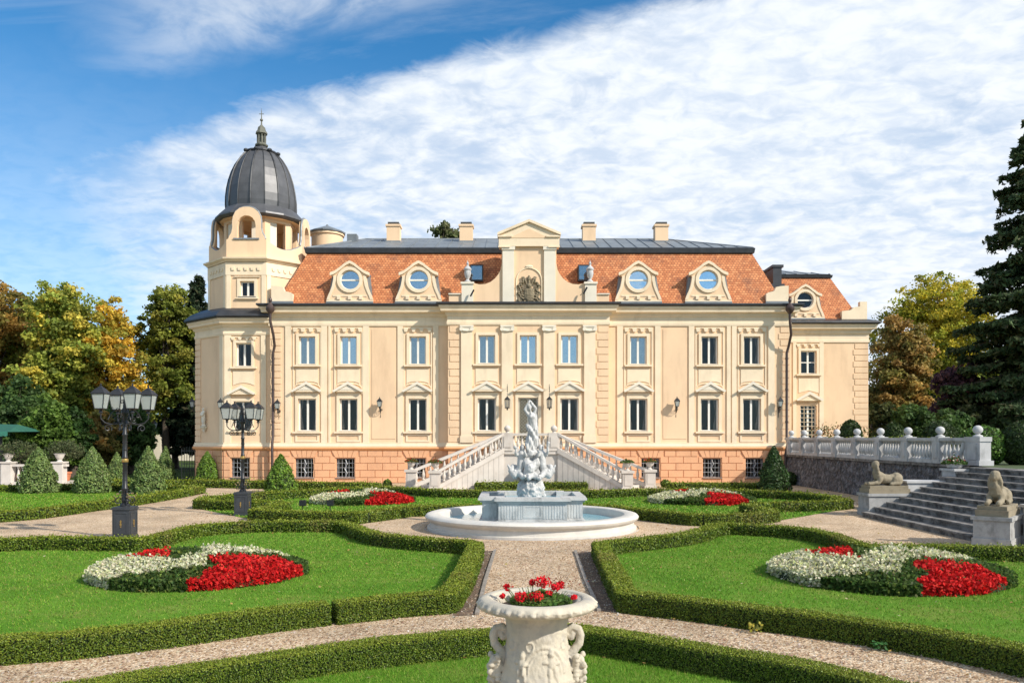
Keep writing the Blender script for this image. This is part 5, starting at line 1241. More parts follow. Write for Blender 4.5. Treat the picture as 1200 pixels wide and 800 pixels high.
# ------------------------------------------------------------------ foreground stone urn
UX, UY = (629-600)*5.5/FPX, 5.5
urn = empty('stone_urn', (UX, UY, 0), 0, 'big carved cream stone urn with scroll handles and red geraniums, in the foreground', 'urn')
RIM = 1.405
def cherub(a, z, a0, z0, k=1.0):
    d = 0
    for du, dz, ru, rz, h in ((0, .085, .022, .026, .020), (0, .035, .030, .036, .018), (-.035, .04, .030, .012, .012), (.035, .03, .028, .012, .012), (-.018, -.02, .016, .036, .014), (.022, -.022, .016, .036, .014), (.03, -.055, .012, .03, .010), (-.02, -.06, .012, .03, .010)):
        u = (a-a0)*.25; q = 1 - ((u-du*k)/(ru*k))**2 - ((z-z0-dz*k)/(rz*k))**2
        if q > 0: d = max(d, h*math.sqrt(q))
    return d
def urn_relief(r, z, a):
    a = (a + PI) % (2*PI) - PI; f = -PI/2; d = 0.0      # f faces the camera
    if .86 < z < 1.19:
        for a0, k in ((f-.48, 1.0), (f+.42, 1.15), (f+1.5, 1), (f-1.6, 1), (PI/2, 1), (PI/2+.8, 1), (PI/2-.8, 1)): d = max(d, cherub(a, z, a0, .965, k))
        dd = math.hypot((a-(f+.25))*.25+.01, z-.95)     # big arched canopy
        if z > .93: d += .010*max(0, 1-abs(dd-.155)/.018) + .006*max(0, 1-abs(dd-.122)/.012)
        d += .010*max(0, noise.noise(Vector((a*3.2, z*16, 1))))**.7 + .003*noise.noise(Vector((a*9, z*40, 2))) + .002*noise.noise(Vector((a*22, z*90, 2)))
        for a0 in (f-.25, f-.9, f+.95): 
            dd = math.hypot((a-a0)*.25, z-1.11); d += .008*max(0, 1-abs(dd-.030)/.010)
    elif z >= 1.335 and z < 1.40:
        w = math.sin(a*15); w2 = math.sin(a*30+1.2); d += (.013*(1-abs(w)**3)**2 + .007*abs(w2)**.5 + .007*noise.noise(Vector((a*16, z*50, 4))))*min(1, max(0, 1.25-abs(z-1.360)/.032)) - .006
    elif .76 < z < .86: d += .004*math.sin(a*60)*max(0, 1-abs(z-.815)/.03)
    elif z <= .76 and z > .60: d += .014*abs(math.sin(a*12))
    return r + d
up = [(.21, .60), (.25, .64), (.275, .70), (.285, .76), (.275, .775), (.29, .79), (.29, .80), (.275, .81), (.27, .84), (.28, .85), (.28, .86)]
z = .86
body = [(.262, .865)] + [(.268 - .056*min(1, (zz-.865)/.22)**.7 if zz < 1.19 else .214, zz) for zz in np.linspace(.872, 1.19, 44)] + [(.214, 1.20), (.212, 1.22), (.216, 1.25), (.228, 1.285), (.255, 1.315), (.30, 1.322), (.35, 1.324), (.375, 1.328)] + [(.365 + .040*math.sin(math.acos(max(-1, min(1, (zz-1.365)/.038))))**.8, zz) for zz in np.linspace(1.330, 1.398, 16)] + [(.378, 1.40), (.355, 1.405), (.325, 1.405), (.318, 1.398), (.312, 1.392), (.29, 1.392), (.275, 1.385), (.262, 1.36), (.255, 1.32)]
s = MB(); s.lathe(up + body, n=320, fn=urn_relief); u_body = s.build('urn_body', URNST, urn, smooth=True, angle=60)
s = MB(); s.lathe([(.16, .42), (.22, .44), (.22, .47), (.13, .50), (.11, .53), (.14, .57), (.26, .605)], n=48); s.build('urn_foot', URNST, urn, smooth=True)
s = MB(); s.box(-.30, .30, -.30, .30, 0, .08); s.box(-.25, .25, -.25, .25, .08, .36); s.box(-.29, .29, -.29, .29, .36, .42); s.build('pedestal', URNST, urn)
s = MB(); s.lathe([(.26, 1.34), (.01, 1.36)], n=32, cap=False); s.build('soil', SOIL, urn)
for sg in (-1, 1):
    s = MB(); C0 = Vector((sg*.250, -.02, 1.135)); pts = []
    for i in range(26):     # inner curl opening into the outer loop
        t = i/25; a = -.6 + t*4.6; r = .020 + .052*t; pts.append((C0 + Vector((sg*(-r*math.cos(a))*.9 + sg*.005, 0, r*math.sin(a)*1.1)), .017 + .012*t))
    pts = [(C0 + Vector((sg*-.045, 0, .045)), .024), (C0 + Vector((sg*-.01, 0, .070)), .026), (C0 + Vector((sg*.035, 0, .055)), .027), (C0 + Vector((sg*.052, 0, .01)), .028), (C0+Vector((sg*.040, 0, -.045)), .029), (C0+Vector((sg*.005, 0, -.09)), .031), (C0+Vector((sg*-.03, 0, -.125)), .034)]
    s.limb(pts); s.limb([(C0+Vector((sg*-.055, 0, .05)), .02), (C0+Vector((sg*-.045, 0, .01)), .02), (C0+Vector((sg*-.015, 0, .0)), .026), (C0+Vector((sg*-.005, 0, .025)), .024)])
    # grotesque mask with curling beard below the loop
    s.ell((sg*0.270, -.02, .955), (.055, .075, .065)); s.ell((sg*0.295, -.06, .985), (.03, .03, .035)); s.ell((sg*0.290, -.03, .90), (.05, .06, .05)); s.ell((sg*0.285, -.02, .85), (.045, .05, .05)); s.ell((sg*0.245, -.03, .80), (.05, .05, .05))
    for i in range(26):
        a = i*2.4; s.ell((sg*(.275+.050*math.sin(i*1.3)), -.03-.055*math.cos(a), .74+.0105*i), (.022, .020, .024), 8, 6)
    for i in range(7): s.ell((sg*0.265, -.085-.01*math.cos(i), .86+.026*i), (.024, .018, .018), 8, 6)
    s.ell((sg*0.330, -.02, .93), (.018, .022, .026)); s.ell((sg*0.315, -.05, .905), (.03, .028, .012))
    sculpt('urn_handle', s, URNST, urn, .0055, .003, 45, 2)
# geraniums: stems, round leaves, red flower heads
heads = [(-.20, -.02, 1.475, .035), (-.235, -.06, 1.42, .022), (-.11, -.12, 1.43, .050), (-.01, -.14, 1.43, .055), (.04, .04, 1.50, .060), (.13, -.02, 1.475, .045), (.17, .02, 1.485, .035), (.08, -.05, 1.44, .028), (.245, -.15, 1.435, .022), (-.03, .08, 1.49, .03), (.235, -.16, 1.43, .014)]
s = MB()
for x, y, z, r in heads: s.tube([(x*.6, y*.5, 1.34), (x*.85, y*.8, z-.04), (x, y, z)], .003, 5)
rr_ = random.Random(5)
for i in range(70):
    a = rr_.random()*2*PI; r = .22*math.sqrt(rr_.random()); s.tube([(r*.6*math.cos(a), r*.6*math.sin(a), 1.34), (r*math.cos(a), r*math.sin(a), 1.40+.06*rr_.random())], .0022, 4)
s.build('stems', mat('stem_green', (.10, .14, .04), .7), urn)
n = 1500; a = rng.random(n)*2*PI; r = .215*np.sqrt(rng.random(n)); zz = 1.37 + .085*rng.random(n)*(1.1-r/.25); P = np.stack([r*np.cos(a)+.03, r*np.sin(a)*.95-.02, zz], 1)
leaves('foliage', P, .026, tints(n, [((.11, .20, .035), 3), ((.07, .14, .025), 2), ((.20, .24, .07), 1)]), LEAF, urn, np.tile([0, -.3, 1], (n, 1)), 1.1, .6)
FP_, FN_ = [], []
for x, y, z, r in heads:
    k = int(90*(r/.05)**2)+20; v = rng.normal(size=(k, 3)); v /= np.linalg.norm(v, axis=1, keepdims=True); FP_.append(np.array([x, y, z]) + v*r*np.array([1, 1, .8])*(.6+.4*rng.random((k, 1)))); FN_.append(v)
P = np.concatenate(FP_); leaves('flowers', P, .017, tints(len(P), [((.66, .012, .02), 4), ((.45, .006, .012), 2), ((.8, .06, .06), 1)], .12), PETAL, urn, np.concatenate(FN_), 1.1, .5)
k = 130; P = np.stack([rng.normal(size=k)*.08+.16, rng.normal(size=k)*.05+.10, 1.50+rng.normal(size=k)*.02], 1); leaves('withered_flowers', P, .010, tints(k, [((.25, .08, .05), 2), ((.30, .18, .10), 1)]), PETAL, urn)['kind'] = 'stuff'

# ------------------------------------------------------------------ lamp posts
def spiral(c, r0, r1, turns, u, v, n=22, start=0.0):
    c = Vector(c); return [c + (Vector(u)*math.cos(start+turns*2*PI*t/n) + Vector(v)*math.sin(start+turns*2*PI*t/n))*(r0 + (r1-r0)*t/n) for t in range(n+1)]
def lantern(mb_iron, mb_glass, p, w=.155, h=.37, taper=.66, rz=0.0):
    x, y, z = p; q = PI/4 + rz
    def sq(r, zz): return [(x + r*math.cos(q+i*PI/2), y + r*math.sin(q+i*PI/2), zz) for i in range(4)]
    k = math.sqrt(2); lo, hi = sq(w*taper*k, z), sq(w*k, z+h)
    mb_glass.add(sq(w*taper*k*.96, z+.01) + sq(w*k*.96, z+h-.005), [(0, 3, 2, 1), (4, 5, 6, 7), (0, 1, 5, 4), (1, 2, 6, 5), (2, 3, 7, 6), (3, 0, 4, 7)])
    for i in range(4):
        mb_iron.tube([lo[i], hi[i]], .010, 5); mb_iron.tube([lo[i], lo[(i+1) % 4]], .012, 5); mb_iron.tube([hi[i], hi[(i+1) % 4]], .014, 5)
    a, b, c, d = sq(w*k*1.14, z+h), sq(w*k*.62, z+h+.11), sq(w*k*.2, z+h+.17), sq(w*k*.12, z+h+.19)
    mb_iron.add(a+b+c+d, [(0, 3, 2, 1), (12, 13, 14, 15)] + [(4*r+i, 4*r+(i+1) % 4, 4*r+4+(i+1) % 4, 4*r+4+i) for r in range(3) for i in range(4)])
    mb_iron.ell((x, y, z+h+.215), (.025, .025, .035), 8, 6)
    mb_iron.lathe([(.03, -.12), (.05, -.10), (.035, -.05), (w*taper*.9, -.012), (w*taper*1.05, 0)], (x, y, z), 8)
def lamp_post(px, py, rz, label, arms0=R(18), n=4, scl=1.0):
    x, y = gnd(px, py); root = empty('lamp_post', (x, y, 0), 0, label, 'lamp post', 'black cast iron lamp posts')
    root.scale = (scl,)*3
    s = MB(); ax = (math.cos(rz), math.sin(rz)); ay = (-math.sin(rz), math.cos(rz))
    s.obox((0, 0), ax, ay, .235, .235, 0, .06); s.obox((0, 0), ax, ay, .215, .215, .06, .72); s.obox((0, 0), ax, ay, .24, .24, .72, .76); s.obox((0, 0), ax, ay, .225, .225, .76, .79)
    Mz = Matrix.Rotation(rz, 4, 'Z')
    for i in range(4):
        M = Matrix.Rotation(rz+i*PI/2, 4, 'Z') @ Matrix.Translation((0, -.215, 0)); s.prism(rect(0, .17, .12, .66), -.012, -.001, [rect(0, .14, .15, .63)], M)
    s.build('base_box', mat('lamp_grey', (.045, .050, .058), .5, .15, 6, metal=.2), root)
    s = MB()
    for i in range(4):
        M = Matrix.Rotation(rz+i*PI/2, 4, 'Z') @ Matrix.Translation((0, -.215, 0)); s.prism([(-.018, .33), (.018, .33), (.022, .38), (.008, .40), (.024, .43), (0, .47), (-.024, .43), (-.008, .40), (-.022, .38)], -.016, -.002, (), M)
        s.ell(M @ Vector((0, -.012, .30)), .016, 6, 5)
    s.build('gilt_ornament', GOLD, root)
    s = MB(); s.lathe([(.12, .79), (.12, .83), (.075, .88), (.085, .95), (.065, 1.05), (.062, 1.2), (.075, 1.22), (.075, 1.25), (.06, 1.27), (.056, 1.85), (.072, 1.87), (.072, 1.89)], n=14)
    s.lathe([(.055, 1.99), (.068, 2.0), (.068, 2.03), (.054, 2.05), (.050, 2.55), (.062, 2.57), (.062, 2.60), (.048, 2.62), (.044, 3.05), (.085, 3.10), (.09, 3.16), (.05, 3.24), (.035, 3.5), (.05, 3.55), (.012, 3.68)], n=14); s.lathe([(.05, 1.88), (.052, 2.0)], n=12)
    for z in (1.45, 1.65, 2.2, 2.4, 2.8): s.lathe([(.055, z-.012), (.066, z), (.055, z+.012)], n=14)
    s.build('pole', IRON, root, smooth=True)
    s = MB(); s.lathe([(.05, 1.885), (.075, 1.90), (.082, 1.94), (.075, 1.98), (.05, 1.99)], n=14); s.build('gilt_collar', GOLD, root, smooth=True)
    s = MB(); lf = MB()
    for i in range(4):
        a = rz + PI/4 + i*PI/2; u = (math.cos(a), math.sin(a), 0); v = (0, 0, 1)
        c = Vector((math.cos(a)*.16, math.sin(a)*.16, .93)); s.tube(spiral(c, .03, .115, 1.35, u, v, 24, 2.0), .012, 5); s.tube(spiral(Vector((math.cos(a)*.10, math.sin(a)*.10, 1.14)), .015, .07, 1.3, u, v, 20, 2.6), .010, 5)
        for k in range(5): lf.ell(Vector((math.cos(a)*(.12+.035*k), math.sin(a)*(.12+.035*k), 1.03+.03*math.sin(k*2)+.05*k*(k < 3))), (.018, .018, .026), 6, 5)
    s.build('base_scrolls', IRON, root); lf.build('gilt_leaves', mat('dull_brass', (.28, .21, .10), .5, .2, metal=.5), root)
    for i in range(n):
        a = arms0 + i*2*PI/n; u = Vector((math.cos(a), math.sin(a), 0)); arm = MB()
        rr = .56; P = lambda r, z: u*r + Vector((0, 0, z))
        arm.tube([P(.04, 2.92), P(.16, 2.86), P(.32, 2.84), P(.47, 2.88), P(rr, 2.98), P(rr, 3.12)], [.018, .018, .017, .016, .016, .022], 6)
        arm.tube(spiral(P(.40, 2.74), .02, .10, 1.4, u, (0, 0, 1), 26, 1.2), .012, 5); arm.tube(spiral(P(.20, 2.96), .015, .09, 1.3, u, (0, 0, 1), 22, 3.6), .011, 5)
        arm.tube([P(.05, 3.18), P(.18, 3.24), P(.32, 3.12), P(.40, 2.95)], .012, 5); arm.tube(spiral(P(.30, 3.06), .01, .06, 1.2, u, (0, 0, 1), 18, .4), .009, 5)
        o = arm.build('arm', IRON, root)
        ir, gl = MB(), MB(); lantern(ir, gl, P(rr, 3.22), rz=a*0+rz); L_ = ir.build('lantern', IRON, o); gl.build('lantern_glass', FROST, L_)
    s = MB(); 
    for i in range(6):
        a = i*PI/3; u = Vector((math.cos(a), math.sin(a), 0)); s.tube(spiral(u*.07 + Vector((0, 0, 3.4)), .01, .055, 1.2, u, (0, 0, 1), 16, 1), .009, 5)
    s.build('crest', IRON, root)
    return root
lamp_post(146.5, 630, 0, 'nearest black lamp post with four white lanterns, on the left gravel path', R(43))
lamp_post(284.5, 603.5, 0, 'black lamp post with four white lanterns in front of the corner tower', R(46.5), scl=.965)
lamp_post(171, 553, R(-20), 'farthest lamp post, small behind the cone trees on the left', R(14))

def wall_lantern(p, label, big=1.0, side=1, hang=False):
    """bracket rooted on the wall at p"""
    root = empty('wall_lantern', p, 0, label, 'lantern', 'black lanterns on the palace walls')
    s = MB(); g = MB()
    if not hang:
        s.tube([(0, 0, -.35), (0, -.02, -.1), (0, -.03, .1)], .022, 6); s.tube([(0, -.02, -.28), (0, -.18, -.26), (0, -.30, -.12), (0, -.32, .0)], .018, 6)
        s.tube(spiral((0, -.14, -.12), .01, .10, 1.4, (0, 1, 0), (0, 0, 1), 20, 1), .012, 5); s.tube(spiral((.06, -.05, -.10), .01, .08, 1.4, (1, 0, 0), (0, 0, 1), 20, 2), .012, 5); s.tube([(0, -.01, -.35), (0, -.03, -.50), (0, 0, -.55)], .016, 5)
        br = s.build('bracket', IRON, root); s = MB(); lantern(s, g, (0, -.32, .06), .13, .30, .62)
        s.build('lantern_frame', IRON, br); g.build('lantern_glass', FROST, br)
    else:
        s.tube([(0, 0, .75), (0, -.28, .80), (0, -.32, .60)], .016, 5); s.tube(spiral((0, -.16, .86), .01, .08, 1.3, (0, 1, 0), (0, 0, 1), 18, 1), .012, 5); s.tube([(0, -.32, .80), (0, -.32, .18)], .012, 5)
        for z in (.55, .65, .75): s.ell((0, -.32, z), (.03, .03, .035), 6, 5)
        br = s.build('bracket', IRON, root); s = MB()
        s.lathe([(.17, .06), (.14, .12), (.06, .20), (.02, .26)], (0, -.32, 0), 6); s.lathe([(.10, -.40), (.14, -.38), (.14, -.35), (.12, -.34)], (0, -.32, 0), 6); s.lathe([(.02, -.50), (.05, -.44), (.02, -.40)], (0, -.32, 0), 6)
        for i in range(6): a = i*PI/3; s.tube([(.12*math.cos(a), -.32+.12*math.sin(a), -.36), (.15*math.cos(a), -.32+.15*math.sin(a), .07)], .012, 4)
        g.lathe([(.11, -.35), (.135, .05)], (0, -.32, 0), 6); s.build('lantern_frame', IRON, br); g.build('lantern_glass', glass('clear_lantern', .1), br)
    return root
def wl(px, py, Y, label, **k): wall_lantern(at(px, py, Y), label, **k)
wl(446, 478, YF, 'wall lantern between the second and third ground floor windows left of the centre')
wl(792, 477.5, YF, 'wall lantern between the first and second ground floor windows right of the centre')
wl(327, 480, YF, 'wall lantern beside the left drain pipe of the palace')
wl(912, 477.5, YF, 'wall lantern beside the right drain pipe of the palace')
wl(261, 479, YT-.05, 'wall lantern on the edge of the corner tower')
wall_lantern(Vector((-18.62, 47.2, fz(478, 47.5))), 'wall lantern at the far left side of the corner tower').rotation_euler.z = R(-88)
wl(594.5, 470, YR-.14, 'hanging lantern on the pilaster left of the palace door', hang=True)
wl(643.5, 470, YR-.14, 'hanging lantern on the pilaster right of the palace door', hang=True)

# white figure on the tower
root = empty('wall_statue', Mc @ Vector((1.15, 0, 3.15)), 0, 'small white statue on a bracket on the left wall of the corner tower', 'statue')
rm = Mc.to_3x3().to_4x4(); s = MB(); s.ell((0, -.14, .45), (.13, .11, .42)); s.ell((0, -.15, .80), (.13, .09, .13)); s.ell((0, -.15, 1.0), (.07, .07, .09)); s.limb([((-.12, -.16, .86), .045), ((-.10, -.26, .68), .04), ((.04, -.28, .72), .03)]); s.limb([((.12, -.16, .86), .045), ((.12, -.26, .66), .035), ((0, -.28, .62), .03)]); s.ell((0, -.12, .06), (.17, .13, .06))
s.v = [tuple(rm @ Vector(v)) for v in s.v]; sculpt('figure', s, PALE, root, .02, .008, 14, 1)
s = MB(); s.lathe([(.05, -.30), (.12, -.14), (.22, -.04), (.24, .02)], (0, -.10, 0), 12); s.v = [tuple(rm @ Vector(v)) for v in s.v]; s.build('bracket', PALE, root)

# gable urns
for px, nm in ((548, 'left'), (691.5, 'right')):
    p = at(px, 330.5, YR+.15); root = empty('gable_urn', p, 0, 'lidded stone urn on the %s block of the palace gable' % nm, 'urn', 'lidded urns on the gable')
    s = MB(); s.lathe([(.17, 0), (.17, .05), (.08, .12), (.08, .18), (.15, .28), (.19, .48), (.17, .62), (.22, .68), (.22, .72)], n=16); s.build('urn', GREYST, root, smooth=True)
    s = MB(); s.lathe([(.21, .722), (.15, .82), (.06, .90), (.05, .96), (.08, 1.02), (.03, 1.12), (.01, 1.2)], n=16); s.build('lid', GREYST, root, smooth=True)

# ------------------------------------------------------------------ right terrace: wall, balustrade, steps, sphinxes
WX = 15.3
def rough(P, amp, f): return P + Vector((noise.noise(P*f), noise.noise(P*f+Vector((9, 0, 0))), noise.noise(P*f+Vector((0, 9, 0)))))*amp
root = empty('terrace_wall', (WX, 35, 0), 0, 'dark rough stone wall below the white terrace balustrade', 'wall')
s = MB(); ny, nz_ = 150, 18; y0, y1 = 26.3, 44.3
for i in range(ny+1):
    for k in range(nz_+1):
        P = Vector((WX-.28+.22*k/nz_, y0+(y1-y0)*i/ny, 1.50*k/nz_)); P = rough(P, .05, 2.5); P.x += .05*noise.noise(P*6); s.v.append(tuple(P))
s.f = [(i*(nz_+1)+k, i*(nz_+1)+k+1, (i+1)*(nz_+1)+k+1, (i+1)*(nz_+1)+k) for i in range(ny) for k in range(nz_)]
s.add([(WX-.28, y0, 0), (WX+.2, y0, 0), (WX+.2, y0, 1.5), (WX-.06, y0, 1.5)], [(0, 1, 2, 3)])
loc(s.build('stone_face', RUBBLE, root, smooth=True, angle=180), (WX, 35, 0))
s = MB(); s.box(WX-.16, WX+.24, y0, y1, 1.49, 1.60); loc(s.build('coping', DARKST, root), (WX, 35, 0))
C0 = (WX, 35, 1.6); root = empty('terrace_balustrade', C0, 0, 'long white balustrade with ball finials on top of the dark terrace wall', 'balustrade')
ys = [43.6, 41.7, 39.65, 37.5, 35.3, 33.05, 30.75, 28.45, 26.15]
s = MB(); s.box(WX-.14, WX+.14, 26.1, 44.2, 1.602, 1.74); loc(s.build('bottom_rail', GREYST, root), C0)
s = MB(); s.box(WX-.17, WX+.17, 26.0, 44.2, 2.46, 2.57); s.box(WX-.13, WX+.13, 26.0, 44.2, 2.42, 2.458); loc(s.build('top_rail', GREYST, root), C0)
bmt = baluster_mesh(.68, .15, GREYST)
for i, y in enumerate(ys):
    w_ = .24 if i < 8 else .42
    s = MB(); s.box(WX-.18, WX+.18, y-w_, y+w_, 1.603, 2.455); s.box(WX-.215, WX-.18, y-w_*.6, y+w_*.6, 1.80, 2.36); s.box(WX-.20, WX+.20, y-w_-.03, y+w_+.03, 2.44, 2.60)
    if i == 8:
        s.box(WX-.24, WX+.24, y-w_-.06, y+w_+.06, 1.604, 1.78)
    p = s.build('pier', GREYST, root); loc(p, C0)
    s = MB(); s.lathe([(.15, 2.60), (.15, 2.64), (.07, 2.68), (.07, 2.70)], (WX, y, 0), 14); s.ell((WX, y, 2.845), .155, 20, 12); loc(s.build('ball_finial', GREYST, p, smooth=True), C0)
    if i:
        ya, yb = y+.28, ys[i-1]-.28
        for k in range(8 if i < 8 else 6):
            yy = ya+(yb-ya)*(k+.5)/8 if i < 8 else ya+.25+(yb-ya-.2)*(k+.5)/6; put(bmt, 'baluster', (WX, yy, 1.74), root, C0)
s = MB()   # scroll bracket against the end pier
s.v = []; s.limb([(Vector((WX-.05, 27.5, 1.70)), .10), (Vector((WX-.05, 27.15, 1.85)), .12), (Vector((WX-.05, 26.95, 2.1)), .10), (Vector((WX-.05, 26.85, 2.35)), .08)]); s.tube(spiral((WX-.17, 27.2, 1.92), .03, .22, 1.5, (0, 1, 0), (0, 0, 1), 30, 1), .045, 6); loc(s.build('scroll_bracket', GREYST, root, smooth=True), C0)
root.scale = (1, 1, .94)
# steps up to the terrace
C0 = (13, 22, 0); root = empty('garden_steps', C0, 0, 'wide weathered stone steps rising to the right terrace', 'steps')
NS = 10
for i in range(NS):
    x0 = 11.15+i*.40; z1 = TERZ*(i+1)/NS; yb = 25.35 if i < 4 else (25.6 if i < 7 else 26.0)
    s = MB(); nseg = 7; yy = 18.75
    while yy < yb-.01:
        ye = min(yb, yy+random.uniform(.75, 1.25)); j = random.uniform(-.008, .008)
        if yb-ye < .4: ye = yb
        s.box(x0+j, 15.6, yy+.004, ye-.004, z1-TERZ/NS, z1-.05+j*.3); s.box(x0-.035+j, 15.6, yy+.003, ye-.003, z1-.049+j*.3, z1+j*.3); yy = ye
    o = s.build('step', DARKST, root); loc(o, C0)
# cheek walls and plinths
def cheek(x0, x1, y0, y1, z, C, root, nm='cheek_wall'):
    s = MB(); s.box(x0, x1, y0, y1, 0, z-.07); s.box(x0-.05, x1+.05, y0-.05, y1+.05, z-.069, z); s.box(x0-.02, x1+.02, y0-.02, y1+.02, 0, .2); return loc(s.build(nm, GREYST, root), C)
cheek(12.75, 14.3, 25.65, 26.4, 1.12, C0, root); cheek(14.3, 15.1, 25.7, 26.5, 1.50, C0, root)
cheek(12.0, 13.4, 17.9, 18.7, .95, C0, root); cheek(13.4, 16.5, 17.9, 18.7, 1.35, C0, root)
s = MB(); s.box(16.5, 60, 17.8, 18.65, 0, 1.4); loc(s.build('retaining_wall', GREYST, root), C0)
def sphinx(x, y, rz, label, zb, ph):
    root = empty('sphinx_statue', (x, y, 0), rz, label, 'statue', 'sandstone sphinxes beside the steps'); root.scale = (.88, .88, .96)
    L, W = .78, .42
    s = MB(); s.box(-L, L, -W, W, 0, ph-.09); s.box(-L-.05, L+.05, -W-.05, W+.05, ph-.089, ph); s.box(-L-.03, L+.03, -W-.03, W+.03, 0, .22); s.build('pedestal', mat('grey_pedestal', (.33, .33, .325), .9, .12, 3, .4, 30, stain=((.15, .15, .145), 3.5, .48, .72, .7)), root)
    s = MB(); s.box(-L+.02, L-.02, -W+.04, W-.04, ph+.001, ph+.15); s.box(-L+.07, L-.07, -W+.08, W-.08, ph+.151, ph+.25); s.build('plinth', SAND, root)
    z = ph+.25; s = MB(); k = 1.0
    s.limb([((.42, 0, z+.22), .20), ((.20, 0, z+.20), .17), ((-.05, 0, z+.22), .17), ((-.24, 0, z+.32), .17), ((-.32, 0, z+.44), .13), ((-.36, 0, z+.56), .075)], 14)     # trunk, chest, neck
    s.ell((.44, 0, z+.22), (.22, .22, .22))
    for sg in (-1, 1):
        s.limb([((-.22, sg*.13, z+.22), .09), ((-.30, sg*.14, z+.10), .075), ((-.55, sg*.13, z+.07), .06), ((-.64, sg*.13, z+.055), .065)]); s.ell((.40, sg*.17, z+.17), (.20, .09, .18)); s.limb([((.45, sg*.20, z+.09), .07), ((.20, sg*.21, z+.06), .06), ((.14, sg*.21, z+.055), .06)])
        s.limb([((-.34, sg*.10, z+.66), .055), ((-.32, sg*.13, z+.54), .055), ((-.30, sg*.13, z+.42), .045)])       # head cloth
    s.ell((-.37, 0, z+.69), (.11, .10, .13)); s.ell((-.33, 0, z+.72), (.13, .13, .12)); s.ell((-.475, 0, z+.67), (.022, .018, .03)); s.ell((-.45, 0, z+.63), (.03, .035, .018))
    for sg in (-1, 1): s.ell((-.455, sg*.04, z+.70), (.012, .018, .012), 8, 6)
    s.limb([((.60, 0, z+.12), .04), ((.55, .22, z+.06), .035), ((.35, .30, z+.05), .03)])
    sculpt('body', s, SAND, root, .018, .010, 12, 2); return root
sphinx(12.05, 25.75, R(2), 'sandstone sphinx in profile on the far pedestal of the steps', 0, .76)
sphinx(11.35, 18.6, R(48), 'sandstone sphinx facing the camera on the near pedestal of the steps', 0, .74)
x, y = 14.5, 26.1; root = empty('planter', (x, y, 1.50), 0, 'low planter with pink and white flowers at the top of the steps', 'planter')
s = MB(); s.lathe([(.16, 0), (.22, .05), (.26, .16), (.29, .18), (.24, .18)], n=16); s.build('bowl', GREYST, root); n = 500; a = rng.random(n)*2*PI; r = .38*np.sqrt(rng.random(n)); P = np.stack([r*np.cos(a), r*np.sin(a), .15+.30*rng.random(n)*(1.1-r/.4)], 1)
leaves('foliage', P, .06, tints(n, [((.07, .13, .03), 3), ((.12, .18, .05), 1)]), LEAF, root); leaves('flowers', P[:60]+np.array([0, 0, .04]), .05, tints(60, [((.5, .12, .14), 1), ((.6, .55, .45), 1)]), PETAL, root)['kind'] = 'stuff'

# ------------------------------------------------------------------ clipped cones and domes
def cone_tree(px, py, wpx, toppx, label, pal, k=0, lump=.09):
    x, y = gnd(px, py); sc = y/FPX; r = wpx*sc/2; H = (py-toppx)*sc
    root = empty('cone_tree', (x, y, 0), 0, label, 'tree', 'clipped cone shaped evergreens')
    def prof(t): return r*(min(1, (t*9)**.5+.35) if t < .08 else 1)*(1-((t-.05)/.95)**1.75)**.95 if t > .05 else r*(.78+t*4.4)
    s = MB(); ts = [i/14 for i in range(14)]+[.985]; s.lathe([(max(.01, prof(t)*.90), t*H) for t in ts], n=20); s.build('branches', HEDGEIN, root, smooth=True)
    sz = .062; n = int(PI*r*H*2.3/(sz*sz*.6)); t = rng.random(n)**1.25; a = rng.random(n)*2*PI
    rr = np.array([prof(q) for q in t]); ca, sa = np.cos(a), np.sin(a)
    lm = np.array([noise.noise(Vector((c*2.6+k*7, q*2.6, tt*H*3.1))) + .6*noise.noise(Vector((c*6+k*7, q*6, tt*H*7))) for c, q, tt in zip(ca, sa, t)])
    rr = rr*(1+lump*2.2*lm)+rng.normal(size=n)*.02; P = np.stack([rr*ca, rr*sa, t*H+rng.normal(size=n)*.02], 1)
    c = tints(n, pal); c = c*(1+.35*np.clip(lm, -1, 1))[:, None]
    leaves('foliage', P, sz, c, BOX, root, np.stack([ca, sa, ca*0+.35], 1), 1.7, .7); return root
PC1 = [((.15, .215, .06), 3), ((.115, .175, .05), 2), ((.19, .24, .075), 1)]; PC2 = [((.11, .20, .02), 3), ((.15, .24, .03), 2), ((.07, .14, .015), 1)]; PC3 = [((.025, .06, .014), 3), ((.04, .085, .018), 2)]
for i, (px, py, w_, tp, lb, pal) in enumerate([(45, 577.5, 41, 524.5, 'leftmost of the cone trees on the far left lawn', PC1), (108.5, 577.5, 40, 524, 'cone tree left of the nearest lamp post', PC1), (137, 563, 21, 530, 'small distant cone tree seen just left of the nearest lamp pole', PC1),
        (173.5, 578.5, 36, 523.5, 'cone tree just right of the nearest lamp post', PC1), (194, 562.5, 20, 523, 'slim cone tree half hidden behind the one right of the nearest lamp', PC1), (243, 565, 26, 529, 'cone tree at the foot of the corner tower', PC2),
        (329, 577, 35, 532.5, 'bright green cone tree by the left drain pipe', PC2), (907, 576.5, 35, 522.5, 'dark slender cone tree by the right drain pipe', PC3)]):
    cone_tree(px, py, w_, tp, lb, pal, i)
PD = [((.03, .055, .012), 3), ((.045, .075, .016), 2)]; PL = [((.07, .15, .02), 3), ((.11, .20, .03), 2), ((.04, .09, .012), 1)]
def dome_shrub(px, toppx, wpx, Y, label, pal=PD, st=1.0, lump=.02, lsz=None):
    sc = Y/FPX; r = wpx*sc/2; top = CAMH+(HY-toppx)*sc; h = top-TERZ; box_ball((px-600)*sc, Y, r, label, TERZ, 'clipped round shrubs on the terrace', h/(r*1.85), px, pal, lump, 'round_shrub', 'shrub', lsz)
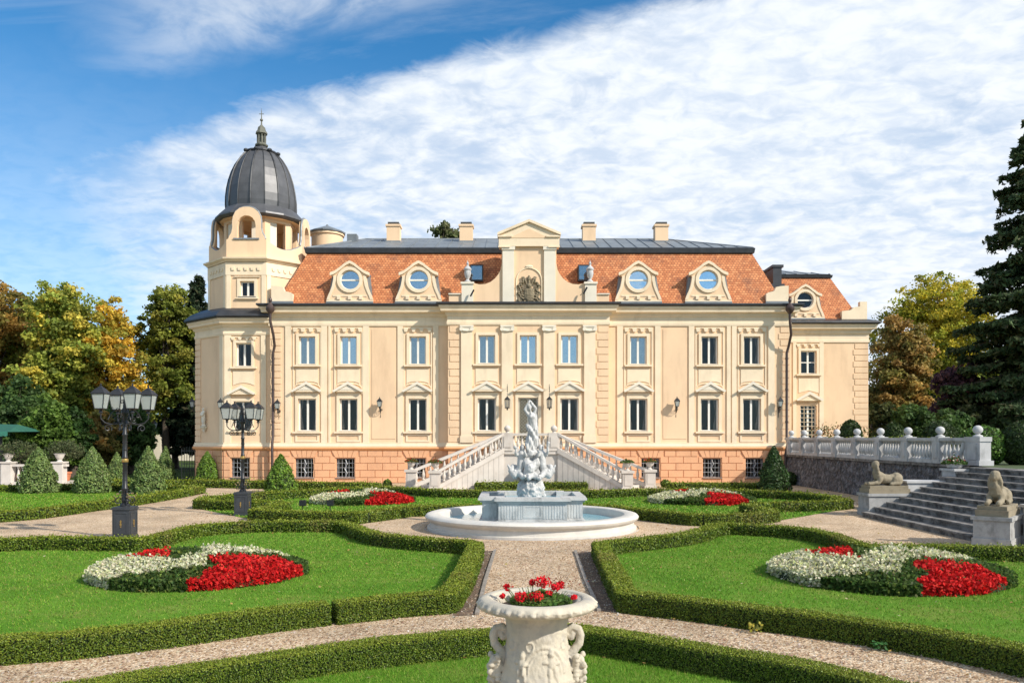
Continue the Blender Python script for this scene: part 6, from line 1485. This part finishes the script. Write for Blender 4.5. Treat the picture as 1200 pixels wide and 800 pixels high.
dome_shrub(997, 491.5, 26, 40, 'small dark clipped dome nearest the palace on the terrace'); dome_shrub(1047, 495, 27, 36, 'low dark clipped dome in the middle behind the balustrade')
dome_shrub(1102, 493.5, 40, 32, 'wide dark clipped dome behind the balustrade end'); dome_shrub(1150, 499, 54, 28.5, 'bright green leafy bush at the end of the balustrade', PL, lump=.06, lsz=.09); dome_shrub(1200, 493, 52, 28, 'tall dark clipped dome cut off by the right edge', PD)
x, y = gnd(943, 570); box_ball(14.7, 42.2, .38, 'dark round ball at the foot of the terrace wall', 0, 'small clipped box balls', 1, 3, PD)
for i, (px, Y) in enumerate(((932, 44.5), (970, 42), (1018, 38), (1030, 37.5), (1066, 35), (1075, 34.5))):
    pass
hg = hedge('low green hedge on the terrace behind the balustrade', [(16.4, 30), (16.5, 36), (16.6, 42)], w=.7, h=.85, zbase=TERZ, group='terrace hedges')
# left small planters on the terrace rail by the wing
for i, px in enumerate((965, 985, 1003)):
    p = ((px-600)*47/FPX, 47, TERZ); root = empty('potted_plant', p, 0, ['leftmost', 'middle', 'rightmost'][i] + ' of three small pale pots with plants by the terrace wing', 'potted plant', 'pots on the terrace')
    s = MB(); s.lathe([(.20, 0), (.25, .3), (.32, .95), (.34, 1.02), (.28, 1.02)], n=14); s.build('pot', GREYST, root); n = 240; P = rng.normal(size=(n, 3))*np.array([.30, .30, .22])+np.array([0, 0, 1.3]); leaves('foliage', P, .08, tints(n, [((.10, .12, .04), 2), ((.30, .12, .05), 1)]), LEAF, root)

# ------------------------------------------------------------------ floodlights on the middle lawn
for px, lb in ((354.5, 'left'), (387, 'right')):
    p = gnd(px, 606); p = Vector((p[0], 25.9, 0)); p.x = (px-600)*25.9/FPX; root = empty('floodlight', p, 0, '%s of two small black floodlights behind the middle left hedge' % lb, 'floodlight', 'garden floodlights')
    s = MB(); s.tube([(0, 0, 0), (0, 0, .30)], .014, 6); s.tube([(-.09, 0, .30), (.09, 0, .30)], .012, 6); s.build('stand', IRON, root); s = MB(); s.obox((0, 0), (1, 0), (0, 1), .10, .05, .31, .47); s.box(-.11, .11, .052, .07, .30, .48); s.build('lamp_head', IRON, root)
    s = MB(); s.box(-.085, .085, .0705, .074, .325, .455); s.build('lens', FROST, root)

# ------------------------------------------------------------------ trees
def crown_tree(name, label, x, y, top, rx, z0, pal, ncl=260, per=70, leaf=.19, zb=0.0, trunk=.28, seed=0, lean=0, cat='tree', group='trees round the park', shape=1.0, clr=.55, ry=None):
    """tapered trunk, limbs, and leaf clumps spread through an uneven crown"""
    global rng
    r_ = np.random.default_rng(seed+11); root = empty(name, (x, y, zb), 0, label, cat, group); H = top-zb; cz = (z0+H)/2; rz = (H-z0)/2; ry = ry or rx
    # lobes
    nl = 13; lob = []
    for i in range(nl):
        a = r_.random()*2*PI; t = -.75 + 1.5*(i+.5)/nl; w_ = math.sqrt(max(0, 1-t*t))**shape
        lob.append((.55*rx*w_*math.cos(a), .55*ry*w_*math.sin(a), cz+rz*t*.86, rx*(.34+.26*r_.random())*(.55+.6*w_), rz*(.20+.12*r_.random())))
    lob.append((0, 0, cz, rx*.62, rz*.66)); lob.append((0, 0, cz+rz*.62, rx*.36, rz*.36))
    wts = np.array([l[3]**2*l[4] for l in lob])**.6; wts /= wts.sum()
    s = MB(); hh = cz+rz*.55; tp = [(0, 0, 0), (lean*.2+.05, 0, H*.12), (lean*.5-.08, .05, H*.3), (lean+.05, 0, H*.5), (lean*1.1, 0, hh)]
    s.lathe([(trunk*1.5, 0), (trunk*1.05, .35)], n=9, cap=False); s.tube(tp, [trunk*1.15, trunk, trunk*.8, trunk*.5, trunk*.12], 9)
    for l in lob:
        a = Vector(tp[2]).lerp(Vector(tp[3]), r_.random()) if l[2] > H*.4 else Vector((lean*.4, 0, max(H*.16, l[2]*.6))); b = Vector((l[0], l[1], l[2])); m1 = a.lerp(b, .5)+Vector((r_.normal()*.3, r_.normal()*.3, .3)); s.tube([a, m1, b], [trunk*.38, trunk*.22, trunk*.07], 6)
        for k in range(3):
            e = b + Vector(((r_.random()-.5)*l[3]*1.1, (r_.random()-.5)*l[3]*1.1, r_.random()*l[4]*.55)); s.tube([m1.lerp(b, .6), m1.lerp(e, .6), e], [trunk*.13, trunk*.08, .02], 4)
    s.build('trunk', BARK, root, smooth=True, recalc=False)
    li = r_.choice(len(lob), ncl, p=wts); L_ = np.array(lob)[li]; v = r_.normal(size=(ncl, 3)); v /= np.linalg.norm(v, axis=1, keepdims=True); q = (clr+(1.12-clr)*r_.random(ncl)**.6)[:, None]
    C = L_[:, :3] + v*q*np.stack([L_[:, 3], L_[:, 3], L_[:, 4]], 1)
    cr = (.30+.34*r_.random(ncl))*(rx/4)**.4
    n = ncl*per; idx = np.repeat(np.arange(ncl), per)
    off = r_.normal(size=(n, 3)); off /= np.linalg.norm(off, axis=1, keepdims=True)+1e-9; off *= (r_.random((n, 1))**.5)*1.25
    P = C[idx] + off*cr[idx][:, None]*np.array([1.25, 1.25, .75]); P[:, 2] -= .12*np.abs(off[:, 0])
    rng_old = rng; rng = r_
    cs = np.array([p[0] for p in pal]); w_ = np.array([p[1] for p in pal], float); w_ /= w_.sum(); base = cs[r_.choice(len(cs), ncl, p=w_)]
    # colour drifts from clump to clump
    col = base[idx]*.75 + cs[r_.choice(len(cs), n, p=w_)]*.25; col = col*(1+r_.normal(size=(n, 1))*.2)*(1+.18*r_.normal(size=(ncl, 1))[idx])
    leaves('crown', P, leaf*(.65+.7*r_.random(n)), np.clip(col, .004, 1), LEAF, root, off*.5+np.array([0, 0, .45]), 1.35, .8); rng = rng_old
    return root
OLIVE = [((0.313, 0.368, 0.067), 3), ((0.443, 0.443, 0.073), 2), ((0.222, 0.295, 0.055), 2), ((0.700, 0.553, 0.092), 1)]
GOLDG = [((0.692, 0.425, 0.058), 3), ((0.425, 0.348, 0.053), 2), ((0.700, 0.532, 0.079), 1.5), ((0.239, 0.266, 0.053), 1)]
RUST = [((.40, .22, .05), 3), ((.32, .24, .055), 2), ((.20, .19, .045), 2)]
GREEN = [((0.196, 0.230, 0.034), 3), ((0.253, 0.270, 0.046), 2), ((0.127, 0.172, 0.025), 2), ((0.380, 0.333, 0.057), 1)]
DEEP = [((0.065, 0.121, 0.035), 3), ((0.103, 0.174, 0.043), 2)]
BRIGHT = [((.12, .21, .035), 3), ((.16, .25, .045), 2), ((.07, .13, .02), 1)]
YELL = [((0.525, 0.425, 0.037), 3), ((0.625, 0.500, 0.062), 2), ((0.300, 0.325, 0.037), 2), ((0.175, 0.225, 0.025), 1)]
BROWN = [((0.508, 0.305, 0.090), 3), ((0.330, 0.255, 0.077), 3), ((0.203, 0.203, 0.051), 2)]
PURP = [((0.106, 0.052, 0.070), 3), ((0.164, 0.083, 0.083), 1)]
def X(px, Y): return (px-600)*Y/FPX
def Zt(py, Y): return CAMH+(HY-py)*Y/FPX
# back rows first: far dark wood closing the view
def wood(px, Y, toppy, rpx, label, pal, seed, **k): return crown_tree('broadleaf_tree', label, X(px, Y), Y, Zt(toppy, Y), rpx*Y/FPX, k.pop('z0', 1.5), pal, seed=seed, **k)
wood(-18, 60, 316, 62, 'rust orange tree cut off by the left edge of the picture', RUST, 1, ncl=420)
wood(42, 63, 326, 40, 'olive tree between the rust orange tree and the tall green one on the left', OLIVE, 2, ncl=330)
wood(80, 58, 320, 46, 'tallest olive green tree of the left group', OLIVE, 3, ncl=420, z0=2)
wood(126, 60, 345, 44, 'golden tree behind the nearest lamp post', GOLDG, 4, ncl=330, z0=2.6)
wood(194, 62, 330, 36, 'green tree with a tall narrow crown left of the corner tower', GREEN, 5, ncl=330, z0=3)
wood(24, 52, 440, 34, 'dark bushy tree below the rust orange tree', DEEP, 6, ncl=200, z0=.6)
wood(58, 50, 462, 26, 'bright green conifer bush left of the nearest lamp', BRIGHT, 7, ncl=190, z0=.3, leaf=.16)
wood(86, 51, 473, 22, 'dark green bushy tree right of the bright green bush', [((.03, .07, .015), 3), ((.05, .09, .02), 1)], 8, ncl=170, z0=.3, leaf=.16)
wood(122, 54, 480, 22, 'brownish bush behind the nearest lamp pole', BROWN, 9, ncl=150, z0=.2)
wood(152, 56, 462, 26, 'dark tree behind the farthest lamp post', DEEP, 10, ncl=200, z0=.5)
wood(205, 66, 478, 22, 'dark bush near the corner tower', DEEP, 12, ncl=100, z0=2.6)
for i, (px, Y, t, r_) in enumerate(((-60, 78, 400, 50), (-5, 80, 420, 46), (50, 82, 430, 44), (100, 82, 425, 44), (150, 84, 440, 36))):
    wood(px, Y, t, r_, ['leftmost', 'second from left', 'third from left', 'fourth from left', 'rightmost'][i] + ' of the dark trees at the back on the left', DEEP+OLIVE[:1], 20+i, ncl=240, z0=.2, leaf=.34)
def conifer(label, x, y, top, rx, z0, zb=0.0, lev=34, seed=0, col=[((.018, .034, .016), 3), ((.028, .045, .020), 2), ((.05, .05, .025), .5)], droop=.32, leafs=.15, open_=1.0, per=34, group='conifers'):
    r_ = np.random.default_rng(seed); root = empty('spruce_tree', (x, y, zb), 0, label, 'tree', group); H = top-zb
    s = MB(); s.tube([(0, 0, 0), (0, 0, H*.3), (0, 0, H*.7), (0, 0, H*.99)], [rx*.075, rx*.055, rx*.03, .02], 10); P = []; Nn = []
    for i in range(lev):
        t = (i+r_.random()*.6)/lev; z = z0 + (H*.985-z0)*t; R_ = rx*(1-t)**.80*(.82+.3*r_.random())+.25
        nb = int(7+6*(1-t))
        for k in range(nb):
            a = r_.random()*2*PI; L = R_*(.75+.35*r_.random()); d = np.array([math.cos(a), math.sin(a)]); sd = np.array([-d[1], d[0]])
            q = np.linspace(0, 1, 7); zz = z - droop*L*(q**1.1) + .16*L*q**3; s.tube([(d[0]*L*u, d[1]*L*u, w_) for u, w_ in zip(q, zz)], [.05*(1-u)+.012 for u in q], 4, False)
            n = int(per*L*open_); u = r_.random(n)**.75; sp = (r_.random(n)*2-1)*(.30*L*(1-u*.75)+.12); hang = -np.abs(r_.normal(size=n))*(.10+.07*rx/4)
            zq = z - droop*L*(u**1.1) + .16*L*u**3
            P.append(np.stack([d[0]*L*u+sd[0]*sp, d[1]*L*u+sd[1]*sp, zq+hang-.12*np.abs(sp)], 1)); Nn.append(np.tile([d[0]*.5, d[1]*.5, .6], (n, 1)))
    s.build('trunk', BARK, root, smooth=True, recalc=False); P = np.concatenate(P); Nn = np.concatenate(Nn); n = len(P)
    leaves('crown', P, leafs*(.6+.8*r_.random(n)), tints(n, col), NEEDLE, root, Nn, 2.4, .7); return root
conifer('narrow dark conifer behind the corner tower', X(231, 64), 64, Zt(318, 64), 2.6, 2, 0, 30, 3, per=130, leafs=.22)
crown_tree('broadleaf_tree', 'feathery tree top just showing above the palace roof ridge', X(523, 64), 64, Zt(258, 64), 1.15, Zt(300, 64), [((.13, .16, .06), 2), ((.20, .20, .09), 1)], ncl=60, per=30, leaf=.20, seed=77, clr=.2)
conifer('huge dark spruce towering at the right edge', X(1206, 52), 52, Zt(125, 52), 5.2, 2.4, TERZ, 26, 5, leafs=.17, per=80, droop=.40, col=[((.05, .08, .03), 3), ((.07, .105, .04), 2), ((.09, .09, .04), .6)])
conifer('dark spruce behind the terrace at the right edge', X(1262, 68), 68, Zt(300, 68), 4.0, 1.0, TERZ, 26, 6, per=44)
def woodR(*a, **k): return wood(*a, zb=TERZ, **k)
woodR(1053, 64, 366, 36, 'brown leaved tree just right of the palace wing', BROWN, 30, ncl=330, z0=.8)
woodR(1098, 75, 312, 64, 'bright yellow tree on the right behind the brown one', YELL, 31, ncl=560, z0=4, shape=.6)
woodR(1128, 55, 424, 32, 'dark purple leaved tree in front of the yellow tree', PURP, 32, ncl=220, z0=.6)
woodR(1030, 52, 470, 18, 'green shrub beside the palace wing corner', [((.06, .09, .03), 1), ((.10, .11, .04), 1)], 33, ncl=90, z0=.1, leaf=.18)
woodR(1072, 50, 474, 26, 'dark evergreen shrub behind the terrace domes', DEEP, 34, ncl=150, z0=.1)
woodR(1108, 47, 478, 22, 'dark shrub below the purple tree', DEEP, 35, ncl=130, z0=.1)
woodR(1140, 52, 472, 26, 'variegated shrub between the purple tree and the spruce', [((.16, .17, .08), 1), ((.05, .07, .02), 2)], 36, ncl=130, z0=.1)
woodR(1190, 66, 440, 50, 'dark undergrowth tree behind the big spruce', DEEP, 37, ncl=240, z0=.2)
woodR(1250, 50, 462, 44, 'dark shrub beyond the right edge near the spruce', DEEP, 38, ncl=160, z0=.1)
woodR(1090, 80, 420, 60, 'far dark tree behind the yellow tree', DEEP+OLIVE[:1], 39, ncl=240, z0=.2, leaf=.34)
woodR(1160, 82, 410, 60, 'far dark tree behind the spruce', DEEP+OLIVE[:1], 40, ncl=240, z0=.2, leaf=.34)
woodR(1240, 80, 400, 60, 'far dark tree at the right edge', DEEP, 41, ncl=240, z0=.2, leaf=.34)

# ------------------------------------------------------------------ left terrace with balustrade, pots, awning
BZ = .25
sheet('paving', [(-40, 40.8), (-19.5, 41.2), (-18.5, 47), (-40, 47)], .02, mat('paving_stone', (.45, .41, .36), .9, .15, 3, .2, 20))
Yb = 42.6; x1 = X(79, Yb); root = empty('garden_balustrade', (x1, Yb, 0), 0, 'low white balustrade with urns at the far left edge', 'balustrade')
C0 = (x1, Yb, 0); s = MB(); s.box(-34, x1, Yb-.13, Yb+.13, .0, .16); s.box(-34, x1, Yb-.16, Yb+.16, .98, 1.10); loc(s.build('rail', STAIRST, root), C0)
ml = baluster_mesh(.82, .15, STAIRST)
for px in (10, 70):
    xx = X(px, Yb); s = MB(); s.box(xx-.26, xx+.26, Yb-.24, Yb+.24, 0, 1.16); s.box(xx-.32, xx+.32, Yb-.3, Yb+.3, 1.16, 1.24); s.lathe([(.16, 1.24), (.10, 1.32), (.18, 1.44), (.25, 1.62), (.30, 1.66), (.22, 1.67)], (xx, Yb, 0), 14); loc(s.build('pier', STAIRST, root), C0)
xx = x1-.5
while xx > X(-40, Yb):
    if abs(xx-X(70, Yb)) > .35 and abs(xx-X(10, Yb)) > .35: put(ml, 'baluster', (xx, Yb, .16), root, C0)
    xx -= .235
def olive(px, py, label, s_, seed):
    x, y = gnd(px, py); root = empty('potted_tree', (x, y, .02), 0, label, 'potted tree', 'potted trees by the left balustrade')
    s = MB(); s.lathe([(.26, 0), (.36, .42), (.40, .43), (.40, .52), (.35, .52), (.33, .46)], n=20); s.build('pot', TERRA, root, smooth=True)
    s = MB(); s.tube([(0, 0, .4), (.03, 0, .9), (-.02, .02, 1.3)], [.06, .045, .035], 7)
    r_ = random.Random(seed); n = 900*s_; P = []
    for i in range(16): a = r_.random()*2*PI; s.tube([(-.02, .02, 1.25), (.4*math.cos(a), .4*math.sin(a), 1.5+.3*r_.random()), (.8*math.cos(a), .8*math.sin(a), 1.45+.5*r_.random())], [.022, .014, .006], 4)
    s.build('trunk', BARK, root, recalc=False); n = int(n); v = rng.normal(size=(n, 3)); v /= np.linalg.norm(v, axis=1, keepdims=True); P = v*np.array([1.05, 1.0, .62])*(.45+.6*rng.random((n, 1)))+np.array([0, 0, 1.75]); leaves('foliage', P, .07, tints(n, [((.10, .125, .05), 2), ((.14, .15, .07), 1), ((.06, .08, .03), 1)]), LEAF, root, None, 2.2)
olive(23, 567, 'terracotta pot with a thin olive tree beside the leftmost cone tree', 1.1, 1); olive(75.5, 563.5, 'terracotta pot with a round olive tree between two cone trees', 1.9, 2)
# awning / canopy at the left edge
Y = 47; xa = X(24, Y); root = empty('garden_canopy', (xa, Y, 0), 0, 'green roofed garden canopy on a dark post at the left edge', 'canopy'); C0 = (xa, Y, 0)
s = MB(); z = Zt(506, Y); s.add([(xa-6, Y-1.2, z), (xa, Y-1.2, z), (xa, Y+2.4, z+.05), (xa-6, Y+2.4, z+.05), (xa-5, Y+.6, z+.55), (xa-.5, Y+.6, z+.45)], [(0, 1, 5, 4), (1, 2, 5), (2, 3, 4, 5), (3, 0, 4)])
loc(s.build('roof', mat('green_awning', (.02, .10, .07), .7, .1), root), C0); s = MB()
for i in range(24): x_0 = xa-6+i*.25; s.prism([(x_0, z-.22), (x_0+.125, z-.27), (x_0+.25, z-.22), (x_0+.25, z+.02), (x_0, z+.02)], Y-1.22, Y-1.203)
loc(s.build('valance', mat('green_valance', (.03, .16, .11), .7, .1), root), C0); s = MB(); s.box(xa-.75, xa-.55, Y-1.0, Y-.8, 0, z); s.box(xa-5.7, xa-5.5, Y-1.0, Y-.8, 0, z); loc(s.build('post', IRON, root), C0)
# distant white house glimpsed between trunks, iron gate, gate post
Y = 88; root = empty('distant_house', (X(212, Y), Y, 0), 0, 'pale house glimpsed between trunks left of the tower', 'house'); C0 = (X(212, Y), Y, 0)
s = MB(); x0, x1_ = X(180, Y), X(232, Y); s.prism([(x0, 0), (x1_, 0), (x1_, 3.3), (x0, 3.3)], Y, Y+6, [rect(x0+1.2, .4, 1.2, 2.4), rect(x0+3.2, .4, 1.2, 2.4)]); loc(s.build('wall', PALE, root), C0)
s = MB(); s.prism([(x0-.3, 3.3), (x1_+.3, 3.3), (x1_-.5, 5), (x0+.5, 5)], Y-.3, Y+6.3); loc(s.build('roof', TERRA, root), C0); s = MB(); s.box(x0+.8, x0+3.6, Y+.15, Y+.2, 1.2, 2.4); loc(s.build('window', GL_DARK, root), C0)
xg, yg = X(222, 46.5), 46.5; root = empty('iron_gate', (xg, yg, 0), 0, 'black iron gate leaf beside the corner tower', 'gate'); s = MB()
for i in range(7): s.tube([(-.45+i*.15, 0, .05), (-.45+i*.15, 0, 1.9+.1*math.sin(i*.52))], .018, 5)
for z in (.15, 1.0, 1.75): s.tube([(-.48, 0, z), (.48, 0, z)], .022, 5)
s.tube([(.5, 0, 0), (.5, 0, 2.2)], .05, 8); s.build('gate_leaf', IRON, root)

# ------------------------------------------------------------------ small weeds at the foot of the right hedge
for px, py, pal, lb in ((830, 728, [((.10, .22, .05), 1)], 'small green weed at the foot of the right lawn hedge, nearest the urn'), (886, 741, [((.55, .48, .08), 2), ((.22, .24, .05), 1)], 'small yellow weed at the foot of the right lawn hedge'), (1032, 762, [((.06, .18, .05), 1)], 'small dark green weed at the foot of the right lawn hedge, nearest the right edge')):
    x, y = gnd(px, py); root = empty('weed', (x, y, 0), 0, lb, 'weed', 'weeds along the right hedge'); s = MB()
    for i in range(6): a = i*1.05; s.tube([(0, 0, 0), (.03*math.cos(a), .03*math.sin(a), .05), (.07*math.cos(a), .07*math.sin(a), .09)], .003, 4)
    s.build('stems', mat('stem_green', (.10, .14, .04), .7), root); n = 46; a = rng.random(n)*2*PI; r = .11*np.sqrt(rng.random(n)); leaves('foliage', np.stack([r*np.cos(a), r*np.sin(a), .03+.10*rng.random(n)], 1), .035, tints(n, pal), LEAF, root, np.tile([0, -.4, 1], (n, 1)), 1.3, .5)

# ------------------------------------------------------------------ fallen leaves and pebbles
k = 1700; P = np.stack([rng.uniform(-12, 13, k), rng.uniform(7.5, 40, k)], 1); P = P[(np.abs(P[:, 0]) < P[:, 1]*.66) & (np.hypot(P[:, 0]-.55, P[:, 1]-22.4) > 3.3)]; P = P[~((np.hypot(P[:, 0]+5.95, P[:, 1]-15.15) < 2.2) | (np.hypot(P[:, 0]-7.1, P[:, 1]-14.75) < 2.4))]
o = leaves('fallen_leaves', np.column_stack([P, np.full(len(P), .045)]), .03+.0012*P[:, 1], tints(len(P), [((.42, .30, .10), 2), ((.35, .22, .07), 2), ((.55, .50, .30), 1), ((.22, .12, .05), 1)]), LEAF, None, np.tile([0, 0, 1], (len(P), 1)), 1.2, .25)
o['kind'] = 'stuff'; o['label'] = 'fallen autumn leaves scattered over lawns and gravel'; o['category'] = 'leaves'
k = 70000; P = np.stack([rng.uniform(-9, 10, k), 7.3+rng.random(k)**1.3*12, ], 1); P = P[np.abs(P[:, 0]) < P[:, 1]*.67]; keep = np.ones(len(P), bool)
for nm, poly, _ in lawns[:3]: keep &= ~inpoly(P, poly)
P = P[keep]; n = len(P); sz = .010+.012*rng.random(n); zz = .004+sz*.25
o = leaves('gravel_stones', np.column_stack([P, zz]), sz*1.6, tints(n, [((.50, .38, .27), 3), ((.62, .54, .44), 1.5), ((.36, .24, .16), 1.5), ((.68, .64, .58), .6)], .12), mat('gravel_dummy', (.5, .4, .3)) and LEAF, None, np.tile([0, 0, 1], (n, 1)), 1.2, .45)
o['kind'] = 'stuff'; o['label'] = 'loose gravel stones on the near paths'; o['category'] = 'gravel'
